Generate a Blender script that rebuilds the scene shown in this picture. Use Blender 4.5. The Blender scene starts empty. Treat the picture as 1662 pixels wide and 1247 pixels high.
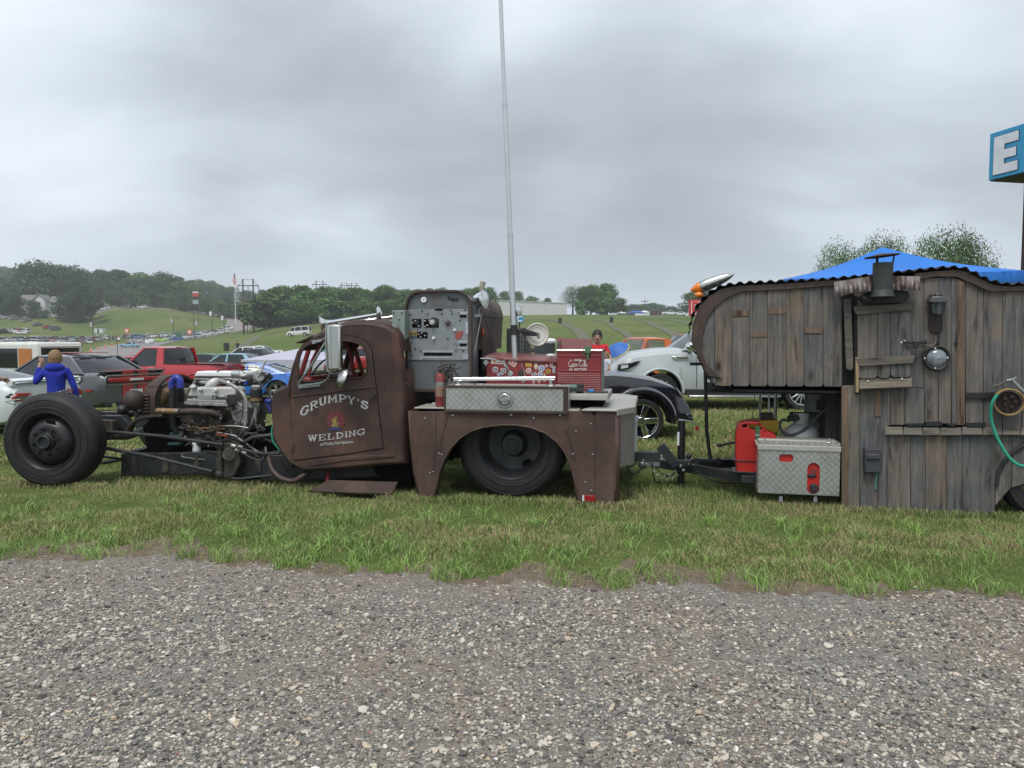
import bpy, bmesh, math, random
import numpy as np
from mathutils import Vector, Matrix
PI = math.pi
S = bpy.context.scene
COL = S.collection
random.seed(7)
RNG = np.random.default_rng(11)

# ------------------------------------------------------------------ camera, sky, sun, exposure
F = 1250.0; CX = 831.0; CY = 623.5; HY = 550.0; CAMH = 1.55
PITCH = math.atan((CY-HY)/F)
cd = bpy.data.cameras.new('camera'); cam = bpy.data.objects.new('camera', cd); COL.objects.link(cam)
cd.sensor_width = 36.0; cd.lens = 36.0*F/1662.0; cd.clip_start = 0.05; cd.clip_end = 6000
cam.location = (0, 0, CAMH); cam.rotation_euler = (PI/2-PITCH, 0, 0)
S.camera = cam
S.render.resolution_x = 1024; S.render.resolution_y = 768
S.view_settings.view_transform = 'Standard'; S.view_settings.look = 'None'
S.view_settings.exposure = 0.85; S.view_settings.gamma = 1.0

def ray(px, py):
    d = Vector(((px-CX)/F, 1.0, -(py-CY)/F))
    cp, sp = math.cos(PITCH), math.sin(PITCH)
    return Vector((d.x, cp*1.0+sp*d.z, -sp*1.0+cp*d.z))
SUN_EL, SUN_AZ = math.radians(62), math.radians(200)
world = bpy.data.worlds.new("World"); S.world = world; world.use_nodes = True
def nd(nt, typ, **kw):
    n = nt.nodes.new(typ)
    for k, v in kw.items():
        if k in n.inputs: n.inputs[k].default_value = v
        else: setattr(n, k, v)
    return n
def ramp(nt, pts, interp='LINEAR'):
    r = nt.nodes.new('ShaderNodeValToRGB'); r.color_ramp.interpolation = interp
    el = r.color_ramp.elements
    while len(el) < len(pts): el.new(0.5)
    for e, (p, c) in zip(el, pts):
        e.position = p; e.color = tuple(c)+(1,) if len(c) == 3 else c
    return r
def make_world():
    nt = world.node_tree; nt.nodes.clear(); L = nt.links
    out = nt.nodes.new('ShaderNodeOutputWorld')
    sky = nd(nt, 'ShaderNodeTexSky', sky_type='NISHITA', sun_disc=False, sun_elevation=SUN_EL, sun_rotation=SUN_AZ)
    b1 = nd(nt, 'ShaderNodeBackground', Strength=0.08); L.new(sky.outputs[0], b1.inputs[0])
    tc = nt.nodes.new('ShaderNodeTexCoord')
    sep = nt.nodes.new('ShaderNodeSeparateXYZ'); L.new(tc.outputs['Generated'], sep.inputs[0])
    # cloud layer: direction projected on a flat sheet overhead
    mx = nd(nt, 'ShaderNodeMath', operation='MAXIMUM'); L.new(sep.outputs[2], mx.inputs[0]); mx.inputs[1].default_value = 0.0
    ad = nd(nt, 'ShaderNodeMath', operation='ADD'); L.new(mx.outputs[0], ad.inputs[0]); ad.inputs[1].default_value = 0.22
    dx = nd(nt, 'ShaderNodeMath', operation='DIVIDE'); L.new(sep.outputs[0], dx.inputs[0]); L.new(ad.outputs[0], dx.inputs[1])
    dy = nd(nt, 'ShaderNodeMath', operation='DIVIDE'); L.new(sep.outputs[1], dy.inputs[0]); L.new(ad.outputs[0], dy.inputs[1])
    cb = nt.nodes.new('ShaderNodeCombineXYZ'); L.new(dx.outputs[0], cb.inputs[0]); L.new(dy.outputs[0], cb.inputs[1])
    mp = nd(nt, 'ShaderNodeMapping'); mp.inputs['Location'].default_value = (SKY_OFF[0], SKY_OFF[1], 0.3); mp.inputs['Rotation'].default_value = (0, 0, 0.35)
    mp.inputs['Scale'].default_value = (0.75, 1.0, 1); L.new(cb.outputs[0], mp.inputs[0])
    n1 = nd(nt, 'ShaderNodeTexNoise', Scale=0.62, Detail=5.0, Roughness=0.46, Distortion=0.35); L.new(mp.outputs[0], n1.inputs['Vector'])
    n2 = nd(nt, 'ShaderNodeTexNoise', Scale=1.7, Detail=7.0, Roughness=0.55, Distortion=0.5); L.new(mp.outputs[0], n2.inputs['Vector'])
    mm = nd(nt, 'ShaderNodeMix', data_type='FLOAT'); mm.inputs[0].default_value = 0.30
    L.new(n1.outputs[0], mm.inputs[2]); L.new(n2.outputs[0], mm.inputs[3])
    val = mm.outputs[0]
    for (cx, cy), rad, amt in SKY_BLOBS:   # broad darker and thinner parts of the layer, by compass direction
        d = ray(cx, cy).normalized(); vd = nd(nt, 'ShaderNodeVectorMath', operation='DISTANCE'); L.new(tc.outputs['Generated'], vd.inputs[0]); vd.inputs[1].default_value = d
        mr = nd(nt, 'ShaderNodeMapRange', interpolation_type='SMOOTHERSTEP'); L.new(vd.outputs['Value'], mr.inputs[0]); mr.inputs[1].default_value = 0; mr.inputs[2].default_value = rad; mr.inputs[3].default_value = amt; mr.inputs[4].default_value = 0
        a = nd(nt, 'ShaderNodeMath', operation='ADD'); L.new(val, a.inputs[0]); L.new(mr.outputs[0], a.inputs[1]); val = a.outputs[0]
    cr = ramp(nt, [(0.33, SKY_DARK), (0.46, SKY_MID), (0.56, SKY_LT), (0.68, SKY_BR)], 'B_SPLINE'); L.new(val, cr.inputs[0])
    # towards the horizon the sheet melts into one pale band
    hz = nd(nt, 'ShaderNodeMapRange', interpolation_type='SMOOTHSTEP'); L.new(sep.outputs[2], hz.inputs[0])
    hz.inputs[1].default_value = -0.02; hz.inputs[2].default_value = 0.16; hz.inputs[3].default_value = 1.0; hz.inputs[4].default_value = 0.0
    mh = nd(nt, 'ShaderNodeMix', data_type='RGBA'); L.new(hz.outputs[0], mh.inputs[0]); L.new(cr.outputs[0], mh.inputs[6]); mh.inputs[7].default_value = SKY_HOR+(1,)
    b2 = nd(nt, 'ShaderNodeBackground', Strength=1.0); L.new(mh.outputs[2], b2.inputs[0])
    mix = nd(nt, 'ShaderNodeMixShader'); mix.inputs[0].default_value = 0.95
    L.new(b1.outputs[0], mix.inputs[1]); L.new(b2.outputs[0], mix.inputs[2]); L.new(mix.outputs[0], out.inputs[0])
SKY_OFF = (1.3, 0.2)
SKY_BLOBS = [((480, 150), .42, -.19), ((1010, 250), .34, -.16), ((60, 40), .42, .13), ((520, 350), .17, .12), ((940, 295), .11, .09), ((1450, 100), .38, .07), ((720, 0), .28, .07), ((150, 330), .2, .05)]
SKY_DARK = (0.215, 0.24, 0.268); SKY_MID = (0.325, 0.36, 0.398); SKY_LT = (0.46, 0.505, 0.55); SKY_BR = (0.61, 0.655, 0.70)
SKY_HOR = (0.40, 0.455, 0.52)
make_world()
ld = bpy.data.lights.new('sun', 'SUN'); ld.energy = 1.5; ld.angle = math.radians(24); ld.color = (1, 0.97, 0.93)
sun = bpy.data.objects.new('sun', ld); COL.objects.link(sun); sun.location = (0, -20, 60)
_d = Vector((math.sin(SUN_AZ)*math.cos(SUN_EL), math.cos(SUN_AZ)*math.cos(SUN_EL), math.sin(SUN_EL)))
sun.rotation_euler = _d.to_track_quat('Z', 'Y').to_euler()

# ------------------------------------------------------------------ pixel <-> world
def at(px, py, Y):
    d = ray(px, py); t = Y/d.y
    return Vector((d.x*t, Y, CAMH+d.z*t))
def gnd(px, py, z=0.0):
    d = ray(px, py); t = (z-CAMH)/d.z
    return Vector((d.x*t, d.y*t, z))

class Frame:
    """a vertical plane system: x = along, y = inward (away from the viewer), z = up"""
    def __init__(s, o, yaw):
        s.o = Vector(o); s.yaw = yaw; s.M = Matrix.Translation(s.o) @ Matrix.Rotation(yaw, 4, 'Z'); s.I = s.M.inverted()
    def P(s, px, py, w=0.0):
        o = s.I @ Vector((0, 0, CAMH)); d = s.I.to_3x3() @ ray(px, py)
        t = (w-o.y)/d.y; p = o+d*t
        return (p.x, p.z)
    def P3(s, px, py, w=0.0):
        a = s.P(px, py, w); return Vector((a[0], w, a[1]))
    def poly(s, pts, w=0.0): return [s.P(x, y, w) for x, y in pts]
WORLD = Frame((0, 0, 0), 0)

# ------------------------------------------------------------------ object helpers
BASE = {}
def tag(o, label=None, cat=None, group=None, kind=None):
    if label: o['label'] = label
    if cat: o['category'] = cat
    if group: o['group'] = group
    if kind: o['kind'] = kind
    return o
def thing(name, label, cat, base=(0, 0, 0), frame=WORLD, group=None):
    o = bpy.data.objects.new(name, None); COL.objects.link(o); o.empty_display_size = 0.2
    o.location = frame.M @ Vector(base); o.rotation_euler = (0, 0, frame.yaw)
    BASE[o.name] = Vector(base)
    return tag(o, label, cat, group)
def copy_tree(o, parent=None, deep=True):
    c = o.copy(); COL.objects.link(c)
    if parent: c.parent = parent
    BASE[c.name] = BASE.get(o.name, Vector())
    if deep:
        for ch in o.children: copy_tree(ch, c)
    return c

class MB:
    """collects shapes and links them as ONE mesh object"""
    def __init__(s): s.v = []; s.f = []; s.m = []; s.cur = 0; s.T = None; s.k = []
    def add(s, vs, fs):
        n = len(s.v); s.k.append((n, len(s.f)))
        for p in vs:
            p = Vector(p)
            if s.T is not None: p = s.T @ p
            s.v.append(p)
        for f in fs: s.f.append([i+n for i in f]); s.m.append(s.cur)
        return s
    def mat(s, i): s.cur = i; return s
    def box(s, a, b):
        x0, y0, z0 = a; x1, y1, z1 = b
        vs = [(x0,y0,z0),(x1,y0,z0),(x1,y1,z0),(x0,y1,z0),(x0,y0,z1),(x1,y0,z1),(x1,y1,z1),(x0,y1,z1)]
        return s.add(vs, [(0,3,2,1),(4,5,6,7),(0,1,5,4),(1,2,6,5),(2,3,7,6),(3,0,4,7)])
    def cbox(s, c, d, rot=None):
        """box by centre and size, optionally rotated (Matrix 3x3)"""
        vs = []
        for k in range(8):
            p = Vector(((-.5, .5)[k in (1,2,5,6)]*d[0], (-.5, .5)[k in (2,3,6,7)]*d[1], (-.5, .5)[k > 3]*d[2]))
            if rot: p = rot @ p
            vs.append(Vector(c)+p)
        return s.add(vs, [(0,3,2,1),(4,5,6,7),(0,1,5,4),(1,2,6,5),(2,3,7,6),(3,0,4,7)])
    def prism(s, pts, y0, y1, axis='y'):
        """polygon (x,z) pulled along y from y0 to y1 (or other axis)"""
        n = len(pts); f = {'y': lambda a, b, t: (a, t, b), 'x': lambda a, b, t: (t, a, b), 'z': lambda a, b, t: (a, b, t)}[axis]
        vs = [f(a, b, y0) for a, b in pts]+[f(a, b, y1) for a, b in pts]
        fs = [tuple(range(n)), tuple(range(2*n-1, n-1, -1))]
        fs += [(i, i+n, (i+1) % n+n, (i+1) % n) for i in range(n)]
        return s.add(vs, fs)
    def cyl(s, a, b, r, n=16, r2=None, caps=True):
        a = Vector(a); b = Vector(b); d = (b-a).normalized(); r2 = r if r2 is None else r2
        u = d.orthogonal().normalized(); w = d.cross(u)
        vs = [a+(u*math.cos(2*PI*i/n)+w*math.sin(2*PI*i/n))*r for i in range(n)]
        vs += [b+(u*math.cos(2*PI*i/n)+w*math.sin(2*PI*i/n))*r2 for i in range(n)]
        fs = [(i, (i+1) % n, (i+1) % n+n, i+n) for i in range(n)]
        if caps: fs += [tuple(range(n-1, -1, -1)), tuple(range(n, 2*n))]
        return s.add(vs, fs)
    def tube(s, pts, r, n=8, caps=True):
        """bent tube; r is a number or a list"""
        pts = [Vector(p) for p in pts]; m = len(pts); rs = r if isinstance(r, (list, tuple)) else [r]*m
        vs = []; u = None
        for k, p in enumerate(pts):
            d = (pts[min(k+1, m-1)]-pts[max(k-1, 0)]).normalized()
            if u is None: u = d.orthogonal().normalized()
            u = (u-d*u.dot(d)); u = u.normalized() if u.length > 1e-6 else d.orthogonal().normalized()
            w = d.cross(u)
            vs += [p+(u*math.cos(2*PI*i/n)+w*math.sin(2*PI*i/n))*rs[k] for i in range(n)]
        fs = [(k*n+i, k*n+(i+1) % n, (k+1)*n+(i+1) % n, (k+1)*n+i) for k in range(m-1) for i in range(n)]
        if caps: fs += [tuple(range(n-1, -1, -1)), tuple(range((m-1)*n, m*n))]
        return s.add(vs, fs)
    def lathe(s, prof, c, axis=(0, 1, 0), n=32, closed=False):
        """profile (r, t): t along the axis"""
        d = Vector(axis).normalized(); u = d.orthogonal().normalized(); w = d.cross(u); c = Vector(c)
        vs = []
        for r, t in prof: vs += [c+d*t+(u*math.cos(2*PI*i/n)+w*math.sin(2*PI*i/n))*r for i in range(n)]
        m = len(prof); K = m if closed else m-1
        fs = [(k*n+i, k*n+(i+1) % n, ((k+1) % m)*n+(i+1) % n, ((k+1) % m)*n+i) for k in range(K) for i in range(n)]
        return s.add(vs, fs)
    def ball(s, c, r, n=12, sc=(1, 1, 1), rot=None):
        c = Vector(c); vs = []; m = n//2
        for k in range(m+1):
            for i in range(n):
                th = PI*k/m; ph = 2*PI*i/n
                p = Vector((r*sc[0]*math.sin(th)*math.cos(ph), r*sc[1]*math.sin(th)*math.sin(ph), r*sc[2]*math.cos(th)))
                if rot: p = rot @ p
                vs.append(c+p)
        return s.add(vs, [(k*n+i, k*n+(i+1) % n, (k+1)*n+(i+1) % n, (k+1)*n+i) for k in range(m) for i in range(n)])
    def loft(s, rings, closed=True, caps=True):
        n = len(rings[0]); m = len(rings); vs = [p for r in rings for p in r]
        q = n if closed else n-1
        fs = [(k*n+i, k*n+(i+1) % n, (k+1)*n+(i+1) % n, (k+1)*n+i) for k in range(m-1) for i in range(q)]
        if caps and closed: fs += [tuple(range(n-1, -1, -1)), tuple(range((m-1)*n, m*n))]
        return s.add(vs, fs)
    def build(s, name, mats, parent=None, bevel=0.0, smooth=None, seg=2, sub=0, wn=False, solid=0.0, label=None):
        base = BASE.get(parent.name, Vector()) if parent else Vector()
        me = bpy.data.meshes.new(name); me.from_pydata([p-base for p in s.v], [], s.f); me.update()
        bm = bmesh.new(); bm.from_mesh(me)
        bmesh.ops.remove_doubles(bm, verts=bm.verts, dist=1e-5)
        bmesh.ops.recalc_face_normals(bm, faces=bm.faces); bm.to_mesh(me); bm.free()
        if not isinstance(mats, (list, tuple)): mats = [mats]
        for m in mats: me.materials.append(m)
        o = bpy.data.objects.new(name, me); COL.objects.link(o)
        if len(mats) > 1 and len(me.polygons) == len(s.m): me.polygons.foreach_set('material_index', s.m)
        if solid: md = o.modifiers.new('s', 'SOLIDIFY'); md.thickness = solid; md.offset = 0
        if bevel: md = o.modifiers.new('b', 'BEVEL'); md.width = bevel; md.segments = seg; md.limit_method = 'ANGLE'; md.angle_limit = 0.6; md.harden_normals = False
        if sub: md = o.modifiers.new('u', 'SUBSURF'); md.levels = sub; md.render_levels = sub
        if smooth is None: smooth = True
        if smooth:
            me.polygons.foreach_set('use_smooth', [True]*len(me.polygons))
            if not sub:
                try: me.set_sharp_from_angle(angle=math.radians(38))
                except Exception: pass
        if parent: o.parent = parent; BASE[o.name] = base
        if label: o['label'] = label
        return o
def each(b, name, mats, parent=None, **kw):
    """every shape of the collector becomes a part of its own"""
    K_ = b.k+[(len(b.v), len(b.f))]
    for (v0, f0), (v1, f1) in zip(K_[:-1], K_[1:]): q = MB(); q.add(b.v[v0:v1], [[i-v0 for i in f] for f in b.f[f0:f1]]); q.build(name, mats, parent, **kw)
def mesh_np(name, V, Fc, mats, k=3, smooth=False, matidx=None):
    """mesh straight from numpy arrays, faces all of k corners"""
    me = bpy.data.meshes.new(name); nf = len(Fc)
    me.vertices.add(len(V)); me.vertices.foreach_set('co', np.asarray(V, dtype=np.float32).ravel())
    me.loops.add(nf*k); me.loops.foreach_set('vertex_index', np.asarray(Fc, dtype=np.int32).ravel())
    me.polygons.add(nf); me.polygons.foreach_set('loop_start', np.arange(0, nf*k, k, dtype=np.int32))
    me.polygons.foreach_set('loop_total', np.full(nf, k, dtype=np.int32))
    if matidx is not None: me.polygons.foreach_set('material_index', np.asarray(matidx, dtype=np.int32))
    me.polygons.foreach_set('use_smooth', np.full(nf, smooth))
    me.update(calc_edges=True); me.validate()
    for m in (mats if isinstance(mats, (list, tuple)) else [mats]): me.materials.append(m)
    return me
def link(name, me, parent=None):
    o = bpy.data.objects.new(name, me); COL.objects.link(o)
    if parent: o.parent = parent
    return o
def arc(cx, cy, r, a0, a1, n, ry=None):
    ry = r if ry is None else ry
    return [(cx+r*math.cos(math.radians(a0+(a1-a0)*i/n)), cy+ry*math.sin(math.radians(a0+(a1-a0)*i/n))) for i in range(n+1)]
def rrect(x0, z0, x1, z1, r, n=4):
    return arc(x1-r, z1-r, r, 0, 90, n)+arc(x0+r, z1-r, r, 90, 180, n)+arc(x0+r, z0+r, r, 180, 270, n)+arc(x1-r, z0+r, r, 270, 360, n)
def spline(pts, n=8):
    """Catmull-Rom through the points"""
    P = [Vector(p) for p in pts]; P = [P[0]*2-P[1]]+P+[P[-1]*2-P[-2]]; o = []
    for i in range(1, len(P)-2):
        for k in range(n):
            t = k/n; a, b, c, d = P[i-1], P[i], P[i+1], P[i+2]
            o.append(0.5*((2*b)+(-a+c)*t+(2*a-5*b+4*c-d)*t*t+(-a+3*b-3*c+d)*t**3))
    o.append(P[-2]); return o

# ------------------------------------------------------------------ materials
def new_mat(name):
    m = bpy.data.materials.new(name); m.use_nodes = True; nt = m.node_tree
    return m, nt, nt.nodes['Principled BSDF'], nt.links
def mat(name, col, rough=0.6, metal=0.0, var=0.12, vs=6.0, bump=0.0, bs=60.0, coat=0.0, spec=0.5, island=0.0, dirt=None, dirt_amt=0.5, dirt_s=2.5, alpha=1.0, objcol=False, stretch=None, trans=0.0):
    m, nt, b, L = new_mat(name)
    tc = nt.nodes.new('ShaderNodeTexCoord'); src = tc.outputs['Object']
    if stretch:
        mp = nt.nodes.new('ShaderNodeMapping'); mp.inputs['Scale'].default_value = stretch; L.new(src, mp.inputs[0]); src = mp.outputs[0]
    n = nd(nt, 'ShaderNodeTexNoise', Scale=vs, Detail=6.0, Roughness=0.6); L.new(src, n.inputs['Vector'])
    c = Vector(col)
    r = ramp(nt, [(0.3, tuple(c*(1-var))), (0.7, tuple(min(1, q) for q in c*(1+var)))]); L.new(n.outputs[0], r.inputs[0]); o = r.outputs[0]
    if objcol:
        oi = nt.nodes.new('ShaderNodeObjectInfo'); mu = nd(nt, 'ShaderNodeMix', data_type='RGBA', blend_type='MULTIPLY'); mu.inputs[0].default_value = 1
        L.new(o, mu.inputs[6]); L.new(oi.outputs['Color'], mu.inputs[7]); o = mu.outputs[2]
    if island:
        g = nt.nodes.new('ShaderNodeNewGeometry'); mr = nd(nt, 'ShaderNodeMapRange'); L.new(g.outputs['Random Per Island'], mr.inputs[0])
        mr.inputs[3].default_value = 1-island; mr.inputs[4].default_value = 1+island
        mu = nd(nt, 'ShaderNodeMix', data_type='RGBA', blend_type='MULTIPLY'); mu.inputs[0].default_value = 1
        cc = nt.nodes.new('ShaderNodeCombineColor')
        for i in range(3): L.new(mr.outputs[0], cc.inputs[i])
        L.new(o, mu.inputs[6]); L.new(cc.outputs[0], mu.inputs[7]); o = mu.outputs[2]
    if dirt:
        n3 = nd(nt, 'ShaderNodeTexNoise', Scale=dirt_s, Detail=8.0, Roughness=0.7, Distortion=0.3); L.new(src, n3.inputs['Vector'])
        r3 = ramp(nt, [(0.62-0.25*dirt_amt, (0, 0, 0)), (0.80-0.2*dirt_amt, (1, 1, 1))]); L.new(n3.outputs[0], r3.inputs[0])
        mu = nd(nt, 'ShaderNodeMix', data_type='RGBA'); L.new(r3.outputs[0], mu.inputs[0]); L.new(o, mu.inputs[6]); mu.inputs[7].default_value = tuple(dirt)+(1,); o = mu.outputs[2]
        if metal > 0.3:
            mr = nd(nt, 'ShaderNodeMapRange'); L.new(r3.outputs[0], mr.inputs[0]); mr.inputs[3].default_value = rough; mr.inputs[4].default_value = 0.8; L.new(mr.outputs[0], b.inputs['Roughness'])
            mr = nd(nt, 'ShaderNodeMapRange'); L.new(r3.outputs[0], mr.inputs[0]); mr.inputs[3].default_value = metal; mr.inputs[4].default_value = 0.1; L.new(mr.outputs[0], b.inputs['Metallic'])
    L.new(o, b.inputs['Base Color'])
    if not b.inputs['Roughness'].links: b.inputs['Roughness'].default_value = rough
    if not b.inputs['Metallic'].links: b.inputs['Metallic'].default_value = metal
    b.inputs['Specular IOR Level'].default_value = spec
    if coat: b.inputs['Coat Weight'].default_value = coat; b.inputs['Coat Roughness'].default_value = 0.06
    if alpha < 1: b.inputs['Alpha'].default_value = alpha
    if trans: b.inputs['Transmission Weight'].default_value = trans
    if bump:
        n2 = nd(nt, 'ShaderNodeTexNoise', Scale=bs, Detail=5.0, Roughness=0.65); L.new(src, n2.inputs['Vector'])
        bp = nd(nt, 'ShaderNodeBump', Strength=bump, Distance=0.01); L.new(n2.outputs[0], bp.inputs['Height']); L.new(bp.outputs[0], b.inputs['Normal'])
    return m
# ------------------------------------------------------------------ terrain
# height profiles: at each bearing (given as a tangent), heights at a set of distances
def hh(row, Y):
    t = (CY-row)/F; sp, cp = math.sin(PITCH), math.cos(PITCH)
    return CAMH+Y*(t*cp-sp)/(cp+t*sp)
YS = [10, 14, 19, 26, 45, 70, 110, 180, 260, 310, 350, 480, 700, 2500]
ROWS = {  # bearing column : ground row (or, below 3, the height itself) at each of YS
 -900: [0, -.15, -.35, -.6, -.8, -.9, 577, 566, 552, 530, 503, 480, 470, 505],
 0:    [0, -.15, -.35, -.6, -.8, -.9, 578, 567, 553, 533, 506, 482, 468, 502],
 90:   [0, -.15, -.35, -.6, -.8, -.9, 578, 568, 555, 537, 511, 486, 470, 502],
 150:  [0, -.15, -.35, -.6, -.8, -.9, 579, 569, 556, 543, 519, 492, 474, 505],
 175:  [0, -.15, -.35, -.6, -.8, -.9, 579, 569, 557, 548, 503, 494, 480, 505],
 260:  [0, -.15, -.35, -.6, -.8, -.9, 579, 569, 556, 547, 504, 497, 484, 508],
 330:  [0, -.15, -.35, -.6, -.8, -.85, 577, 565, 551, 543, 520, 501, 492, 514],
 375:  [0, -.15, -.35, -.6, -.8, 590, 574, 560, 545, 536, 527, 509, 498, 520],
 410:  [0, -.15, -.35, -.6, -.8, 588, 572, 556, 541, 533, 527, 512, 502, 520],
 450:  [0, -.15, -.30, -.5, -.7, 586, 566, 547, 530, 525, 522, 514, 508, 525],
 520:  [0, -.10, -.25, -.4, -.6, 584, 562, 541, 523, 521, 519, 515, 510, 528],
 620:  [0, -.05, -.15, -.3, -.4, 583, 560, 537, 519, 518, 517, 516, 512, 528],
 760:  [0, 0, -.10, -.2, -.3, 582, 558, 532, 514, 514, 515, 515, 514, 528],
 860:  [0, 0, -.05, -.2, -.3, 581, 557, 530, 511, 512, 512, 513, 514, 530],
 1000: [0, 0, -.05, -.2, -.3, 580, 557, 530, 512, 512, 512, 513, 514, 530],
 1150: [0, 0, 0, -.2, -.3, 579, 556, 529, 513, 513, 513, 514, 515, 530],
 1400: [0, 0, 0, -.1, -.2, 579, 556, 530, 515, 515, 514, 515, 516, 530],
 2600: [0, 0, 0, -.1, -.2, 580, 560, 538, 520, 519, 518, 518, 518, 530]}
_cols = sorted(ROWS); _A = np.array([(c-CX)/F for c in _cols])
_Z = np.array([[0.0]+[float(r) if r < 3 else hh(r, Y) for r, Y in zip(ROWS[c], YS)] for c in _cols]); _Y = np.array([5.0]+YS, float)
_lY = np.log(_Y)
# smooth, densely resampled table
_Ad = np.linspace(_A[0], _A[-1], 500); _Ld = np.linspace(_lY[0], _lY[-1], 400)
_T1 = np.array([np.interp(_Ld, _lY, z) for z in _Z])
_T2 = np.array([np.interp(_Ad, _A, _T1[:, j]) for j in range(len(_Ld))]).T
def _blur(T, k, ax):
    w = np.hanning(2*k+3)[1:-1]; w /= w.sum()
    return np.apply_along_axis(lambda v: np.convolve(np.pad(v, k, mode='edge'), w, mode='valid'), ax, T)
_T2 = _blur(_blur(_T2, 4, 0), 5, 1)
def TH(x, y):
    x = np.asarray(x, float); y = np.asarray(y, float)
    Yc = np.maximum(y, 5.01); a = np.clip(x/Yc, _Ad[0], _Ad[-1])
    i = (a-_Ad[0])/(_Ad[1]-_Ad[0]); j = np.clip((np.log(Yc)-_Ld[0])/(_Ld[1]-_Ld[0]), 0, len(_Ld)-1.001)
    i = np.clip(i, 0, len(_Ad)-1.001); i0 = i.astype(int); j0 = j.astype(int); u = i-i0; v = j-j0
    z = (_T2[i0, j0]*(1-u)*(1-v)+_T2[i0+1, j0]*u*(1-v)+_T2[i0, j0+1]*(1-u)*v+_T2[i0+1, j0+1]*u*v)
    far = np.clip((y-45)/80, 0, 1)
    z = z+far*(0.18*np.sin(x*0.11+y*0.05)*np.sin(y*0.08+1.3)+0.10*np.sin(x*0.31+2)*np.sin(y*0.23))
    return z
def tz(x, y): return float(TH(x, y))
def hit(px, py, y0=14.0, y1=1500.0):
    """first point where the sight line meets the terrain"""
    d = ray(px, py); ys = np.geomspace(y0, y1, 4000); t = ys/d.y
    xs = d.x*t; zs = CAMH+d.z*t; g = TH(xs, ys); k = np.argmax(zs < g)
    if not (zs < g).any(): k = int(np.argmin(zs-g))
    return Vector((xs[k], ys[k], g[k]))
def drop(px, Y):
    """terrain point at depth Y on the bearing of column px"""
    x = (px-CX)/F*Y*(math.cos(PITCH)); 
    return Vector((x, Y, tz(x, Y)))

def grass_ground_mat():
    m, nt, b, L = new_mat('turf'); tc = nt.nodes.new('ShaderNodeTexCoord'); src = tc.outputs['Object']
    n1 = nd(nt, 'ShaderNodeTexNoise', Scale=0.035, Detail=6.0, Roughness=0.6); L.new(src, n1.inputs['Vector'])
    n2 = nd(nt, 'ShaderNodeTexNoise', Scale=1.6, Detail=8.0, Roughness=0.75); L.new(src, n2.inputs['Vector'])
    n3 = nd(nt, 'ShaderNodeTexNoise', Scale=30.0, Detail=5.0, Roughness=0.7); L.new(src, n3.inputs['Vector'])
    r1 = ramp(nt, [(0.35, (0.085, 0.13, 0.038)), (0.5, (0.12, 0.162, 0.05)), (0.68, (0.165, 0.17, 0.07))]); L.new(n1.outputs[0], r1.inputs[0])
    r2 = ramp(nt, [(0.3, (0.62, 0.66, 0.6)), (0.7, (1.25, 1.2, 1.2))]); L.new(n2.outputs[0], r2.inputs[0])
    mu = nd(nt, 'ShaderNodeMix', data_type='RGBA', blend_type='MULTIPLY'); mu.inputs[0].default_value = 1; L.new(r1.outputs[0], mu.inputs[6]); L.new(r2.outputs[0], mu.inputs[7])
    r3 = ramp(nt, [(0.3, (0.6, 0.6, 0.6)), (0.7, (1.35, 1.3, 1.2))]); L.new(n3.outputs[0], r3.inputs[0])
    mv = nd(nt, 'ShaderNodeMix', data_type='RGBA', blend_type='MULTIPLY'); mv.inputs[0].default_value = 1; L.new(mu.outputs[2], mv.inputs[6]); L.new(r3.outputs[0], mv.inputs[7])
    L.new(mv.outputs[2], b.inputs['Base Color']); b.inputs['Roughness'].default_value = 0.95; b.inputs['Specular IOR Level'].default_value = 0.1
    bp = nd(nt, 'ShaderNodeBump', Strength=0.6, Distance=0.05); L.new(n3.outputs[0], bp.inputs['Height']); L.new(bp.outputs[0], b.inputs['Normal'])
    return m
M_turf = grass_ground_mat()
def make_ground():
    a = np.concatenate([np.linspace(-2.6, -0.8, 60), np.linspace(-0.79, 0.79, 520), np.linspace(0.8, 2.6, 60)])
    y = np.concatenate([np.linspace(-60, 12, 24), np.geomspace(12.5, 900, 400)])
    A, Y = np.meshgrid(a, y); X = A*np.maximum(Y, 30.0); Z = TH(X, Y)
    V = np.stack([X, Y, Z], -1).reshape(-1, 3); na, ny = len(a), len(y)
    idx = np.arange(na*ny).reshape(ny, na)
    Fc = np.stack([idx[:-1, :-1], idx[:-1, 1:], idx[1:, 1:], idx[1:, :-1]], -1).reshape(-1, 4)
    o = link('ground', mesh_np('ground', V, Fc, M_turf, 4, True)); tag(o, kind='structure')
make_ground()

# strip draped on the terrain along a list of (x, y, half width)
def strip(name, pts, m, lift=0.06, nw=8, jag=0.0, kind='structure'):
    P = spline([(p[0], p[1], p[2]) for p in pts], 14); V = []; Fc = []
    ph = random.random()*10
    for k, p in enumerate(P):
        d = P[min(k+1, len(P)-1)]-P[max(k-1, 0)]; nx, ny = -d.y, d.x; l = math.hypot(nx, ny); nx /= l; ny /= l
        for i in range(nw+1):
            t = -1+2*i/nw; w = p.z*t*(1+jag*math.sin(k*1.7+i+ph)+jag*math.sin(k*0.61*(1+t)+ph))
            x, y = p.x+nx*w, p.y+ny*w; V.append((x, y, tz(x, y)+lift))
    for k in range(len(P)-1):
        for i in range(nw):
            q = k*(nw+1)+i; Fc.append((q, q+1, q+nw+2, q+nw+1))
    o = link(name, mesh_np(name, V, Fc, m, 4, True)); tag(o, kind=kind); return o
def from_px(lst): return [(lambda h: (h.x, h.y, w))(hit(px, py, y0)) for px, py, w, y0 in lst]
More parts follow.
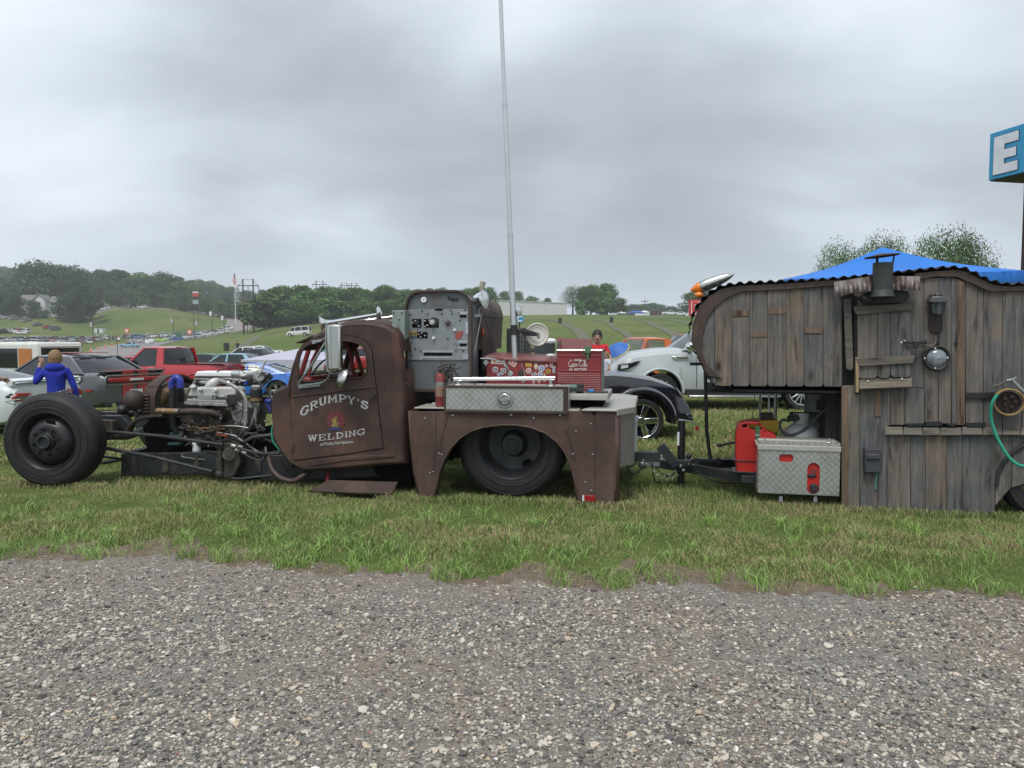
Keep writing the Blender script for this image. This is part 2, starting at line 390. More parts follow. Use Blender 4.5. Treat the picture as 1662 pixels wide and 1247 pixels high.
M_asph = mat('asphalt', (0.21, 0.19, 0.185), 0.9, var=0.12, vs=0.5, dirt=(0.28, 0.25, 0.22), dirt_amt=0.5, dirt_s=0.15)
M_track = mat('dirt_track', (0.12, 0.105, 0.082), 0.95, var=0.3, vs=1.2, dirt=(0.09, 0.115, 0.04), dirt_amt=0.85, dirt_s=0.6)
# ------------------------------------------------------------------ roads on the hill
main_road = strip('road', [(-44, 40, 5), (-52, 80, 5), (-63, 120, 5)]+from_px([(176, 574, 5.5, 125), (205, 565, 6.5, 140), (245, 557, 7.5, 150), (300, 550, 8, 180), (350, 542.5, 8, 200), (385, 535.5, 8, 200), (402, 527, 9, 250), (388, 519, 7, 300), (355, 511.5, 6, 330), (310, 506, 6, 335)])+[(-190, 372, 6), (-215, 372, 6), (-260, 372, 6), (-420, 380, 6)], M_asph, 0.10)
for nm, pts in {'a': [(366, 590, 1.1, 30), (384, 572, 1.2, 60), (396, 560, 1.3, 80), (415, 548, 1.5, 100), (445, 541, 1.6, 120), (490, 533, 1.5, 150), (560, 524, 1.5, 180)],
                'b': [(500, 546, .9, 100), (545, 538, 1, 120), (640, 530, 1, 120)],
                'c': [(880, 519, .9, 150), (905, 522, .9, 120), (928, 532, 1.0, 110), (945, 545, 1.0, 90), (962, 562, .9, 60), (985, 590, .7, 40)],
                'd': [(955, 520, .8, 140), (985, 524, .8, 120), (1010, 538, .9, 110), (1030, 552, .8, 80), (1055, 572, .7, 50)],
                'e': [(1025, 519, 1.0, 140), (1050, 523, 1.0, 120), (1075, 534, 1.1, 110), (1100, 549, 1.0, 90), (1130, 572, .9, 60)],
                'f': [(1090, 519, .8, 150), (1150, 531, 1, 110), (1220, 553, 1, 90)]}.items():
    strip('dirt_path', from_px(pts), M_track, 0.09, jag=0.12)

# ------------------------------------------------------------------ foliage
def leaf_mat(name, c0, c1, c2):
    m, nt, b, L = new_mat(name)
    g = nt.nodes.new('ShaderNodeNewGeometry'); tc = nt.nodes.new('ShaderNodeTexCoord')
    n = nd(nt, 'ShaderNodeTexNoise', Scale=0.35, Detail=3.0); L.new(tc.outputs['Object'], n.inputs['Vector'])
    ad = nd(nt, 'ShaderNodeMath', operation='ADD'); L.new(g.outputs['Random Per Island'], ad.inputs[0]); L.new(n.outputs[0], ad.inputs[1])
    hf = nd(nt, 'ShaderNodeMath', operation='MULTIPLY'); L.new(ad.outputs[0], hf.inputs[0]); hf.inputs[1].default_value = 0.5
    r = ramp(nt, [(0.2, c0), (0.5, c1), (0.8, c2)]); L.new(hf.outputs[0], r.inputs[0])
    oi = nt.nodes.new('ShaderNodeObjectInfo'); hs = nt.nodes.new('ShaderNodeHueSaturation')
    for k, (a, q) in {'Hue': (0.485, 0.515), 'Value': (0.75, 1.25)}.items():
        mr = nd(nt, 'ShaderNodeMapRange'); L.new(oi.outputs['Random'], mr.inputs[0]); mr.inputs[3].default_value = a; mr.inputs[4].default_value = q; L.new(mr.outputs[0], hs.inputs[k])
    L.new(r.outputs[0], hs.inputs['Color']); L.new(hs.outputs[0], b.inputs['Base Color']); b.inputs['Roughness'].default_value = 0.8; b.inputs['Specular IOR Level'].default_value = 0.15
    return m
M_leaf = leaf_mat('leaves', (0.038, 0.078, 0.022), (0.068, 0.132, 0.036), (0.12, 0.20, 0.055))
M_leafd = leaf_mat('dark_leaves', (0.026, 0.056, 0.024), (0.044, 0.088, 0.034), (0.07, 0.125, 0.045))
M_bark = mat('bark', (0.075, 0.06, 0.05), 0.95, var=0.3, vs=8, bump=0.5, bs=20)
def crown_mesh(name, h, w, base, n, leaf, m, seed, lobes=14, conic=0.0, gaps=0.0):
    """thousands of leaf clumps spread through the lobes of an uneven crown"""
    r = np.random.default_rng(seed); C = []; R = []
    for k in range(lobes):
        t = r.random()**0.8; zz = base+(h-base)*(0.12+0.80*t)
        prof = math.sin(PI*min(1, 0.18+0.80*t))**0.7*(1-conic*t)
        a = r.random()*2*PI; rad = w/2*prof*(0.35+0.45*r.random())
        C.append((rad*math.cos(a), rad*math.sin(a), zz)); R.append((w*0.17+w*0.13*r.random())*(1-0.45*conic*t))
    C = np.array(C); R = np.array(R); k = r.integers(0, lobes, n)
    d = r.normal(size=(n, 3)); d /= np.linalg.norm(d, axis=1)[:, None]
    rr = R[k]*(0.45+0.62*r.random(n)**0.6); P = C[k]+d*rr[:, None]*np.array([1, 1, 0.78])
    if gaps: keep = (np.sin(P[:, 0]*2.1+seed)*np.sin(P[:, 2]*1.7)*np.sin(P[:, 1]*1.9+1)) < 1-gaps; P = P[keep]; d = d[keep]
    n = len(P); nn = d+r.normal(size=(n, 3))*0.7; nn /= np.linalg.norm(nn, axis=1)[:, None]
    u = np.cross(nn, r.normal(size=(n, 3))); u /= np.linalg.norm(u, axis=1)[:, None]; v = np.cross(nn, u)
    s = leaf*(0.55+0.9*r.random(n))[:, None]
    V = np.stack([P-u*s, P-v*s*0.55+u*s*0.15, P+u*s, P+v*s*0.7], 1).reshape(-1, 3)
    return mesh_np(name, V, np.arange(4*n).reshape(-1, 4), m, 4, False)
def trunk_mesh(h, base, w, seed):
    r = random.Random(seed); b = MB(); r0 = h*0.022+0.05
    b.tube([(0, 0, -0.3), (0.02*h*r.uniform(-1, 1), 0, h*0.25), (0.02*h*r.uniform(-1, 1), 0, h*0.55), (0, 0, h*0.85)], [r0*1.3, r0, r0*0.65, r0*0.15], 8)
    for k in range(6):
        z = base+(h-base)*(0.05+0.1*k); a = r.random()*6.28; l = w*0.38*r.uniform(.7, 1)
        b.tube([(0, 0, z), (l*.5*math.cos(a), l*.5*math.sin(a), z+l*.3), (l*math.cos(a), l*math.sin(a), z+l*.75)], [r0*.45, r0*.3, r0*.08], 5)
    me_o = b.build('trunk', M_bark); me = me_o.data; bpy.data.objects.remove(me_o); return me
TREES = {}
def tree_kind(key, name, h, w, base, n, leaf, m, seed, **kw):
    TREES[key] = (name, crown_mesh('crown', h, w, base, n, leaf, m, seed, **kw), trunk_mesh(h, base, w, seed), h)
tree_kind('a', 'broadleaf_tree', 12, 11, 1.0, 5200, 0.30, M_leaf, 1, lobes=20)
tree_kind('b', 'broadleaf_tree', 13, 9.5, 1.2, 5200, 0.30, M_leaf, 2, lobes=18)
tree_kind('c', 'broadleaf_tree', 11, 12, 0.6, 5200, 0.30, M_leafd, 3, lobes=22)
tree_kind('d', 'broadleaf_tree', 14, 9, 2.0, 4800, 0.30, M_leafd, 4, lobes=16, conic=0.3)
tree_kind('k', 'conifer_tree', 18, 12, 0.8, 9000, 0.34, M_leafd, 5, lobes=34, conic=0.55)
tree_kind('s', 'shrub', 3.2, 4.2, 0.2, 1400, 0.22, M_leaf, 6, lobes=8)
tree_kind('w', 'airy_tree', 12, 11, 4.0, 9500, 0.11, M_leaf, 8, lobes=34, gaps=0.45)
def plant(key, x, y, h, label, group=None, rot=None, wide=1.0, sink=0.15, cat='tree'):
    nm, cm, tm, h0 = TREES[key]; s = h/h0
    o = bpy.data.objects.new(nm, None); COL.objects.link(o); o.location = (x, y, tz(x, y)-sink); o.rotation_euler = (0, 0, random.random()*6.28 if rot is None else rot)
    o.scale = (s*wide, s*wide, s); tag(o, label, cat, group)
    c = link('crown', cm, o); t = link('trunk', tm, o); return o
def tree_band(px0, px1, Y, top, n, keys, label, group, jit=8, hj=0.12, dY=0, wide=1.0):
    """trees side by side; 'top' gives the treetop row for a column"""
    for i in range(n):
        px = px0+(px1-px0)*(i+0.5+random.uniform(-.3, .3))/n; y = Y+dY*(i/n)+random.uniform(-jit, jit); g = drop(px, y)
        tp = top(px) if callable(top) else top
        h = at(px, tp, y).z-g.z; h = max(3, h*random.uniform(1-hj, 1+hj*0.5))
        plant(random.choice(keys), g.x, g.y, h, label, group, wide=wide*random.uniform(.9, 1.25))
def lerp(tab):
    xs, ys = zip(*tab); return lambda x: float(np.interp(x, xs, ys))
# ------------------------------------------------------------------ woods and trees
tree_band(-40, 240, 640, lerp([(-40, 436), (20, 436), (45, 428), (80, 436), (110, 440), (160, 440), (240, 446)]), 15, 'abd', 'hazy wooded ridge tree, the palest and farthest behind the white house', 'ridge trees fading into mist', 20, wide=1.3)
tree_band(235, 470, 600, lerp([(235, 446), (290, 452), (340, 456), (400, 470), (470, 476)]), 14, 'abd', 'hazy tree of the far ridge behind the flagpole and tall signboard', 'ridge trees behind the flagpole', 20, wide=1.2)
tree_band(-40, 50, 400, lerp([(-40, 450), (0, 452), (50, 470)]), 4, 'ac', 'dark green tree at the left end of the wood above the white house', 'trees above the house', 12)
tree_band(60, 120, 400, lerp([(45, 442), (60, 434), (100, 434), (120, 442)]), 3, 'acc', 'tall dark green tree rising straight behind the white house roof', 'tall trees behind the house', 10, wide=1.2)
tree_band(115, 320, 440, lerp([(115, 442), (200, 438), (225, 446), (265, 444), (280, 456), (320, 462)]), 15, 'abcd', 'green tree of the wood above the embankment road', 'trees above the embankment road', 12)
tree_band(170, 420, 400, lerp([(170, 470), (240, 474), (300, 478), (345, 482), (380, 488), (420, 490)]), 17, 'aabc', 'lower bushy tree at the roadside front of the wood', 'front row of the roadside wood', 8)
tree_band(-30, 34, 344, lerp([(-30, 468), (0, 466), (22, 474), (40, 492)]), 4, 'cc', 'round dark tree left of the white house', 'trees left of the house', 8)
g = drop(133, 338); plant('k', g.x, g.y, at(133, 446, 338).z-g.z, 'big dark conical evergreen with two-toned crown beside the small white shed', cat='tree', wide=1.0)
g = drop(112, 333); plant('c', g.x, g.y, 11.5, 'dark rounded tree pressed against the left flank of the big evergreen')
g = drop(152, 330); plant('d', g.x, g.y, 14, 'dark slim tree pressed against the right flank of the big evergreen')
g = drop(55, 337); plant('c', g.x, g.y, at(55, 490, 337).z-g.z, 'round dark bush in front of the white house gable', wide=1.05)
g = drop(75, 338); plant('s', g.x, g.y, 3.4, 'small light green shrub right of the round dark bush by the house', cat='shrub')
topc = lerp([(425, 466), (445, 463), (470, 466), (490, 463), (515, 467), (540, 466), (560, 470), (590, 466), (605, 472), (630, 465), (650, 470), (700, 468)])
tree_band(436, 690, 268, topc, 20, 'aab', 'leafy tree in the dense green wood behind the rusty cab', 'wood behind the cab', 6, wide=1.15)
tree_band(440, 690, 255, lambda x: topc(x)+20, 18, 'sab', 'lower edge tree along the foot of the wood behind the cab', 'edge of the wood behind the cab', 4, wide=1.4)
tree_band(560, 900, 420, lerp([(560, 474), (700, 470), (760, 466), (830, 474), (900, 482)]), 16, 'bad', 'distant tree of the wood behind the white warehouse', 'wood behind the warehouse', 10)
tree_band(742, 800, 262, lerp([(742, 470), (775, 464), (800, 468)]), 4, 'ba', 'leafy tree peeking over the arched grey welder', 'trees over the welder', 5)
tree_band(925, 1010, 300, lerp([(925, 470), (940, 462), (955, 466), (978, 461), (992, 468), (1010, 490)]), 6, 'wab', 'tall tree of the clump right of the white warehouse', 'clump right of the warehouse', 6)
tree_band(935, 1005, 285, lerp([(935, 490), (960, 482), (975, 480), (1005, 496)]), 5, 'as', 'bushy lower tree in front of the clump right of the warehouse', 'low trees right of the warehouse', 4)
tree_band(1000, 1110, 520, lerp([(1000, 496), (1030, 496), (1060, 491), (1085, 498), (1110, 502)]), 14, 'abc', 'low hazy tree on the far crest between the power poles', 'far crest trees', 10, wide=1.5)
tree_band(1108, 1300, 280, lerp([(1108, 486), (1120, 474), (1150, 470), (1300, 470)]), 8, 'ab', 'green tree behind the curved front of the wooden camper', 'trees behind the camper', 6, wide=1.1)
for px, tp, w in ((1352, 399, 1.0), (1372, 406, .9), (1425, 388, 1.0), (1450, 392, .9), (1408, 398, .7)):
    g = drop(px, 62); plant('w', g.x, g.y, at(px, tp, 62).z-g.z, 'thin airy treetop left of the blue canopy peak', 'airy treetops left of the canopy peak', wide=w*.5)
for px, tp, w in ((1512, 384, 1.0), (1542, 379, 1.15), (1566, 388, .9)):
    g = drop(px, 58); plant('w', g.x, g.y, at(px, tp, 58).z-g.z, 'fuller airy treetop right of the blue canopy peak', 'airy treetops right of the canopy peak', wide=w*.58)
# ------------------------------------------------------------------ vehicle kit
M_glass = mat('car_glass', (0.012, 0.016, 0.018), 0.04, var=0.3, vs=1.2, spec=0.6)
M_glass_clear = mat('window_glass', (0.16, 0.20, 0.21), 0.05, var=0.05, spec=0.9, alpha=0.35)
M_rubber = mat('rubber', (0.010, 0.010, 0.011), 0.65, var=0.45, vs=9, bump=0.2, bs=30, dirt=(0.034, 0.030, 0.025), dirt_amt=0.4, dirt_s=4)
M_chrome = mat('chrome', (0.82, 0.83, 0.84), 0.09, 1.0, var=0.04)
M_alu = mat('alloy', (0.55, 0.56, 0.58), 0.28, 1.0, var=0.1)
M_black = mat('black_paint', (0.015, 0.015, 0.017), 0.4, var=0.3, bump=0.05)
M_blackm = mat('matt_black', (0.02, 0.02, 0.022), 0.75, var=0.3, vs=12)
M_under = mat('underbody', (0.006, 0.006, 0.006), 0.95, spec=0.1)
M_redlamp = mat('red_lamp', (0.32, 0.012, 0.014), 0.15, var=0.15, coat=0.5)
M_ambl = mat('amber_lamp', (0.75, 0.20, 0.012), 0.2, var=0.1, coat=0.5)
M_clear = mat('clear_lamp', (0.62, 0.64, 0.65), 0.12, var=0.1, coat=0.6)
M_white = mat('white_paint', (0.72, 0.73, 0.73), 0.4, var=0.04, dirt=(0.5, 0.48, 0.44), dirt_amt=0.2)
M_plate = mat('licence_plate', (0.6, 0.62, 0.66), 0.4)
def paint(name, col, rough=0.28, metal=0.0, **k): return mat(name, col, rough, metal, var=0.03, vs=2, coat=0.7, **k)
P_obj = mat('car_paint', (1, 1, 1), 0.3, var=0.03, vs=2, coat=0.6, objcol=True)
def I(x, tab):
    return float(np.interp(x, [t[0] for t in tab], [t[1] for t in tab]))
def wheel(parent, x, y, r, w, side, rim=M_alu, spokes=5, rimr=0.68, tyre=M_rubber, detail=1, yaw=0):
    """wheel with outer face on 'side' (+1/-1 in y)"""
    n = 40 if detail > 1 else (24 if detail else 14); b = MB()
    R = Matrix.Translation((x, y, r)) @ Matrix.Rotation(yaw, 4, 'Z') @ Matrix.Diagonal((1, side, 1, 1)); b.T = R
    b.lathe([(r*rimr, 0), (r*.93, .005), (r*.985, -.025), (r, -.06), (r, -w+.05), (r*.97, -w+.01), (r*rimr, -w)], (0, 0, 0), (0, 1, 0), n)
    t = b.build('tyre', tyre, parent)
    b = MB(); b.T = R; q = r*rimr
    if detail == 0:
        b.lathe([(q*1.0, -.01), (q*.9, -.03), (q*.5, -.02), (0.001, -.02)], (0, 0, 0), (0, 1, 0), n); b.build('rim', rim, t); return t
    b.lathe([(q*1.02, -.002), (q*.95, -.004), (q*.93, -.05), (q*.9, -w*.8)], (0, 0, 0), (0, 1, 0), n)
    for k in range(spokes):
        a = 2*PI*k/spokes+0.3; wd = (0.20 if spokes < 8 else 0.075)*q; M = R @ Matrix.Rotation(a, 4, 'Y'); b.T = M
        b.prism([(-wd*.75, q*.12), (wd*.75, q*.12), (wd*.9, q*.95), (-wd*.9, q*.95)], -.05, -.018)
    b.T = R; b.cyl((0, -.06, 0), (0, -.012, 0), q*.24, 16)
    rm = b.build('rim', rim, t, bevel=0.006 if detail > 1 else 0)
    b = MB(); b.T = R; b.cyl((0, -.09, 0), (0, -.075, 0), q*.9, n); b.build('brake_disc', M_under, t)
    return t
def make_car(sp, pm, name='car', detail=1):
    """returns the root Empty; pm = body paint"""
    L, W, r = sp['L'], sp['W']/2, sp.get('r', 0.33); zs = sp.get('sill', 0.20); fx, rx = sp['fx'], sp['rx']; R = r+sp.get('gap', 0.06)
    root = bpy.data.objects.new(name, None); COL.objects.link(root); BASE[root.name] = Vector()
    xs = sorted(set([-L/2+L*k/44 for k in range(45)]+[c+R*math.cos(PI*k/14) for c in (fx, rx) for k in range(15)])) if detail else sorted(set([-L/2+L*k/14 for k in range(15)]+[c+R*math.cos(PI*k/6) for c in (fx, rx) for k in range(7)]))
    rings = []
    for x in xs:
        zt = I(x, sp['top']); w = W*I(x, sp.get('plan', [(-L/2, .80), (-L/2+.12, .90), (-L/2+.5, .98), (-L/2+1.2, 1), (L/2-1.2, 1), (L/2-.5, .96), (L/2-.12, .85), (L/2, .70)]))
        zb = I(x, sp.get('low', [(-L/2, zs+.12), (-L/2+.35, zs), (L/2-.35, zs), (L/2, zs+.08)]))
        az = 0
        for c in (fx, rx):
            if abs(x-c) <= R: az = max(az, r+math.sqrt(max(0, R*R-(x-c)**2)))
        h = zt-zb; sec = [(0, zb), (.82, zb), (.96, zb+.09*h), (1.0, zb+.35*h), (.985, zb+.66*h), (.95, zb+.90*h), (.86, zb+.985*h), (.5, zb+1.02*h), (0, zb+1.035*h)]
        if sp.get('boxy'): sec = [(0, zb), (.9, zb), (.985, zb+.06*h), (1.0, zb+.3*h), (1.0, zb+.66*h), (.985, zb+.92*h), (.95, zb+h), (.5, zb+1.005*h), (0, zb+1.01*h)]
        sec = [(a*w, max(z, min(az, zb+.93*h))) for a, z in sec]
        rings.append([(x, a, z) for a, z in sec]+[(x, -a, z) for a, z in sec[-2:0:-1]])
    b = MB().loft(rings); body = b.build('body', pm, root, smooth=True)
    wb, wt = sp.get('wb', .90)*W, sp.get('wt', .70)*W; zr = sp['H']
    if 'house' in sp:
        xA, xB, xC, xD = sp['house']; zA, zD = I(xA, sp['top'])-.02, I(xD, sp['top'])-.02; zm = sp.get('belt', (zA+zD)/2)
        def ring(t):   # t=0 belt, 1 roof; front and rear screens bow outwards
            w = wb+(wt-wb)*t; e = math.sin(PI*t)*.04; zf = zA+(zr-.03-zA)*t; zq = zD+(zr-.05-zD)*t
            f = xA+(xB-xA)*t; q = xD+(xC-xD)*t; zmid = (zf+zq)/2+.02*t
            return [(f+e+.05, 0, zf), (f+e, w*.72, zf), (f-.10+e, w, zf+.0), ((f+q)/2, w*1.015, zmid), (q+.10-e, w*.97, zq), (q-e, w*.68, zq), (q-e-.04, 0, zq), (q-e, -w*.68, zq), (q+.10-e, -w*.97, zq), ((f+q)/2, -w*1.015, zmid), (f-.10+e, -w, zf), (f+e, -w*.72, zf)]
        b = MB().loft([ring(t) for t in (0, .25, .5, .75, 1)]); b.build('windows', sp.get('glass', M_glass), root)
        b = MB(); top = ring(1.0)
        b.loft([[(x, y*1.01, z-.035) for x, y, z in top], [(x, y*1.012, z-.01) for x, y, z in top], [(x*1.0, y*.93, z+.022) for x, y, z in top], [(x-(x-(xB+xC)/2)*.25, y*.6, z+.045) for x, y, z in top]])
        def pil(ta, tb, i0, i1, wd):
            pass
        A0, A1 = ring(0), ring(1)
        for sg in (1, -1):
            def pt(x, t, o=.012):   # point on the side glass plane, o proud
                w = wb+(wt-wb)*t; z = (zA+(zD-zA)*((xA-x)/(xA-xD)))*(1-t)+(zr-.03)*t
                return (x, sg*(w*1.012+o), z)
            def quad(x0, x1, x2, x3):   # bottom x0..x1, top x2..x3
                P = [pt(x0, 0), pt(x1, 0), pt(x3, 1), pt(x2, 1)]; Q = [(x, y-sg*.05, z) for x, y, z in P]
                b.add(P+Q, [(0, 1, 2, 3), (7, 6, 5, 4), (0, 4, 5, 1), (1, 5, 6, 2), (2, 6, 7, 3), (3, 7, 4, 0)])
            quad(xA-.12, xA-.01, xB-.12, xB-.04)
            for (p0, p1, p2, p3) in sp.get('pillars', []): quad(p0, p1, p2, p3)
        b.build('roof', pm if 'roofmat' not in sp else sp['roofmat'], root, smooth=True)
    for c in (fx, rx):
        for sg in (1, -1): wheel(root, c, sg*(W-.012), r, .24, sg, sp.get('rim', M_alu), sp.get('spokes', 5), sp.get('rimr', .68), detail=detail)
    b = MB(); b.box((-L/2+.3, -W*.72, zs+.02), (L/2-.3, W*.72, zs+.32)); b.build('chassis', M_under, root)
    return root, body
def front_x(sp): return sp['L']/2
SP = {}
SP['sedan'] = dict(L=4.7, W=1.8, H=1.45, fx=1.45, rx=-1.35, house=(.95, .25, -1.15, -1.75), pillars=[(-.25, -.15, -.25, -.17), (-1.6, -1.3, -1.15, -1.0)],
    top=[(-2.35, .80), (-2.25, .98), (-1.7, 1.02), (0, .95), (.9, .96), (1.6, .86), (2.2, .72), (2.35, .58)])
SP['hatch'] = dict(L=4.1, W=1.75, H=1.5, fx=1.3, rx=-1.25, house=(.95, .25, -1.45, -1.9), pillars=[(-.25, -.15, -.25, -.17), (-1.8, -1.45, -1.5, -1.3)],
    top=[(-2.05, .80), (-1.98, 1.0), (-1.5, 1.0), (0, .95), (.9, .98), (1.5, .88), (1.95, .72), (2.05, .58)])
SP['suv'] = dict(L=4.8, W=1.9, H=1.75, fx=1.45, rx=-1.4, r=.37, sill=.27, boxy=1, wt=.78, house=(.95, .35, -2.1, -2.33), pillars=[(-.25, -.13, -.25, -.15), (-1.35, -1.2, -1.35, -1.2), (-2.3, -2.15, -2.15, -2.0)],
    top=[(-2.4, .95), (-2.35, 1.12), (0, 1.08), (.9, 1.10), (1.7, 1.02), (2.3, .92), (2.4, .7)])
SP['pickup'] = dict(L=5.6, W=1.95, H=1.85, fx=1.85, rx=-1.65, r=.39, sill=.34, boxy=1, wt=.80, house=(1.05, .5, -.75, -.95), pillars=[(-.12, 0, -.12, -.02), (-.93, -.78, -.8, -.7)],
    top=[(-2.8, 1.0), (-2.75, 1.14), (0, 1.14), (1.0, 1.18), (1.8, 1.13), (2.7, 1.05), (2.8, .8)])
SP['classic'] = dict(L=5.0, W=1.85, H=1.4, fx=1.55, rx=-1.45, sill=.24, boxy=1, house=(.75, .2, -1.05, -1.55), pillars=[(-1.55, -1.1, -1.1, -.9)],
    top=[(-2.5, .75), (-2.42, .93), (-1.4, .95), (0, .92), (.8, .95), (1.6, .92), (2.42, .88), (2.5, .65)])
SP['van'] = dict(L=5.2, W=1.95, H=2.0, fx=1.75, rx=-1.5, r=.36, sill=.28, boxy=1, wt=.86, house=(1.9, 1.3, -2.4, -2.55), pillars=[(.5, .62, .5, .6), (-.9, -.75, -.9, -.75), (-2.5, -2.3, -2.4, -2.2)],
    top=[(-2.6, .95), (-2.55, 1.15), (0, 1.15), (1.8, 1.15), (2.4, .95), (2.6, .7)])
PROTO = {}
COLS = {'white': (.62, .64, .64), 'silver': (.36, .38, .40), 'grey': (.12, .13, .14), 'black': (.02, .021, .024), 'red': (.33, .02, .02), 'blue': (.03, .10, .34), 'pale blue': (.20, .38, .46),
        'lime green': (.35, .62, .06), 'dark green': (.02, .09, .05), 'maroon': (.10, .015, .02), 'tan': (.32, .27, .20), 'orange': (.55, .14, .02), 'teal': (.05, .25, .28)}
KN = {'sedan': 'sedan', 'hatch': 'hatchback', 'suv': 'SUV', 'pickup': 'pickup truck', 'classic': 'long classic car', 'van': 'van'}
def far_car(kind, col, x, y, yaw, label, group, z=None):
    if kind not in PROTO:
        PROTO[kind] = make_car(SP[kind], P_obj, 'parked_car', 0)[0]; r = PROTO[kind]
        b = MB(); L2 = SP[kind]['L']/2; W2 = SP[kind]['W']/2
        for sg in (1, -1): b.box((-L2-.01, sg*W2*.72-.16, .72), (-L2+.1, sg*W2*.72+.10, .86))
        b.build('tail_lamps', M_redlamp, r)
        b = MB()
        for sg in (1, -1): b.box((L2-.12, sg*W2*.62-.18, .60), (L2+.01, sg*W2*.62+.1, .72))
        b.build('headlamps', M_clear, r)
    else: r = copy_tree(PROTO[kind])
    r.name = {'suv': 'parked_suv', 'pickup': 'parked_pickup', 'van': 'parked_van'}.get(kind, 'parked_car')
    zz = tz(x, y) if z is None else z
    # sit on the slope
    f = Vector((math.cos(yaw), math.sin(yaw))); s_ = Vector((-f.y, f.x))
    zf = tz(x+f.x*2, y+f.y*2)-tz(x-f.x*2, y-f.y*2); zl = tz(x+s_.x, y+s_.y)-tz(x-s_.x, y-s_.y)
    r.rotation_mode = 'XYZ'; r.location = (x, y, zz+.08); r.rotation_euler = (math.atan2(zl, 2), -math.atan2(zf, 4), yaw)
    for o in [r]+list(r.children_recursive): o.color = COLS[col]+(1,)
    tag(r, label, 'car' if kind not in ('pickup', 'van', 'suv') else {'pickup': 'pickup truck', 'van': 'van', 'suv': 'SUV'}[kind], group)
    return r
# ------------------------------------------------------------------ far parking rows, road traffic
def row_cars(px0, px1, Y0, Y1, n, yaw, jit, where, group, kinds=('sedan', 'suv', 'hatch', 'pickup', 'sedan', 'suv'), cols=('white', 'white', 'silver', 'silver', 'grey', 'black', 'blue', 'pale blue', 'red', 'white')):
    for i in range(n):
        t = (i+.5)/n; px = px0+(px1-px0)*t; Y = Y0+(Y1-Y0)*t+random.uniform(-jit, jit); g = drop(px, Y); k = random.choice(kinds); c = random.choice(cols)
        far_car(k, c, g.x, g.y, yaw+random.uniform(-.12, .12), '%s %s %s' % (c, KN[k], where), '%s %s %ss %s' % (c, KN[k], '', group))
W1 = 'in the packed parking rows left of the road'
row_cars(50, 165, 250, 262, 13, 2.0, 3, 'in the farthest packed row below the grassy hill', 'in the farthest packed row')
row_cars(-20, 150, 226, 240, 17, 2.0, 3, W1, 'in the packed rows')
row_cars(-20, 130, 202, 214, 15, 2.1, 2, 'in the middle packed row left of the road', 'in the middle packed row')
row_cars(-30, 105, 172, 186, 12, 1.9, 2, 'in the nearest packed row behind the old camper van', 'in the nearest packed row')
row_cars(-20, 45, 286, 292, 5, 2.9, 3, 'at the foot of the grassy hill, left of the packed rows', 'at the hill foot')
row_cars(205, 352, 288, 300, 19, .55, 4, 'queued beyond the road below the embankment', 'queued beyond the road', cols=('white', 'silver', 'blue', 'grey', 'red', 'black', 'white', 'pale blue'))
row_cars(218, 305, 250, 268, 7, .4, 3, 'stopped on the road among the orange cones', 'stopped among the cones', kinds=('classic', 'sedan', 'pickup'), cols=('white', 'blue', 'silver', 'lime green', 'white'))
def one(kind, col, px, Y, yaw, label): g = drop(px, Y) if Y > 0 else hit(px, -Y, 100); return far_car(kind, col, g.x, g.y, yaw, label, None)
one('hatch', 'white', 3, -518, 1.0, 'white hatchback cut by the left edge on the grassy hill'); one('suv', 'silver', 23, -519, 1.3, 'silver SUV second from left on the grassy hill')
one('suv', 'silver', 43, -522, 1.4, 'silver SUV below the house bush, third from left on the hill'); one('sedan', 'grey', 61, -529, 1.2, 'dark grey sedan fourth from left on the grassy hill')
one('hatch', 'red', 78, -534, 1.1, 'red hatchback parked on the grassy hill'); one('suv', 'grey', 90, -536, 1.3, 'grey SUV rightmost of the cars on the grassy hill')
one('sedan', 'black', 4, -541, 2.9, 'black sedan at the foot of the grassy hill'); one('sedan', 'white', 19, -541, 2.8, 'white sedan beside the black one at the hill foot')
one('sedan', 'white', 33, -543, 3.1, 'long white sedan rightmost at the foot of the hill'); one('suv', 'white', 154, -552, 2.9, 'white SUV at the near end of the far row'); one('suv', 'white', 168, -552, 2.9, 'white SUV next to the crowd of spectators')
one('classic', 'pale blue', 210, -565, 3.0, 'pale blue classic sedan driving down the road'); one('classic', 'blue', 265, -554, 2.9, 'blue classic coupe on the road beside the banners')
one('hatch', 'lime green', 298, -551, 2.5, 'lime green hot rod at the road edge by the orange board'); one('suv', 'silver', 324, -549, .3, 'silver SUV parked on the verge near the black lamp post'); one('pickup', 'white', 337, -546, .4, 'white pickup truck beside the silver SUV on the verge')
one('classic', 'white', 362, -542, 2.9, 'white classic car alone on the road right of the verge'); one('sedan', 'silver', 359, -538, 3.0, 'silver sedan behind the lone white classic'); one('pickup', 'white', 369, -537, 2.8, 'white pickup with dark bed near the road bend')
one('pickup', 'black', 340, -511, 2.75, 'black pickup truck coming down the upper road'); one('sedan', 'black', 373, -517, 2.7, 'black sedan on the road bend'); one('sedan', 'maroon', 419, -526, 2.7, 'maroon car cut off behind the utility pole')
one('suv', 'grey', 207, 370, 3.0, 'dark SUV at the top road edge'); one('suv', 'white', 233, 370, 3.1, 'white SUV on the upper road beside a flat roofed sign'); one('van', 'white', 172, 372, 3.1, 'white van on the upper road by the big evergreen')
one('pickup', 'white', 1087, 262, 3.14, 'white pickup truck on the crest right of the blue tents'); one('sedan', 'white', 1102, 262, 3.1, 'white sedan right of the white pickup on the crest')
one('suv', 'maroon', 1060, 264, 3.1, 'dark maroon SUV on the crest beside the blue tents'); one('sedan', 'grey', 1050, 266, 3.1, 'dark grey sedan partly behind the maroon SUV'); one('pickup', 'grey', 1030, 268, 3.1, 'grey pickup left of the blue tents')
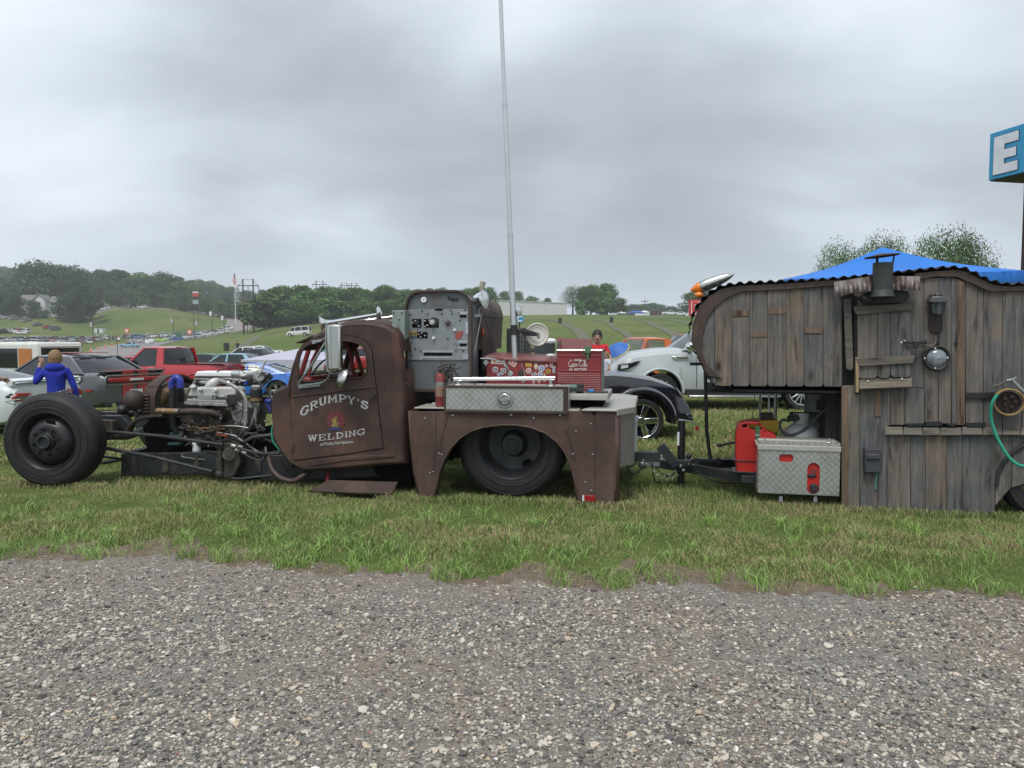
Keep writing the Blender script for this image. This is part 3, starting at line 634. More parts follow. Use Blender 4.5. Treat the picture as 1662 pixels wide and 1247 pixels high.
g = drop(486, 165); far_car('van', 'white', g.x, g.y, 3.1, 'long white classic wagon alone on the grass below the wood', None)
# cars between the red pickup and the blue coupe, and beyond
one('sedan', 'white', 398, 62, 3.0, 'white sedan behind the red pickup bed, left of the white saloon'); one('classic', 'white', 412, 66, 3.1, 'white low car with long boot on the grass behind the pickup')
one('sedan', 'black', 408, 55, 3.0, 'black sedan in front of the white low car'); one('sedan', 'pale blue', 372, 40, 3.05, 'pale blue sedan roof just above the red pickup bed'); one('classic', 'dark green', 326, 44, 3.1, 'dark green car roof behind the red pickup cab')
one('classic', 'teal', 560, 50, .1, 'pale teal classic seen through the rusty cab window'); one('classic', 'red', 590, 44, 3.1, 'red classic seen through the rusty cab window')
one('classic', 'orange', 530, 52, 3.0, 'orange coupe seen through the front of the cab window'); one('sedan', 'white', 500, 44, .1, 'white sedan behind the orange coupe through the cab')

# ------------------------------------------------------------------ small things on the hill
M_cone = mat('cone_orange', (.75, .13, .03), .5); M_pole = mat('dark_pole', (.03, .028, .026), .8); M_wood = mat('pole_wood', (.09, .07, .055), .9, var=.25, vs=5)
M_sheet = mat('warehouse_sheet', (.52, .53, .52), .6, var=.05, vs=.3, bump=.4, bs=4); M_roofm = mat('warehouse_roof', (.48, .50, .50), .6, var=.06, vs=.2)
cb_ = MB(); cb_.lathe([(.2, .03), (.14, .05), (.03, .75), (.001, .76)], (0, 0, 0), (0, 0, 1), 10).box((-.25, -.25, 0), (.25, .25, .04)); cone0 = None
def cone(px, Y):
    global cone0
    g = hit(px, Y, 100)
    if cone0 is None:
        r = thing('traffic_cone', 'orange traffic cone in the line along the road', 'traffic cone', (0, 0, 0)); o = cb_.build('cone', M_cone, r); cone0 = r
        b = MB(); b.cyl((0, 0, .38), (0, 0, .52), .095, 10, .07); b.build('stripe', M_white, r)
    else: r = copy_tree(cone0)
    r.location = g+Vector((0, 0, .12)); tag(r, 'orange traffic cone in the line along the road', 'traffic cone', 'traffic cones along the road'); r.scale = (1.25,)*3
for px, Y in [(148, 572), (160, 568), (171, 565), (182, 562), (192, 559), (206, 556), (225, 553), (236, 552), (262, 550), (284, 549), (300, 548), (322, 545), (345, 543), (352, 540), (360, 538), (370, 535), (380, 531), (390, 528), (399, 524), (408, 530), (366, 515), (352, 512), (340, 510), (325, 508), (312, 507)]: cone(px, Y)
# people: one simple standing figure kit for far spectators
M_skin = mat('skin', (.42, .24, .17), .6, var=.06); M_jeans = mat('denim', (.05, .08, .15), .85, var=.2, vs=30); M_hair = mat('brown_hair', (.10, .055, .025), .7, var=.25, vs=40); M_bhair = mat('dark_hair', (.015, .012, .01), .6)
M_cloth = mat('clothing', (1, 1, 1), .85, var=.1, objcol=True)
def far_person(px, Y, col, label, group):
    g = drop(px, Y)
    if 'person' not in PROTO:
        r = bpy.data.objects.new('person', None); COL.objects.link(r); BASE[r.name] = Vector()
        b = MB()
        for s in (1, -1): b.tube([(0, .09*s, 0), (.02, .10*s, .45), (0, .08*s, .9)], [.06, .07, .09], 8)
        b.tube([(0, 0, .85), (0, 0, 1.1), (0, 0, 1.38), (0, 0, 1.48)], [.15, .15, .19, .08], 10).ball((0, 0, 1.62), .115, 10, (1, .85, 1.2))
        for s in (1, -1): b.tube([(0, .19*s, 1.4), (.02, .25*s, 1.12), (.1, .24*s, .88)], [.06, .05, .04], 6)
        b.build('body', M_skin, r)
        b = MB(); b.tube([(0, 0, .88), (0, 0, 1.1), (0, 0, 1.39), (0, 0, 1.46)], [.165, .165, .205, .09], 10)
        for s in (1, -1): b.tube([(0, .18*s, 1.41), (.01, .24*s, 1.18)], [.075, .065], 6)
        b.build('shirt', M_cloth, r)
        b = MB()
        for s in (1, -1): b.tube([(0, .09*s, .08), (.02, .10*s, .45), (0, .085*s, .92)], [.075, .085, .115], 8)
        b.build('trousers', M_jeans, r); MB().ball((-.01, 0, 1.66), .12, 8, (1, .9, 1.0)).build('hair', M_bhair, r); PROTO['person'] = r
    else: r = copy_tree(PROTO['person'])
    r.location = g+Vector((0, 0, .05)); r.rotation_euler = (0, 0, random.random()*6)
    for o in r.children: o.color = col+(1,)
    tag(r, label, 'person', group)
for i in range(16): far_person(176+i*3.1+random.uniform(-1, 1), 272+i*1+random.uniform(-3, 3), random.choice([(.05, .05, .06), (.3, .05, .05), (.5, .5, .5), (.05, .08, .2), (.1, .1, .1)]), 'spectator standing in the dense group beside the road', 'spectators beside the road')
for i in range(9): far_person(222+i*7+random.uniform(-2, 2), 262+i*2, random.choice([(.5, .06, .05), (.3, .3, .3), (.05, .05, .06), (.55, .2, .05)]), 'person walking between the queued cars and cones', 'people walking among the queued cars')
for px, Y in ((129, 205), (134, 202)): far_person(px, Y, (.4, .08, .06), 'pedestrian on the verge left of the road', 'pedestrians left of the road')
far_person(350+35, 100, (.05, .05, .06), 'lone dark figure standing beside the dirt track', None)
# poles, lamps, banners
def pole_h(px, Y, top, r, b, frame=0): g = drop(px, Y); h = at(px, top, Y).z-g.z; return g, h
def utility_frame(pxs, Y, top, bar, label, w):
    g = drop(pxs[0], Y); r = thing('power_line_tower', label, 'utility pole', tuple(g)); b = MB()
    zt = at(pxs[0], top, Y).z; zb = at(pxs[0], bar, Y).z; x0 = g.x; x1 = drop(pxs[1], Y).x; s = x1-x0; k = (zt-g.z)/14
    for x in (x0, x1):
        q = MB(); q.cyl((x, Y, g.z-1), (x, Y, zt), .22*k*w, 8, .15*k*w); q.build('pole', M_wood, r)
    b.box((x0-s*.55, Y-.08*k, zb-.12*k), (x1+s*.55, Y+.08*k, zb+.12*k)); b.cyl((x0, Y, zt-.2), (x1, Y, zt-.2), .05*k, 5)
    b.cyl((x0-s*.5, Y, zb), (x0, Y, zb+s*.5), .05*k, 5).cyl((x1+s*.5, Y, zb), (x1, Y, zb+s*.5), .05*k, 5); b.build('crossarm', M_wood, r)
    b = MB()
    for x in (x0-s*.5, (x0+x1)/2, x1+s*.5): b.cyl((x, Y, zb-.9*k), (x, Y, zb), .09*k, 6)
    b.build('insulator', M_pole, r); return (x0, x1, s, zb, k, Y)
u1 = utility_frame((396, 412.5), 252, 453, 464, 'nearest twin pole power line frame right of the flagpole', 1.2)
u2 = utility_frame((514.5, 525.5), 330, 456, 462, 'twin pole power frame above the wood behind the cab', 1)
u3 = utility_frame((556, 564), 430, 459.5, 464, 'small far twin pole power frame left of the pair above the wood', 1)
u4 = utility_frame((571.5, 580), 440, 459.5, 464, 'small far twin pole power frame right of the pair above the wood', 1)
def wire(name, a, b_, sag, r, label):
    P = [Vector(a).lerp(Vector(b_), t/16)-Vector((0, 0, sag*4*(t/16)*(1-t/16))) for t in range(17)]
    tag(MB().tube(P, r, 4).build(name, M_pole), label, 'power line')
for k, nm in ((-.5, 'left'), (.5, 'middle'), (1.5, 'right')):
    a = (u1[0]+u1[2]*k, u1[5], u1[3]-.9); c = (u2[0]+u2[2]*k, u2[5], u2[3]-.9)
    wire('power_line', a, c, 4, .022, '%s power cable strung between the twin pole frames' % nm)
def cable(pa, Ya, pb, Yb, sag, label): wire('power_line', at(*pa, Ya), at(*pb, Yb), sag, .045, label)
cable((-40, 462), 380, (226, 461), 380, 3, 'upper overhead cable across the left wood'); cable((226, 461), 380, (420, 484), 330, 3, 'upper overhead cable right of the wooden pole')
cable((-40, 470), 380, (226, 465), 380, 2, 'lower overhead cable across the left wood'); cable((226, 465), 380, (420, 487), 330, 2, 'lower overhead cable right of the wooden pole')
def simple_pole(px, Y, top, r, label, arm=0, m=M_wood, cat='utility pole', name='utility_pole'):
    g = drop(px, Y); zt = at(px, top, Y).z; t = thing(name, label, cat, tuple(g)); MB().cyl((g.x, Y, g.z-1), (g.x, Y, zt), r, 8, r*.7).build('pole', m, t)
    if arm: MB().box((g.x-arm, Y-.1, zt-.9), (g.x+arm, Y+.1, zt-.65)).box((g.x-arm*.8, Y-.1, zt-2), (g.x+arm*.8, Y+.1, zt-1.8)).build('crossarm', m, t)
    return t
simple_pole(227, 378, 464, .2, 'single wooden utility pole on the upper road', 1.1); simple_pole(1005, 262, 482, .16, 'wooden power pole on the crest left of the tents', 1.3); simple_pole(1046, 300, 486, .16, 'farther wooden power pole right of the blue tents', 1.5)
simple_pole(986, 250, 484, .09, 'thin grey lamp mast on the crest beside the tree clump', 0, M_pole, 'mast', 'mast'); simple_pole(1012, 290, 492, .1, 'short thin mast between the two power poles', 0, M_pole, 'mast', 'mast')
# checkered banners and lamps by the road
M_check = None
def check_mat():
    m, nt, b, L = new_mat('checkered_cloth'); tc = nt.nodes.new('ShaderNodeTexCoord'); c = nd(nt, 'ShaderNodeTexChecker', Scale=2.6); L.new(tc.outputs['Object'], c.inputs['Vector']); c.inputs[1].default_value = (.75, .75, .75, 1); c.inputs[2].default_value = (.02, .02, .02, 1)
    L.new(c.outputs[0], b.inputs['Base Color']); b.inputs['Roughness'].default_value = .8; return m
M_check = check_mat()
def banner(px, Y, top, base_lab, side=-1, lamp=False, white=False):
    g = drop(px, Y); zt = at(px, top, Y).z; k = Y/190; t = thing('banner_pole', base_lab, 'banner pole', tuple(g)); MB().cyl((g.x, Y, g.z-.5), (g.x, Y, zt), .07*k, 8).build('pole', M_pole, t)
    MB().box((g.x+side*.10*k, Y-.02, zt-1.15*k), (g.x+side*.68*k, Y+.03, zt-.1*k)).build('banner', M_white if white else M_check, t)
    if lamp:
        b = MB(); b.tube([(g.x, Y, zt-.3), (g.x-side*.6*k, Y, zt+.25*k), (g.x-side*1.2*k, Y, zt)], .04*k, 6); b.build('lamp_arm', M_pole, t); MB().lathe([(.02, .2*k), (.12*k, .1*k), (.22*k, -.1*k), (.18*k, -.12*k)], (g.x-side*1.2*k, Y, zt), (0, 0, 1), 10).build('lamp', M_pole, t)
banner(151, 255, 523, 'checkered flag banner on a black pole left of the road', -1); banner(190, 112, 547, 'checkered flag banner pole nearest the pale blue car', 1); banner(282, 272, 517, 'checkered banner on a black lamp post left of the orange board', -1, True)
banner(316, 258, 521, 'checkered banner on the curved black lamp post right of the orange board', 1, True); banner(345, 320, 505, 'pale banner on a thin pole at the upper road', -1, white=True); banner(364, 280, 512, 'thin dark pole banner at the road bend', -1, white=True)
banner(402, 260, 518, 'slim black pole with banner between the twin poles', 1, white=True)
# boards, sign tower, flag
def board(px, Y, top, bot, w, m, label, leg=True, m2=None, name='sign_board'):
    c = at(px, top, Y); zb = at(px, bot, Y).z; g = drop(px, Y); t = thing(name, label, 'sign', (g.x, Y, g.z)); MB().box((g.x-w/2, Y-.05, zb), (g.x+w/2, Y+.05, c.z)).build('panel', m, t)
    if m2: MB().box((g.x-w*.22, Y-.07, zb+(c.z-zb)*.2), (g.x+w*.22, Y-.05, c.z-(c.z-zb)*.2)).build('symbol', m2, t)
    b = MB()
    for s in (-.4, .4): b.cyl((g.x+s*w, Y, g.z-.3), (g.x+s*w, Y, zb+.1), .05, 6)
    b.build('post', M_pole, t); return t
M_or = mat('orange_board', (.62, .12, .04), .6); M_gb = mat('green_board', (.04, .12, .08), .6); M_rb = mat('red_board', (.5, .03, .03), .6)
board(206, 268, 533, 541, 1.6, M_or, 'orange board with white symbol above the spectators', m2=M_white); board(308, 256, 535, 543, 1.6, M_or, 'orange board with white symbol beside the lime green hot rod', m2=M_white); board(290, 240, 540, 548, 2, M_gb, 'dark green board on the road verge')
board(239, 212, 551, 557, 1.2, M_white, 'small white board leaning by the road left of the blue coupe'); board(246, 222, 550, 555, 1, M_white, 'small white board next to the blue coupe')
g = drop(319, 330); t = thing('sign_tower', 'tall stacked signboard with red, black and grey panels by the wood', 'sign', tuple(g))
def tower(z0, z1, m, nm): MB().box((g.x-1.2, g.y-.2, at(319, z1, g.y).z), (g.x+1.2, g.y+.2, at(319, z0, g.y).z)).build(nm, m, t)
tower(473.5, 475.5, M_white, 'header'); tower(476, 481.5, M_rb, 'red_panel'); tower(482, 486.5, M_blackm, 'black_panel'); tower(487, 494, mat('grey_panel', (.3, .33, .35), .6), 'grey_panel')
b = MB()
for s in (-1, 1): b.cyl((g.x+s, g.y, g.z-.3), (g.x+s, g.y, at(319, 474, g.y).z), .1, 6)
b.build('post', M_pole, t)
g = drop(383, 350); t = thing('flagpole', 'tall white flagpole flying a limp striped flag', 'flagpole', tuple(g)); zt = at(383, 438, 350).z; MB().cyl((g.x, 350, g.z-.5), (g.x, 350, zt), .17, 8, .12).ball((g.x, 350, zt+.1), .25).build('pole', M_white, t)
def flag_mat():
    m, nt, b, L = new_mat('flag_cloth'); tc = nt.nodes.new('ShaderNodeTexCoord'); w = nd(nt, 'ShaderNodeTexWave', Scale=.55, Distortion=2.0, bands_direction='DIAGONAL'); L.new(tc.outputs['Object'], w.inputs['Vector'])
    r = ramp(nt, [(.45, (.5, .03, .04)), (.55, (.7, .7, .7))]); L.new(w.outputs['Color'], r.inputs[0]); L.new(r.outputs[0], b.inputs['Base Color']); b.inputs['Roughness'].default_value = .9; return m
b = MB(); zf0, zf1 = at(383, 463, 350).z, at(383, 446, 350).z
b.loft([[(g.x-.9*w, 350-.2, z), (g.x-.2*w, 350-.45*w, z+.1), (g.x+.5*w, 350-.1, z), (g.x+.95*w, 350-.3*w, z-.1), (g.x+.5*w, 350+.1, z), (g.x-.2*w, 350-.2, z+.1)] for z, w in ((zf0, .25), (zf0+1.0, 1.0), (zf0+2.4, .95), (zf1-1.2, .6), (zf1, .2))]).build('flag', flag_mat(), t)
b = MB(); b.box((g.x-.3, 349.6, zf1-1.4), (g.x+.1, 350.2, zf1+.4)).build('canton', mat('flag_blue', (.03, .04, .14), .9), t, bevel=.1)
# white house with gables, white shed
M_siding = mat('white_siding', (.60, .62, .60), .7, var=.05, vs=.5); M_shingle = mat('grey_shingle', (.16, .155, .15), .9, var=.15, vs=2); M_dkwin = mat('dark_window', (.04, .05, .06), .2)
Yh = 346; x0, x1 = at(30, 500, Yh).x, at(93, 500, Yh).x; gz = tz((x0+x1)/2, Yh)-1; ze = at(60, 488, Yh).z; zr_ = at(60, 480, Yh).z
t = thing('white_house', 'long white gabled house with grey shingle roof on the hill', 'house', ((x0+x1)/2, Yh, gz))
b = MB(); b.box((x0, Yh, gz), (x1-3.4, Yh+8, ze)); gx0, gx1 = at(60, 488, Yh).x, at(78, 488, Yh).x
b.prism([(gx0, gz), (gx1, gz), (gx1, ze), ((gx0+gx1)/2, zr_+.2), (gx0, ze)], Yh-2.5, Yh+4); b.box((gx1-.2, Yh+.3, gz), (x1, Yh+7, ze-.8)); b.build('wall', M_siding, t)
b = MB(); b.prism([(Yh-.6, ze-.05), (Yh+4, zr_+.3), (Yh+8.6, ze-.05), (Yh+8.6, ze+.15), (Yh+4, zr_+.55), (Yh-.6, ze+.15)], x0-.5, gx0+1, 'x')
b.prism([(gx0-.5, ze-.15), ((gx0+gx1)/2, zr_+.2), (gx1+.5, ze-.15), (gx1+.5, ze+.1), ((gx0+gx1)/2, zr_+.45), (gx0-.5, ze+.1)], Yh-2.9, Yh+4)
b.prism([(Yh-.3, ze-1.0), (Yh+3.5, zr_-.3), (Yh+7.3, ze-1.0), (Yh+7.3, ze-.8), (Yh+3.5, zr_-.1), (Yh-.3, ze-.8)], gx1-.5, x1+.5, 'x'); b.build('roof', M_shingle, t)
for px in (36, 45, 53, 69, 84, 89):
    c = at(px, 493, Yh); yy = Yh-2.56 if px == 69 else (Yh-.06 if px < 60 else Yh+.24); MB().box((c.x-.5, yy, c.z-.6), (c.x+.5, yy+.08, c.z+.5)).build('window', M_dkwin, t)
g = drop(160, 312); t = thing('small_shed', 'small white flat roofed shed at the foot of the big evergreen', 'shed', tuple(g)); b = MB(); b.box((g.x-1.7, g.y, g.z-.3), (g.x+1.7, g.y+2.5, g.z+2.0)).build('wall', M_siding, t)
MB().box((g.x-1.9, g.y-.2, g.z+2.0), (g.x+1.9, g.y+2.7, g.z+2.15)).build('roof', M_shingle, t); MB().box((g.x-.4, g.y-.05, g.z-.2), (g.x+.3, g.y, g.z+1.6)).build('door', M_dkwin, t)
# white warehouse on the crest
Yw = 285; gz = tz(at(860, 500, Yw).x, Yw)-1.5; xw0, xw1 = at(772, 500, Yw).x, at(920, 500, Yw).x; ztl = at(830, 486, Yw).z; ztr = at(920, 492, Yw+6).z
t = thing('white_warehouse', 'long low white metal warehouse on the crest', 'building', ((xw0+xw1)/2, Yw, gz))
b = MB(); b.add([(xw0, Yw, gz), (xw1, Yw, gz), (xw1, Yw, ztr-.2), (xw0, Yw, ztl+.1), (xw0, Yw+30, gz), (xw1, Yw+30, gz), (xw1, Yw+30, ztr), (xw0, Yw+30, ztl+.4)], [(0, 1, 2, 3), (1, 5, 6, 2), (5, 4, 7, 6), (4, 0, 3, 7)]); b.build('wall', M_sheet, t, smooth=False)
b = MB(); b.add([(xw0-.2, Yw-.25, ztl+.1), (xw1+.2, Yw-.25, ztr-.2), (xw1+.2, Yw+30, ztr+.5), (xw0-.2, Yw+30, ztl+.9), (xw0-.2, Yw-.25, ztl-.15), (xw1+.2, Yw-.25, ztr-.45), (xw1+.2, Yw+30, ztr+.1), (xw0-.2, Yw+30, ztl+.4)], [(0, 1, 2, 3), (4, 7, 6, 5), (0, 4, 5, 1), (1, 5, 6, 2), (3, 2, 6, 7), (0, 3, 7, 4)]).build('roof', M_roofm, t, smooth=False)
# canopy tents on the crest, trash barrels
M_tentb = mat('tent_blue', (.03, .12, .42), .6); M_tentw = mat('tent_white', (.66, .68, .7), .7)
def tent(px, Y, w, top, label, m, walls=None, group=None):
    g = drop(px, Y); t = thing('canopy_tent', label, 'canopy', tuple(g), group=group); zt = at(px, top, Y).z; ze = g.z+(zt-g.z)*.68; b = MB()
    b.add([(g.x-w/2, Y-w/2, ze), (g.x+w/2, Y-w/2, ze), (g.x+w/2, Y+w/2, ze), (g.x-w/2, Y+w/2, ze), (g.x, Y, zt)], [(0, 1, 4), (1, 2, 4), (2, 3, 4), (3, 0, 4)])
    v = ze-.25; b.add([(g.x-w/2, Y-w/2, ze), (g.x+w/2, Y-w/2, ze), (g.x+w/2, Y+w/2, ze), (g.x-w/2, Y+w/2, ze), (g.x-w/2, Y-w/2, v), (g.x+w/2, Y-w/2, v), (g.x+w/2, Y+w/2, v), (g.x-w/2, Y+w/2, v)], [(0, 4, 5, 1), (1, 5, 6, 2), (2, 6, 7, 3), (3, 7, 4, 0)]); b.build('canopy_top', m, t, solid=.02, smooth=False)
    for sx in (-1, 1):
        for sy in (-1, 1): MB().cyl((g.x+sx*w*.48, Y+sy*w*.48, g.z-.1), (g.x+sx*w*.48, Y+sy*w*.48, ze), .04, 6).build('leg', M_alu, t)
    if walls: MB().box((g.x-w*.46, Y-w*.46, g.z), (g.x+w*.46, Y-w*.44, ze-.05)).build('side_curtain', walls, t)
tent(1028, 262, 3.4, 505, 'blue canopy tent on the crest left of the white one', M_tentb); tent(1036, 258, 3, 504.5, 'blue and white canopy tent on the crest', M_tentb, M_tentw); tent(1045, 260, 3.2, 504, 'white walled canopy tent on the crest', M_tentw, M_tentw); tent(1008, 266, 3, 506, 'small pink white tent at the foot of the power pole', M_tentw)
barb = MB().lathe([(.28, 0), (.3, .02), (.3, .88), (.27, .9), (.27, .6)], (0, 0, 0), (0, 0, 1), 14)
for px, Y, lb in ((909, 190, 'dark round trash barrel on the slope below the warehouse'), (992, 200, 'dark round trash barrel on the slope by the lamp mast'), (367, 130, 'dark round trash barrel on the grass beside the road')):
    g = drop(px, Y); t = thing('trash_barrel', lb, 'trash barrel', (g.x, g.y, g.z)); q = MB(); q.T = Matrix.Translation(g) @ Matrix.Scale(1.5, 4); q.lathe([(.001, .01), (.28, 0), (.3, .02), (.3, .88), (.27, .9), (.27, .6)], (0, 0, 0), (0, 0, 1), 14); q.build('barrel', M_blackm, t); q = MB(); q.T = Matrix.Translation(g) @ Matrix.Scale(1.5, 4); q.lathe([(.305, .4), (.31, .42), (.305, .44)], (0, 0, 0), (0, 0, 1), 14).build('hoop', M_pole, t)
# C and D direction signs
def text_mesh(s, size, ext=.004, shear=0, bold=0.0, align='CENTER'):
    cu = bpy.data.curves.new('t', 'FONT'); cu.body = s; cu.size = size; cu.extrude = ext; cu.shear = shear; cu.offset = bold; cu.align_x = align; cu.align_y = 'CENTER'; cu.resolution_u = 3
    o = bpy.data.objects.new('t', cu); COL.objects.link(o); bpy.context.view_layer.update(); me = bpy.data.meshes.new_from_object(o.evaluated_get(bpy.context.evaluated_depsgraph_get())); bpy.data.objects.remove(o); return me
def text(name, s, size, loc, m, parent, frame_yaw=0.0, rotz=0.0, tilt=0.0, ext=.002, shear=0, bold=0.0, scx=1.0, align='CENTER'):
    """upright text facing -y of the parent's frame; loc in frame coordinates"""
    me = text_mesh(s, size, ext, shear, bold, align); base = BASE.get(parent.name, Vector()) if parent else Vector()
    me.transform(Matrix.Translation(Vector(loc)-base) @ Matrix.Rotation(rotz, 4, 'Z') @ Matrix.Rotation(tilt, 4, 'Y') @ Matrix.Rotation(PI/2, 4, 'X') @ Matrix.Diagonal((scx, 1, 1, 1)))
    me.materials.clear(); me.materials.append(m); o = link(name, me, parent); BASE[o.name] = base; return o
M_signblue = mat('sign_blue', (.035, .27, .52), .5, var=.05); M_offw = mat('letter_white', (.66, .68, .72), .5); M_navy = mat('navy', (.015, .03, .08), .5)
g = drop(843, 30); zt = at(843, 513, 30).z; t = thing('direction_sign', 'small blue sign with a white letter C beside the warehouse', 'sign', tuple(g)); MB().cyl((g.x, 30, g.z-.2), (g.x, 30, zt), .03, 8).build('post', M_pole, t)
MB().box((g.x-.10, 29.95, zt-.26), (g.x+.16, 30.0, zt)).build('panel', M_signblue, t); text('letter', 'C', .30, (g.x+.0, 29.93, zt-.13), M_offw, t, bold=.012)
g = drop(1132, 33); t = thing('direction_sign', 'red sign with a white letter D behind the camper front', 'sign', (g.x, 33, g.z)); zt, zb = at(1132, 487, 33).z, at(1132, 513, 33).z
MB().cyl((g.x, 33.1, g.z-.2), (g.x, 33.1, zb), .07, 8).build('post', M_pole, t); MB().box((g.x-.36, 32.95, zb), (g.x+.36, 33.15, zt)).build('panel', M_rb, t); MB().box((g.x-.30, 32.93, zb+.06), (g.x+.3, 32.95, zt-.06)).build('face', M_offw, t); text('letter', 'D', .66, (g.x-.05, 32.92, (zt+zb)/2), M_rb, t, bold=.02)
# ------------------------------------------------------------------ vehicles right behind the truck
def put(root, lp, px, Y, yaw, z=None):
    """stand a car so that its local point lp lies on the bearing px at depth Y"""
    P = at(px, 600, Y); c, s = math.cos(yaw), math.sin(yaw); x = P.x-(c*lp[0]-s*lp[1]); y = Y-(s*lp[0]+c*lp[1])
    root.location = (x, y, tz(x, y) if z is None else z); root.rotation_euler = (0, 0, yaw)
def quadplate(b, P, th=.012):
    """thin curved plate through four 3D corners"""
    P = [Vector(p) for p in P]; n = (P[1]-P[0]).cross(P[3]-P[0]).normalized()*th; Q = [p-n for p in P]
    return b.add(P+Q, [(0, 1, 2, 3), (7, 6, 5, 4), (0, 4, 5, 1), (1, 5, 6, 2), (2, 6, 7, 3), (3, 7, 4, 0)])
R_ = math.radians
# grey muscle coupe with red stripes
sp = dict(L=5.0, W=1.92, H=1.44, fx=1.5, rx=-1.42, r=.36, sill=.22, spokes=5, rim=M_blackm, wt=.70, wb=.90, house=(.95, .1, -1.15, -1.85), pillars=[(-1.85, -1.0, -1.15, -.75)],
    plan=[(-2.5, .84), (-2.42, .93), (-2.25, .97), (-1.9, 1.0), (-1.2, 1.0), (0, .97), (1.3, .99), (2.2, .93), (2.5, .80)],
    top=[(-2.5, 1.00), (-2.42, 1.04), (-1.9, 1.04), (-1.2, 1.03), (0, .96), (.9, .97), (1.6, .92), (2.35, .82), (2.5, .66)], low=[(-2.5, .34), (-2.3, .24), (2.3, .22), (2.5, .3)])
P_grey = paint('gunmetal_paint', (.085, .09, .098), .3, .4); P_strp = paint('red_stripe', (.35, .02, .03), .3)
root, body = make_car(sp, P_grey, 'muscle_coupe', 2); tag(root, 'gunmetal grey muscle coupe with red rear stripes behind the front tyre', 'car')
b = MB()
b.box((-2.53, -.78, .80), (-2.44, .78, .96)); b.build('lamp_bezel', M_black, root, bevel=.05); b = MB(); b.box((-2.555, -.74, .825), (-2.5, .74, .935)); tl = b.build('tail_lamp', M_redlamp, root, bevel=.04)
MB().box((-2.562, -.19, .855), (-2.55, .19, .905)).build('lettering_bar', M_clear, tl)
b = MB(); b.tube([(-2.535, y, z) for y, z in rrect(-.83, .77, .83, .985, .09, 5)]+[(-2.535, .83, .88)], .012, 6); b.build('lamp_trim', M_alu, root)
b = MB(); b.box((-2.53, -.86, 1.055), (-2.22, .86, 1.085)).box((-2.5, -.80, 1.0), (-2.3, -.74, 1.06)).box((-2.5, .74, 1.0), (-2.3, .80, 1.06)); b.build('spoiler', M_black, root, bevel=.012)
b = MB()
for y0, y1 in ((-.36, -.06), (.06, .36)):
    b.box((-2.535, y0, 1.05), (-2.2, y1, 1.091)); b.box((-2.518, y0, .32), (-2.49, y1, .80)); b.box((-2.518, y0, .94), (-2.49, y1, 1.05))
    quadplate(b, [(-2.45, y0, 1.085), (-2.45, y1, 1.085), (-1.9, y1, 1.085), (-1.9, y0, 1.085)]); quadplate(b, [(-1.12, y0, 1.49), (-1.12, y1, 1.49), (.05, y1, 1.487), (.05, y0, 1.487)])
b.build('stripe', P_strp, root, smooth=False)
MB().box((-2.54, -.17, .50), (-2.515, .17, .64)).build('licence_plate', M_plate, root); MB().box((-2.5, -.8, .26), (-2.42, .8, .40)).build('lower_bumper', M_blackm, root, bevel=.03)
b = MB()
for s in (1, -1): b.cyl((-2.55, s*.62, .30), (-2.3, s*.62, .30), .055, 14)
b.build('exhaust_tip', M_chrome, root); b = MB(); b.box((-2.25, .955, .62), (-2.05, .972, .67)).build('side_marker', M_redlamp, root)
b = MB(); b.tube([(-1.78+.085*math.cos(a), .962, .90+.07*math.sin(a)) for a in np.linspace(.4, 2*PI-.2, 14)], .018, 6).tube([(-1.78+.05*math.cos(a), .965, .90+.03*math.sin(a)) for a in np.linspace(0, 3, 6)], .014, 6).build('bee_badge', M_white, root)
put(root, (-2.5, .86), 166, 17.6, R_(155)); root.location.z += .08
# white coupe at the left edge
sp = dict(L=4.9, W=1.88, H=1.26, fx=1.45, rx=-1.15, r=.33, sill=.2, house=(1.0, .1, -.75, -1.95), wt=.68, wb=.88, pillars=[(-.35, -.1, -.3, -.15), (-1.2, -.6, -.75, -.55)],
    plan=[(-2.45, .86), (-2.35, .94), (-1.9, 1), (-1, 1), (0, .96), (1.3, 1), (2.2, .9), (2.45, .6)], top=[(-2.45, .86), (-2.38, .93), (-2.0, .95), (-1.0, .93), (0, .88), (.9, .90), (1.7, .78), (2.3, .62), (2.45, .5)], low=[(-2.45, .34), (-2.3, .26), (2.3, .2), (2.45, .3)])
root, body = make_car(sp, paint('pearl_white', (.62, .66, .66), .25), 'white_coupe', 2); tag(root, 'white coupe with wide dark red tail lamps at the left edge', 'car')
for s in (1, -1):
    b = MB(); b.prism([(s*.30, .70), (s*.40, .66), (s*.78, .66), (s*.82, .72), (s*.74, .80), (s*.45, .79)], -2.485, -2.40, 'x'); o = b.build('tail_lamp', M_redlamp, root, bevel=.02); MB().box((-2.49, min(s*.36, s*.5), .70), (-2.48, max(s*.36, s*.5), .755)).build('reverse_lamp', M_clear, o)
b = MB(); b.prism([(-2.5, 1.0), (-2.25, 1.03), (-2.2, 1.0), (-2.45, .975)], -.78, .78).box((-2.42, .70, .90), (-2.3, .78, 1.0)).box((-2.42, -.78, .90), (-2.3, -.70, 1.0)).build('spoiler', body.data.materials[0], root, bevel=.015)
MB().box((-2.49, -.2, .48), (-2.46, .2, .62)).build('licence_plate', M_plate, root)
put(root, (-2.45, .80), 20, 12.6, R_(172))
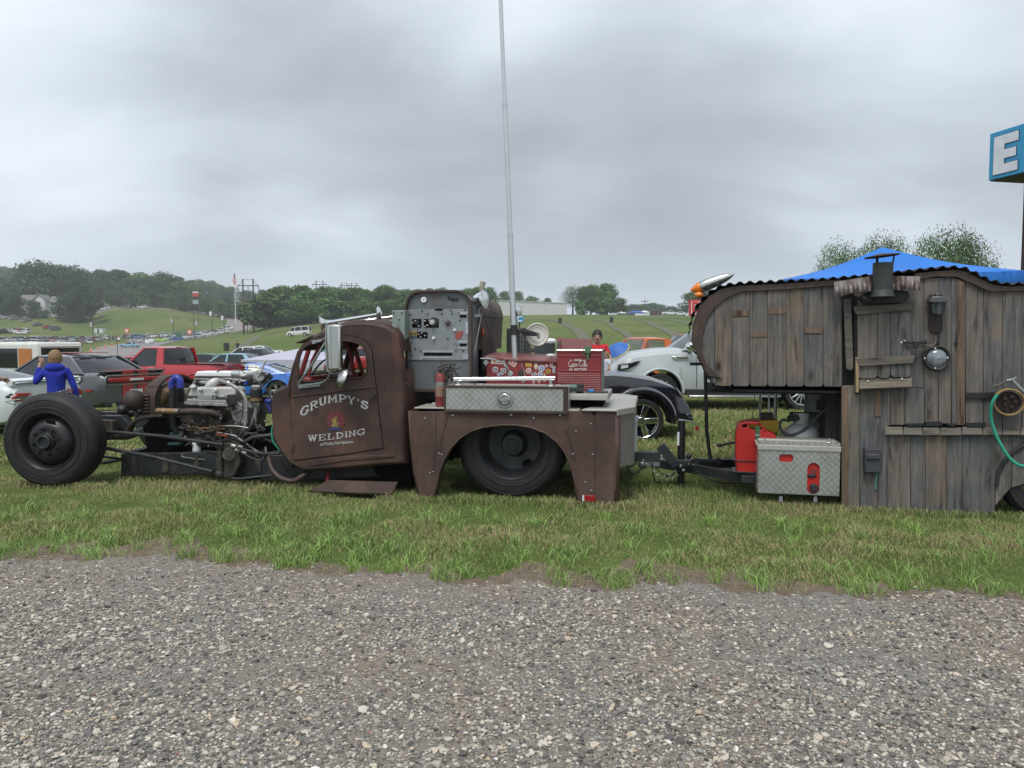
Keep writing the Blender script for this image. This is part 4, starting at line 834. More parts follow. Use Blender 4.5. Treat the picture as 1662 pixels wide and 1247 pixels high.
# red  pickup
sp = dict(L=5.6, W=2.0, H=1.88, fx=1.95, rx=-1.75, r=.40, sill=.42, boxy=1, wt=.80, wb=.95, house=(1.15, .5, -.35, -.45), pillars=[(-.44, -.16, -.36, -.12)], glass=M_glass,
    top=[(-2.8, 1.28), (-2.78, 1.31), (-.5, 1.31), (-.45, 1.22), (1.1, 1.24), (1.6, 1.26), (2.6, 1.20), (2.8, .9)], low=[(-2.8, .55), (-2.5, .45), (2.5, .42), (2.8, .5)])
P_red = paint('bright_red', (.42, .018, .028), .22)
root, body = make_car(sp, P_red, 'red_pickup', 2); tag(root, 'bright red pickup truck behind the exposed engine', 'pickup truck')
b = MB(); b.box((-2.78, .87, 1.312), (-.5, .99, 1.335)).box((-2.78, -.99, 1.312), (-.5, -.87, 1.335)).box((-2.79, -.87, 1.312), (-2.7, .87, 1.335)); b.build('bed_rail_cap', M_blackm, root, bevel=.01)
b = MB(); b.box((.80, 1.0, 1.27), (1.06, 1.22, 1.48)).build('wing_mirror', M_blackm, root, bevel=.05); MB().box((-.12, .99, 1.14), (.12, 1.03, 1.18)).build('door_handle', M_chrome, root, bevel=.01)
b = MB()
for x in (1.0, -.2, -.47): b.box((x-.006, 1.0, .5), (x+.006, 1.006, 1.22))
b.build('panel_seam', M_blackm, root); b = MB(); b.tube([(-1.75+.62*math.cos(a), 1.004, .42+.58*math.sin(a)) for a in np.linspace(.25, PI-.25, 16)], .03, 6).build('arch_flare', P_red, root)
MB().box((-.34, -.12, 1.84), (-.30, .12, 1.88)).build('roof_lamp', M_black, root, bevel=.01)
put(root, (-2.8, 1.0), 362, 25.6, R_(165.5))
# blue coupe, red classic
sp = dict(SP['classic']); sp.update(L=4.7, W=1.88, H=1.30, fx=1.4, rx=-1.35, r=.35, spokes=5, rim=M_alu, rimr=.72, sill=.2, boxy=0, house=(.7, .05, -.85, -1.65), pillars=[(-1.65, -.95, -.85, -.62), (-.3, -.24, -.3, -.24)], top=[(-2.35, .85), (-2.3, .94), (-1.6, .98), (-1.1, .99), (0, .88), (.8, .88), (2.2, .78), (2.35, .6)])
P_blue = paint('sky_blue_paint', (.035, .16, .52), .22)
root, body = make_car(sp, P_blue, 'blue_coupe', 2); tag(root, 'bright blue coupe with five spoke alloy wheel in front of the rusty cab', 'car')
b = MB()
for s in (1,): b.tube([(-.35, .93, .93), (-.9, .90, 1.02), (-1.22, .86, 1.06), (-.85, .80, 1.2), (-.5, .76, 1.26), (0, .78, 1.25)], .014, 6)
b.build('window_trim', M_white, root); put(root, (-1.35, .92), 449, 26.5, R_(180))
root, body = make_car(dict(SP['classic'], H=1.52, L=4.6), paint('old_red', (.36, .03, .03), .3), 'red_sedan', 1); tag(root, 'red old sedan with white window frames left of the red pickup', 'car')
MB().tube([(.2, .82, 1.40), (.65, .9, 1.0), (-1.3, .9, 1.0), (-1.0, .82, 1.40), (.2, .82, 1.40)], .025, 6).build('window_trim', M_white, root); put(root, (0, .9), 192, 29, R_(182))
# camper van at far left
fr = Frame(at(62, 600, 29).to_2d().to_3d()+Vector((0, 0, -.68)), R_(75)); t = thing('camper_van', 'old white camper van with orange curtain at the left edge', 'camper van', (0, 0, 0), fr)
M_rv = mat('camper_white', (.62, .62, .58), .45, var=.05, dirt=(.4, .38, .33), dirt_amt=.25)
b = MB(); b.box((0, 0, .45), (2.15, 5.6, 2.1)); b.build('body', M_rv, t, bevel=.12, seg=4); b = MB(); b.box((.15, -.02, 1.22), (1.95, .03, 1.88)); b.build('rear_window', M_glass, t, bevel=.03)
b = MB(); b.tube([(.1, -.02, 1.16), (2.0, -.02, 1.16), (2.0, -.02, 1.94), (.1, -.02, 1.94), (.1, -.02, 1.16)], .03, 6); b.build('window_surround', M_rv, t)
b = MB(); b.box((-.02, .95, 1.12), (.02, 2.5, 1.86)).build('side_window', M_glass, t); b = MB(); b.box((-.03, .28, 1.12), (.02, .88, 1.86)).build('curtain_window', mat('orange_curtain', (.42, .16, .05), .8, var=.2, vs=20, stretch=(1, 12, 1)), t); b = MB(); b.box((-.02, 2.7, 1.2), (.02, 4.6, 1.8)).build('side_window', M_glass, t)
b = MB(); b.box((-.035, 2.7, 1.47), (-.015, 4.6, 1.52)).box((-.035, 2.55, 1.12), (-.015, 2.7, 1.88)).build('window_bar', M_white, t)
b = MB(); b.box((-.006, .1, .8), (.0, 5.4, .95)).build('side_stripe', M_alu, t)
for x, y in ((0, 1.3), (0, 4.6)): b = MB(); b.cyl((x-.01, y, .34), (x+.22, y, .34), .34, 24).build('wheel', M_rubber, t)
for x in (.12, 1.9): MB().box((x, -.04, .75), (x+.12, .01, 1.0)).build('tail_lamp', M_redlamp, t)
# green pop-up canopy far left of the lot
tent(2, 86, 9.5, 566, 'bright green canopy tent at the left edge of the lot', mat('tent_green', (.05, .50, .05), .6)); tent(488, 40, 4.6, 566, 'pale lilac canopy tent behind the blue coupe', mat('tent_lilac', (.42, .42, .50), .7))
# silver SUV
sp = dict(L=5.3, W=2.03, H=1.92, fx=1.6, rx=-1.48, r=.40, gap=.09, sill=.30, boxy=0, wt=.80, wb=.92, rim=M_alu, spokes=14, rimr=.72, house=(1.15, .35, -2.3, -2.5), pillars=[(-.25, -.12, -.25, -.12), (-1.3, -1.15, -1.3, -1.15)],
    plan=[(-2.65, .9), (-2.4, .97), (0, 1), (1.8, 1), (2.3, .93), (2.52, .84), (2.65, .70)], top=[(-2.65, 1.1), (-2.5, 1.22), (0, 1.26), (1.1, 1.33), (1.6, 1.31), (2.2, 1.22), (2.45, 1.10), (2.65, .80)], low=[(-2.65, .45), (-2.3, .34), (2.3, .34), (2.65, .42)])
P_silver = paint('silver_paint', (.50, .53, .53), .3, .25)
root, body = make_car(sp, P_silver, 'silver_suv', 2); tag(root, 'large silver SUV with hood vent behind the dark rear fender', 'SUV')
b = MB(); b.prism([(.98, 1.10), (1.30, 1.10), (1.36, 1.17), (1.0, 1.17)], .985, 1.02); v = b.build('fender_vent', M_chrome, root, bevel=.006); MB().prism([(1.0, 1.12), (1.24, 1.12), (1.28, 1.15), (1.02, 1.15)], 1.0, 1.03).build('vent_slot', M_blackm, v)
b = MB(); b.prism([(2.52, .88), (2.50, 1.0), (2.02, 1.08), (2.12, .98), (2.3, .90)], .80, 1.0); h = b.build('headlamp', M_glass, root, bevel=.02); MB().prism([(2.46, .90), (2.45, .97), (2.3, .99), (2.3, .93)], .99, 1.008).build('lens', M_clear, h)
b = MB(); b.prism([(2.52, .88), (2.50, 1.0), (2.02, 1.08), (2.12, .98), (2.3, .90)], -1.0, -.80); b.build('headlamp', M_glass, root, bevel=.02)
b = MB(); b.ball((.98, 1.16, 1.38), .13, 16, (1.0, .75, .85)); m = b.build('wing_mirror', M_chrome, root); MB().box((.92, .95, 1.27), (1.02, 1.15, 1.33)).build('mirror_stalk', M_blackm, m)
b = MB()
for x in (.82, -.25): b.box((x-.006, 1.012, .5), (x+.006, 1.018, 1.22))
b.build('door_seam', M_blackm, root); b = MB(); b.box((-1.0, .98, .34), (1.05, 1.05, .46)).build('side_skirt', M_blackm, root); MB().box((-.98, .99, .29), (1.0, 1.1, .33)).build('running_board', M_alu, root, bevel=.01)
b = MB(); b.tube([(1.6+.50*math.cos(a), .995, .40+.50*math.sin(a)) for a in np.linspace(-.05, PI+.05, 24)], .03, 8).build('arch_lip', P_silver, root)
put(root, (1.6, 1.0), 1072, 16.6, R_(180), z=0)
# orange old pickup and neighbours
sp = dict(L=4.7, W=1.85, H=1.75, fx=1.5, rx=-1.3, r=.36, sill=.4, boxy=1, wt=.84, wb=.86, house=(.55, .35, -.55, -.62), pillars=[(-.6, -.36, -.55, -.32)], glass=M_glass_clear, top=[(-2.35, 1.05), (-.65, 1.08), (-.6, 1.15), (.6, 1.15), (1.2, 1.1), (2.2, 1.0), (2.35, .7)])
P_or = paint('orange_paint', (.62, .14, .02), .3)
root, body = make_car(sp, P_or, 'orange_pickup', 1); tag(root, 'orange vintage pickup truck behind the silver SUV hood', 'pickup truck'); b = MB(); b.tube([(.42, .80, 1.2), (.35, .79, 1.60), (-.3, .79, 1.60), (-.36, .8, 1.2), (.42, .8, 1.2)], .018, 6).tube([(.18, .8, 1.2), (.16, .79, 1.6)], .015, 6).build('window_trim', M_alu, root)
put(root, (-.6, .85), 1092, 24, R_(196))
one('pickup', 'red', 1122, 30, 3.2, 'red and white vintage pickup right behind the orange one')
# dark roadster with fat rear fender: heading left
fr = Frame(at(1042, 600, 11.7).to_2d().to_3d()+Vector((0, 0, -.05)), 0); Q = lambda pts, w: [fr.P(x, y, w) for x, y in pts]
t = thing('dark_roadster', 'dark purple black roadster with flared rear fender and chrome five spoke wheel', 'car', (0, 0, 0), fr)
P_dark = paint('black_purple_paint', (.012, .011, .016), .12)
top = [(900, 606), (975, 607.5), (1000, 607), (1030, 610), (1060, 615), (1085, 623), (1103, 632), (1111, 643), (1121, 660), (1128, 678), (1128, 683)]
low = [(900, 690), (990, 690), (1005, 650), (1030, 640), (1060, 645), (1080, 660), (1094, 683)]
tp = Q(top, .25); lp = Q(low[::-1], .25); prof = tp+lp; cx_ = sum(p[0] for p in prof)/len(prof)
def shr(pts, k, dz): return [(x if x < -.9 else x-(1-k)*.55*max(0, (x+.9)), z-dz*max(0, (z-.45))) for x, z in pts]
b = MB(); rings = []
for w, k, dz in ((.24, .90, .16), (.28, .97, .05), (.40, 1.0, 0), (.9, 1.03, -.03), (1.4, 1.0, 0), (1.6, .95, .08), (1.68, .9, .16)): rings.append([(x, w, z) for x, z in shr(prof, k, dz)])
b.loft(rings); b.build('body', P_dark, t)
b = MB(); rings = []    # flared fender: arch band swept over the wheel
for w, ro, ri in ((.0, .475, .40), (-.04, .47, .41), (.0, .50, .40), (.18, .52, .40), (.32, .50, .40)):
    A = np.linspace(-.12, PI*.93, 22); rings.append([(.03+ro*math.cos(a)*1.03, w, .36+ro*math.sin(a)*.98) for a in A]+[(.03+ri*math.cos(a), w, .36+ri*math.sin(a)) for a in A[::-1]])
b.loft(rings[1:]); b.build('rear_fender', P_dark, t)
fr2 = t; b = MB(); wheel(t, 0, -.02, .345, .28, -1, M_chrome, 5, .76, detail=2); wheel(t, 0, 1.9, .345, .28, 1, M_chrome, 5, .76, detail=1)
b = MB(); b.box((.70, .1, .40), (.80, 1.5, .44)).build('bumper_edge', P_dark, t, bevel=.01)
wheel(t, -2.9, .02, .32, .2, -1, M_chrome, 5, .72, detail=1); wheel(t, -2.9, 1.7, .32, .2, 1, M_chrome, 5, .72, detail=1); b = MB(); b.prism([(-1.2, .35), (-1.2, 1.05), (-2.0, .95), (-3.6, .75), (-3.7, .45), (-3.3, .35)], .45, 1.3); b.build('nose', P_dark, t, bevel=.08)
# blue umbrella bits near the man, trash can behind the reel
g = at(1001, 600, 17.5); t = thing('beach_umbrella', 'blue beach umbrella with yellow edge tilted beside the man in red', 'umbrella', (g.x, g.y, 0)); c = at(1001, 569, 17.5)
b = MB(); b.lathe([(.001, .16), (.12, .13), (.22, .07), (.30, 0), (.29, -.01), (.12, .10), (.001, .13)], c, (-.45, -.4, .8), 10); b.build('canopy', M_tentb, t); b = MB(); b.lathe([(.295, 0), (.31, -.01), (.30, -.03)], c, (-.45, -.4, .8), 10).build('yellow_edge', mat('yellow_edge', (.6, .45, .08), .6), t); b = MB(); b.cyl((c.x, c.y, c.z), (c.x+.15, c.y, 0), .012, 8).build('pole', M_alu, t)
g = at(884, 600, 14.6); c = at(884, 552, 14.6); t = thing('trash_can', 'dark grey trash can with white rim behind the white reel', 'trash can', (g.x, g.y, 0)); MB().lathe([(.001, 0), (.17, 0), (.2, c.z-.05), (.19, c.z-.05), (.001, c.z-.1)], (g.x, g.y, 0), (0, 0, 1), 24).build('bin', mat('bin_grey', (.04, .05, .05), .6), t); MB().lathe([(.21, c.z-.06), (.22, c.z-.02), (.18, c.z+.03), (.001, c.z+.04)], (g.x, g.y, 0), (0, 0, 1), 24).build('lid', M_white, t)

# ------------------------------------------------------------------ people
def skin_body(name, chains, m, parent, sub=1):
    """one continuous surface grown over a skeleton; chains share vertices by position; first vertex is the root"""
    V, Rr, E, idx = [], [], [], {}
    for ch in chains:
        prev = None
        for p, r in ch:
            k = (round(p[0], 4), round(p[1], 4), round(p[2], 4))
            if k not in idx: idx[k] = len(V); V.append(p); Rr.append(r)
            if prev is not None and prev != idx[k]: E.append((prev, idx[k]))
            prev = idx[k]
    base = BASE.get(parent.name, Vector()) if parent else Vector(); me = bpy.data.meshes.new(name); me.from_pydata([Vector(v)-base for v in V], E, []); o = link(name, me, parent); me.materials.append(m)
    md = o.modifiers.new('skin', 'SKIN'); md.use_smooth_shade = True
    for i, r in enumerate(Rr):
        sv = me.skin_vertices[0].data[i]; sv.radius = (r, r) if not isinstance(r, tuple) else r; sv.use_root = (i == 0)
    s = o.modifiers.new('sub', 'SUBSURF'); s.levels = sub; s.render_levels = sub+1; BASE[o.name] = base; return o
def person(label, base, H, facing, shirt, trousers, hairm, arms, sleeves=.5, crouch=0, tilt=0, skinm=M_skin, name='person', hood=False, longhair=0):
    """base: feet point; facing: yaw of the nose; arms: two lists of hand targets in body space (forward, left, up) as fractions of H"""
    t = thing(name, label, 'person', tuple(base)); c, s = math.cos(facing), math.sin(facing); B = Vector(base)
    def q(f, l, u): return B+Vector((f*c-l*s, f*s+l*c, u))*H
    hip, chest, neck, head = q(0, 0, .52), q(.0, 0, .74), q(0, 0, .845), q(.015, tilt*.02, .93)
    legs = []; tro = []
    for sg in (1, -1):
        L1 = [(hip, .062*H), (q(0, sg*.055, .48), .058*H), (q(.012, sg*.065, .27), .038*H), (q(-.005, sg*.07, .06), .024*H), (q(.02, sg*.072, .02), .022*H), (q(.075, sg*.08, .012), .018*H)]; legs.append(L1)
        tro.append([(hip, .07*H), (q(0, sg*.055, .48), .066*H), (q(.012, sg*.065, .27), .046*H), (q(-.005, sg*.07, .05), .036*H)])
    armc = []; slv = []; hands = []
    for sg, (el, ha) in zip((1, -1), arms):
        sh = q(0, sg*.105, .805); E_ = q(el[0], el[1]*sg, el[2]); Hn = q(ha[0], ha[1]*sg, ha[2]); d = (Hn-E_).normalized()
        armc.append([(chest+Vector((0, 0, .03*H)), .07*H), (sh, .036*H), (E_, .024*H), (Hn, .016*H), (Hn+d*.03*H, .019*H)])
        slv.append([(chest+Vector((0, 0, .03*H)), .077*H), (sh, .043*H), (sh.lerp(E_, .6), .035*H)]+([(E_, .033*H), (E_.lerp(Hn, .9), .027*H)] if sleeves > .6 else []))
        hands.append((Hn+d*.03*H, d, sg))
    body = skin_body('body', [[(hip, .062*H), (q(0, 0, .62), .068*H), (chest, .078*H), (chest+Vector((0, 0, .03*H)), .07*H), (neck, .03*H), (q(.005, 0, .875), .03*H)]]+legs+armc, skinm, t)
    b = MB(); yaw = Matrix.Rotation(facing, 3, 'Z')
    b.ball(head, .068*H, 18, (.95, .80, 1.18), yaw); b.ball(head+yaw @ Vector((.064, 0, -.012))*H, .012*H, 8, (1.1, .8, 1.3)); b.ball(head+yaw @ Vector((.02, 0, -.05))*H, .042*H, 12, (1, .85, .8))
    for sg in (1, -1): b.ball(head+yaw @ Vector((0, .056*sg, -.008))*H, .016*H, 8, (.8, .4, 1.3))
    b.build('head', skinm, t)
    b = MB()
    for sg in (1, -1): b.ball(head+yaw @ Vector((.058, .022*sg, .008))*H, .008*H, 8)
    b.box(tuple(head+yaw @ Vector((.062, -.016, -.048))*H), tuple(head+yaw @ Vector((.066, .016, -.043))*H)); b.build('eyes', M_bhair, t)
    b = MB(); b.ball(head+yaw @ Vector((-.010, 0, .018))*H, .073*H, 18, (.98, .88, 1.08), yaw); b.ball(head+yaw @ Vector((-.03, 0, -.015))*H, .056*H, 14, (.8, 1.02, 1.1), yaw); b.build('hair', hairm, t)
    for p, d, sg in hands:
        ch = []; u = d.orthogonal().normalized(); w = d.cross(u)
        for k in range(4): r0 = p+u*(k-1.5)*.011*H; ch.append([(p, .012*H), (r0+d*.018*H, .0055*H), (r0+d*(.036+.004*(k in (1, 2)))*H+w*.006*H, .005*H), (r0+d*.048*H+w*.018*H, .004*H)])
        ch.append([(p, .012*H), (p+u*.024*H+d*.002*H, .006*H), (p+u*.034*H+d*.016*H+w*.006*H, .005*H)])
        skin_body('hand', ch, skinm, t, 1)
    sh_ = skin_body('hoodie' if hood else 'shirt', [[(q(0, 0, .44), .084*H), (q(0, 0, .52), .094*H), (q(0, 0, .62), .088*H), (chest, .094*H), (chest+Vector((0, 0, .03*H)), .077*H), (q(0, 0, .83), .045*H)]]+slv, shirt, t)
    if hood: b = MB(); b.ball(q(-.035, 0, .845), .075*H, 16, (.75, 1.25, .62), yaw).build('hood', shirt, t)
    skin_body('trousers', tro, trousers, t)
    b = MB()
    for sg in (1, -1): b.ball(q(.03, sg*.075, .018), .03*H, 12, (1.9, .9, .75), yaw)
    b.build('shoes', M_blackm, t); return t
M_royal = mat('royal_blue_fleece', (.010, .022, .30), .9, var=.25, vs=9, bump=.4, bs=25); M_redshirt = mat('red_shirt', (.48, .02, .025), .85, var=.15, vs=8); M_olive = mat('olive_shirt', (.10, .12, .10), .9, var=.15, vs=8); M_lt = mat('light_shirt', (.5, .55, .65), .9, var=.2, vs=8)
M_blond = mat('sandy_hair', (.22, .135, .06), .7, var=.3, vs=50, bump=.6, bs=60, stretch=(3, 3, .6)); M_red2 = mat('orange_red_shirt', (.65, .03, .02), .85, var=.1)
def feet(px, Y): p = at(px, 600, Y); return (p.x, Y, tz(p.x, Y))
person('boy in a royal blue hoodie seen from behind with hand at his mouth', feet(90, 10.9), 1.40, R_(112), M_royal, M_jeans, M_blond, [((.0, .185, .68), (.06, .145, .87)), ((-.01, .165, .64), (.03, .185, .50))], sleeves=1, hood=True)
person('man in a red shirt looking down behind the open red cooler', feet(969, 16.6), 1.74, R_(-95), M_redshirt, M_jeans, M_bhair, [((.06, .17, .62), (.20, .08, .58)), ((.06, .17, .62), (.20, .08, .58))])
person('small child in a pale shirt held up in front of the man in red', (feet(985, 15.8)[0], 15.8, .42), .85, R_(-150), M_lt, M_jeans, M_blond, [((.04, .15, .62), (.12, .12, .56)), ((.04, .15, .62), (.12, .1, .6))])
person('adult in olive shirt and jeans cut off by the left edge', feet(-42, 11.6), 1.75, R_(60), M_olive, M_jeans, M_bhair, [((-.04, .20, .63), (.10, .17, .60)), ((-.04, .26, .62), (.10, .22, .58))])
person('person in a bright red shirt bending behind the white reel', feet(861, 15.2), 1.36, R_(-60), M_red2, M_jeans, M_bhair, [((.06, .17, .62), (.20, .08, .58)), ((.06, .17, .62), (.20, .08, .58))])
# ------------------------------------------------------------------ materials of the truck and camper
def rust_mat(name, base, light, dark, spots=(.20, .085, .04), rough=.62, s=1.0):
    m, nt, b, L = new_mat(name); tc = nt.nodes.new('ShaderNodeTexCoord'); src = tc.outputs['Object']
    n1 = nd(nt, 'ShaderNodeTexNoise', Scale=1.6*s, Detail=9.0, Roughness=.62, Distortion=.2); L.new(src, n1.inputs['Vector'])
    r1 = ramp(nt, [(.30, dark), (.48, base), (.66, light)]); L.new(n1.outputs[0], r1.inputs[0])
    n2 = nd(nt, 'ShaderNodeTexNoise', Scale=14*s, Detail=8.0, Roughness=.75); L.new(src, n2.inputs['Vector']); r2 = ramp(nt, [(.3, (.72, .72, .72)), (.7, (1.3, 1.25, 1.2))]); L.new(n2.outputs[0], r2.inputs[0])
    mu = nd(nt, 'ShaderNodeMix', data_type='RGBA', blend_type='MULTIPLY'); mu.inputs[0].default_value = 1; L.new(r1.outputs[0], mu.inputs[6]); L.new(r2.outputs[0], mu.inputs[7])
    mp = nd(nt, 'ShaderNodeMapping'); mp.inputs['Scale'].default_value = (3.5, 3.5, .55); L.new(src, mp.inputs[0])
    n3 = nd(nt, 'ShaderNodeTexNoise', Scale=2.4*s, Detail=7.0, Roughness=.7, Distortion=.5); L.new(mp.outputs[0], n3.inputs['Vector']); r3 = ramp(nt, [(.56, (0, 0, 0)), (.76, (1, 1, 1))]); L.new(n3.outputs[0], r3.inputs[0])
    mm = nd(nt, 'ShaderNodeMath', operation='MULTIPLY'); L.new(r3.outputs[0], mm.inputs[0]); mm.inputs[1].default_value = .72
    mx = nd(nt, 'ShaderNodeMix', data_type='RGBA'); L.new(mm.outputs[0], mx.inputs[0]); L.new(mu.outputs[2], mx.inputs[6]); mx.inputs[7].default_value = tuple(spots)+(1,)
    L.new(mx.outputs[2], b.inputs['Base Color']); mr = nd(nt, 'ShaderNodeMapRange'); L.new(n2.outputs[0], mr.inputs[0]); mr.inputs[3].default_value = rough-.16; mr.inputs[4].default_value = rough+.18; L.new(mr.outputs[0], b.inputs['Roughness'])
    bp = nd(nt, 'ShaderNodeBump', Strength=.25, Distance=.004); L.new(n2.outputs[0], bp.inputs['Height']); L.new(bp.outputs[0], b.inputs['Normal']); b.inputs['Specular IOR Level'].default_value = .45
    return m
M_rust = rust_mat('rusty_steel', (.047, .026, .021), (.096, .050, .038), (.020, .013, .012), (.18, .065, .035))
M_rustf = rust_mat('rusty_fender', (.066, .038, .031), (.10, .064, .052), (.038, .023, .020), (.16, .07, .042), .68)
M_rustd = rust_mat('dark_rust', (.038, .024, .02), (.07, .045, .036), (.018, .013, .012), (.11, .05, .03))
def diamond_mat(name, col, sc=26.0, dirt=(.28, .26, .22)):
    """tread plate: raised bars in two alternating directions"""
    m, nt, b, L = new_mat(name); tc = nt.nodes.new('ShaderNodeTexCoord'); sep = nt.nodes.new('ShaderNodeSeparateXYZ'); L.new(tc.outputs['Object'], sep.inputs[0])
    def M(op, a, c=None, **k):
        n = nd(nt, 'ShaderNodeMath', operation=op)
        for i, q in enumerate((a, c)):
            if q is None: continue
            if isinstance(q, (int, float)): n.inputs[i].default_value = q
            else: L.new(q, n.inputs[i])
        return n.outputs[0]
    U = M('ADD', sep.outputs[0], M('MULTIPLY', sep.outputs[1], 1.0)); V = sep.outputs[2]
    V = M('ADD', V, M('MULTIPLY', sep.outputs[1], .73))
    u = M('MULTIPLY', U, sc); v = M('MULTIPLY', V, sc)
    a = M('MULTIPLY', M('ADD', u, v), .7071); c = M('MULTIPLY', M('SUBTRACT', v, u), .7071)
    par = M('MODULO', M('ADD', M('FLOOR', a), M('FLOOR', c)), 2.0); par = M('ABSOLUTE', par)
    fa = M('ABSOLUTE', M('SUBTRACT', M('FRACT', a), .5)); fc = M('ABSOLUTE', M('SUBTRACT', M('FRACT', c), .5))
    def bar(lo, wi): return M('MULTIPLY', M('LESS_THAN', lo, .46), M('LESS_THAN', wi, .13))
    h = M('ADD', M('MULTIPLY', par, bar(fa, fc)), M('MULTIPLY', M('SUBTRACT', 1.0, par), bar(fc, fa)))
    n = nd(nt, 'ShaderNodeTexNoise', Scale=5.0, Detail=8.0, Roughness=.7); L.new(tc.outputs['Object'], n.inputs['Vector']); r = ramp(nt, [(.45, tuple(col)), (.72, tuple(dirt))]); L.new(n.outputs[0], r.inputs[0])
    mx = nd(nt, 'ShaderNodeMix', data_type='RGBA'); L.new(M('MULTIPLY', h, .5), mx.inputs[0]); L.new(r.outputs[0], mx.inputs[6]); mx.inputs[7].default_value = (.75, .76, .74, 1); L.new(mx.outputs[2], b.inputs['Base Color'])
    b.inputs['Metallic'].default_value = .75; b.inputs['Roughness'].default_value = .42; bp = nd(nt, 'ShaderNodeBump', Strength=1.0, Distance=.004); L.new(h, bp.inputs['Height']); L.new(bp.outputs[0], b.inputs['Normal'])
    return m
M_diam = diamond_mat('tread_plate', (.42, .43, .41), 24); M_ribbed = mat('tread_plate_top', (.46, .45, .41), .45, .5, var=.15, vs=3, stretch=(1, 14, 1), bump=.4, bs=12, dirt=(.3, .28, .24), dirt_amt=.5)
M_galv = mat('galvanised', (.30, .33, .33), .45, .6, var=.2, vs=5, dirt=(.16, .17, .16), dirt_amt=.4); M_stain = mat('stainless', (.56, .57, .55), .25, 1.0, var=.12, vs=3)
M_welder = mat('grey_enamel', (.115, .13, .14), .45, .2, var=.2, vs=2.2, dirt=(.085, .06, .045), dirt_amt=.35, dirt_s=2); M_panel = mat('panel_grey', (.24, .26, .275), .4, .35, var=.15, vs=4, dirt=(.13, .12, .11), dirt_amt=.5, dirt_s=4)
M_cast = mat('cast_alloy', (.30, .30, .28), .5, .5, var=.3, vs=10, bump=.3, bs=40, dirt=(.06, .05, .045), dirt_amt=.45, dirt_s=7); M_castw = mat('pale_cast', (.50, .50, .48), .5, .3, var=.15, vs=8, dirt=(.12, .10, .09), dirt_amt=.35, dirt_s=6)
M_grime = mat('oily_iron', (.045, .040, .034), .6, .2, var=.5, vs=12, bump=.5, bs=30, dirt=(.13, .10, .06), dirt_amt=.4, dirt_s=6); M_chass = mat('chassis_black', (.018, .020, .023), .5, var=.5, vs=5, bump=.2, dirt=(.06, .052, .042), dirt_amt=.45, dirt_s=4)
M_tan = mat('heat_wrapped', (.22, .14, .075), .5, .4, var=.25, vs=6); M_bluehose = mat('blue_silicone', (.02, .035, .26), .35, var=.15); M_hose = mat('rubber_hose', (.025, .026, .03), .5, var=.2); M_green = mat('green_hose', (.03, .30, .20), .4, var=.1)
M_redox = mat('oxide_red', (.20, .022, .025), .45, var=.15, vs=5, coat=.15, dirt=(.12, .025, .025), dirt_amt=.4); M_redint = mat('interior_red', (.16, .012, .014), .5, var=.1); M_redp = mat('plastic_red', (.42, .015, .012), .4, var=.08, bump=.05); M_yel = mat('yellow_plastic', (.5, .32, .02), .5); M_ext = mat('extinguisher_red', (.20, .03, .03), .6, var=.4, vs=9, dirt=(.15, .09, .08), dirt_amt=.4, dirt_s=9)
M_letter = mat('sign_paint', (.46, .47, .46), .6, var=.3, vs=40, dirt=(.10, .065, .05), dirt_amt=.35, dirt_s=22)
from mathutils.geometry import tessellate_polygon
def plate_hole(b, outer, holes, y0, y1):
    """flat plate in the x-z plane with openings, thickness y0..y1"""
    loops = [[Vector((x, z, 0)) for x, z in l] for l in [outer]+holes]; tri = tessellate_polygon(loops); fl = [p for l in loops for p in l]; n = len(fl)
    vs = [(p.x, y0, p.y) for p in fl]+[(p.x, y1, p.y) for p in fl]; fs = [tuple(t) for t in tri]+[tuple(i+n for i in t[::-1]) for t in tri]; k = 0
    for l in loops:
        m = len(l); fs += [(k+i, k+(i+1) % m, k+(i+1) % m+n, k+i+n) for i in range(m)]; k += m
    b.add(vs, fs)
def smooth_loop(pts, n=5):
    P = [Vector((p[0], p[1], 0)) for p in pts]; m = len(P); o = []
    for i in range(m):
        for k in range(n):
            t = k/n; a, b_, c, d = P[i-1], P[i], P[(i+1) % m], P[(i+2) % m]; q = 0.5*((2*b_)+(-a+c)*t+(2*a-5*b_+4*c-d)*t*t+(-a+3*b_-3*c+d)*t**3); o.append((q.x, q.y))
    return o

# ------------------------------------------------------------------ the rat rod truck
TY = -R_(10); T = Frame((at(828, 600, 7.15).x, 7.15, 0), TY); px = T.P
def PL(pts, w): return [T.P(x, y, w) for x, y in pts]
def P3(x, y, w): return T.P3(x, y, w)
truck = thing('rat_rod_truck', 'rusty lowered rat rod welding truck with exposed engine and big front tyre', 'truck', (0, 0, 0), T)
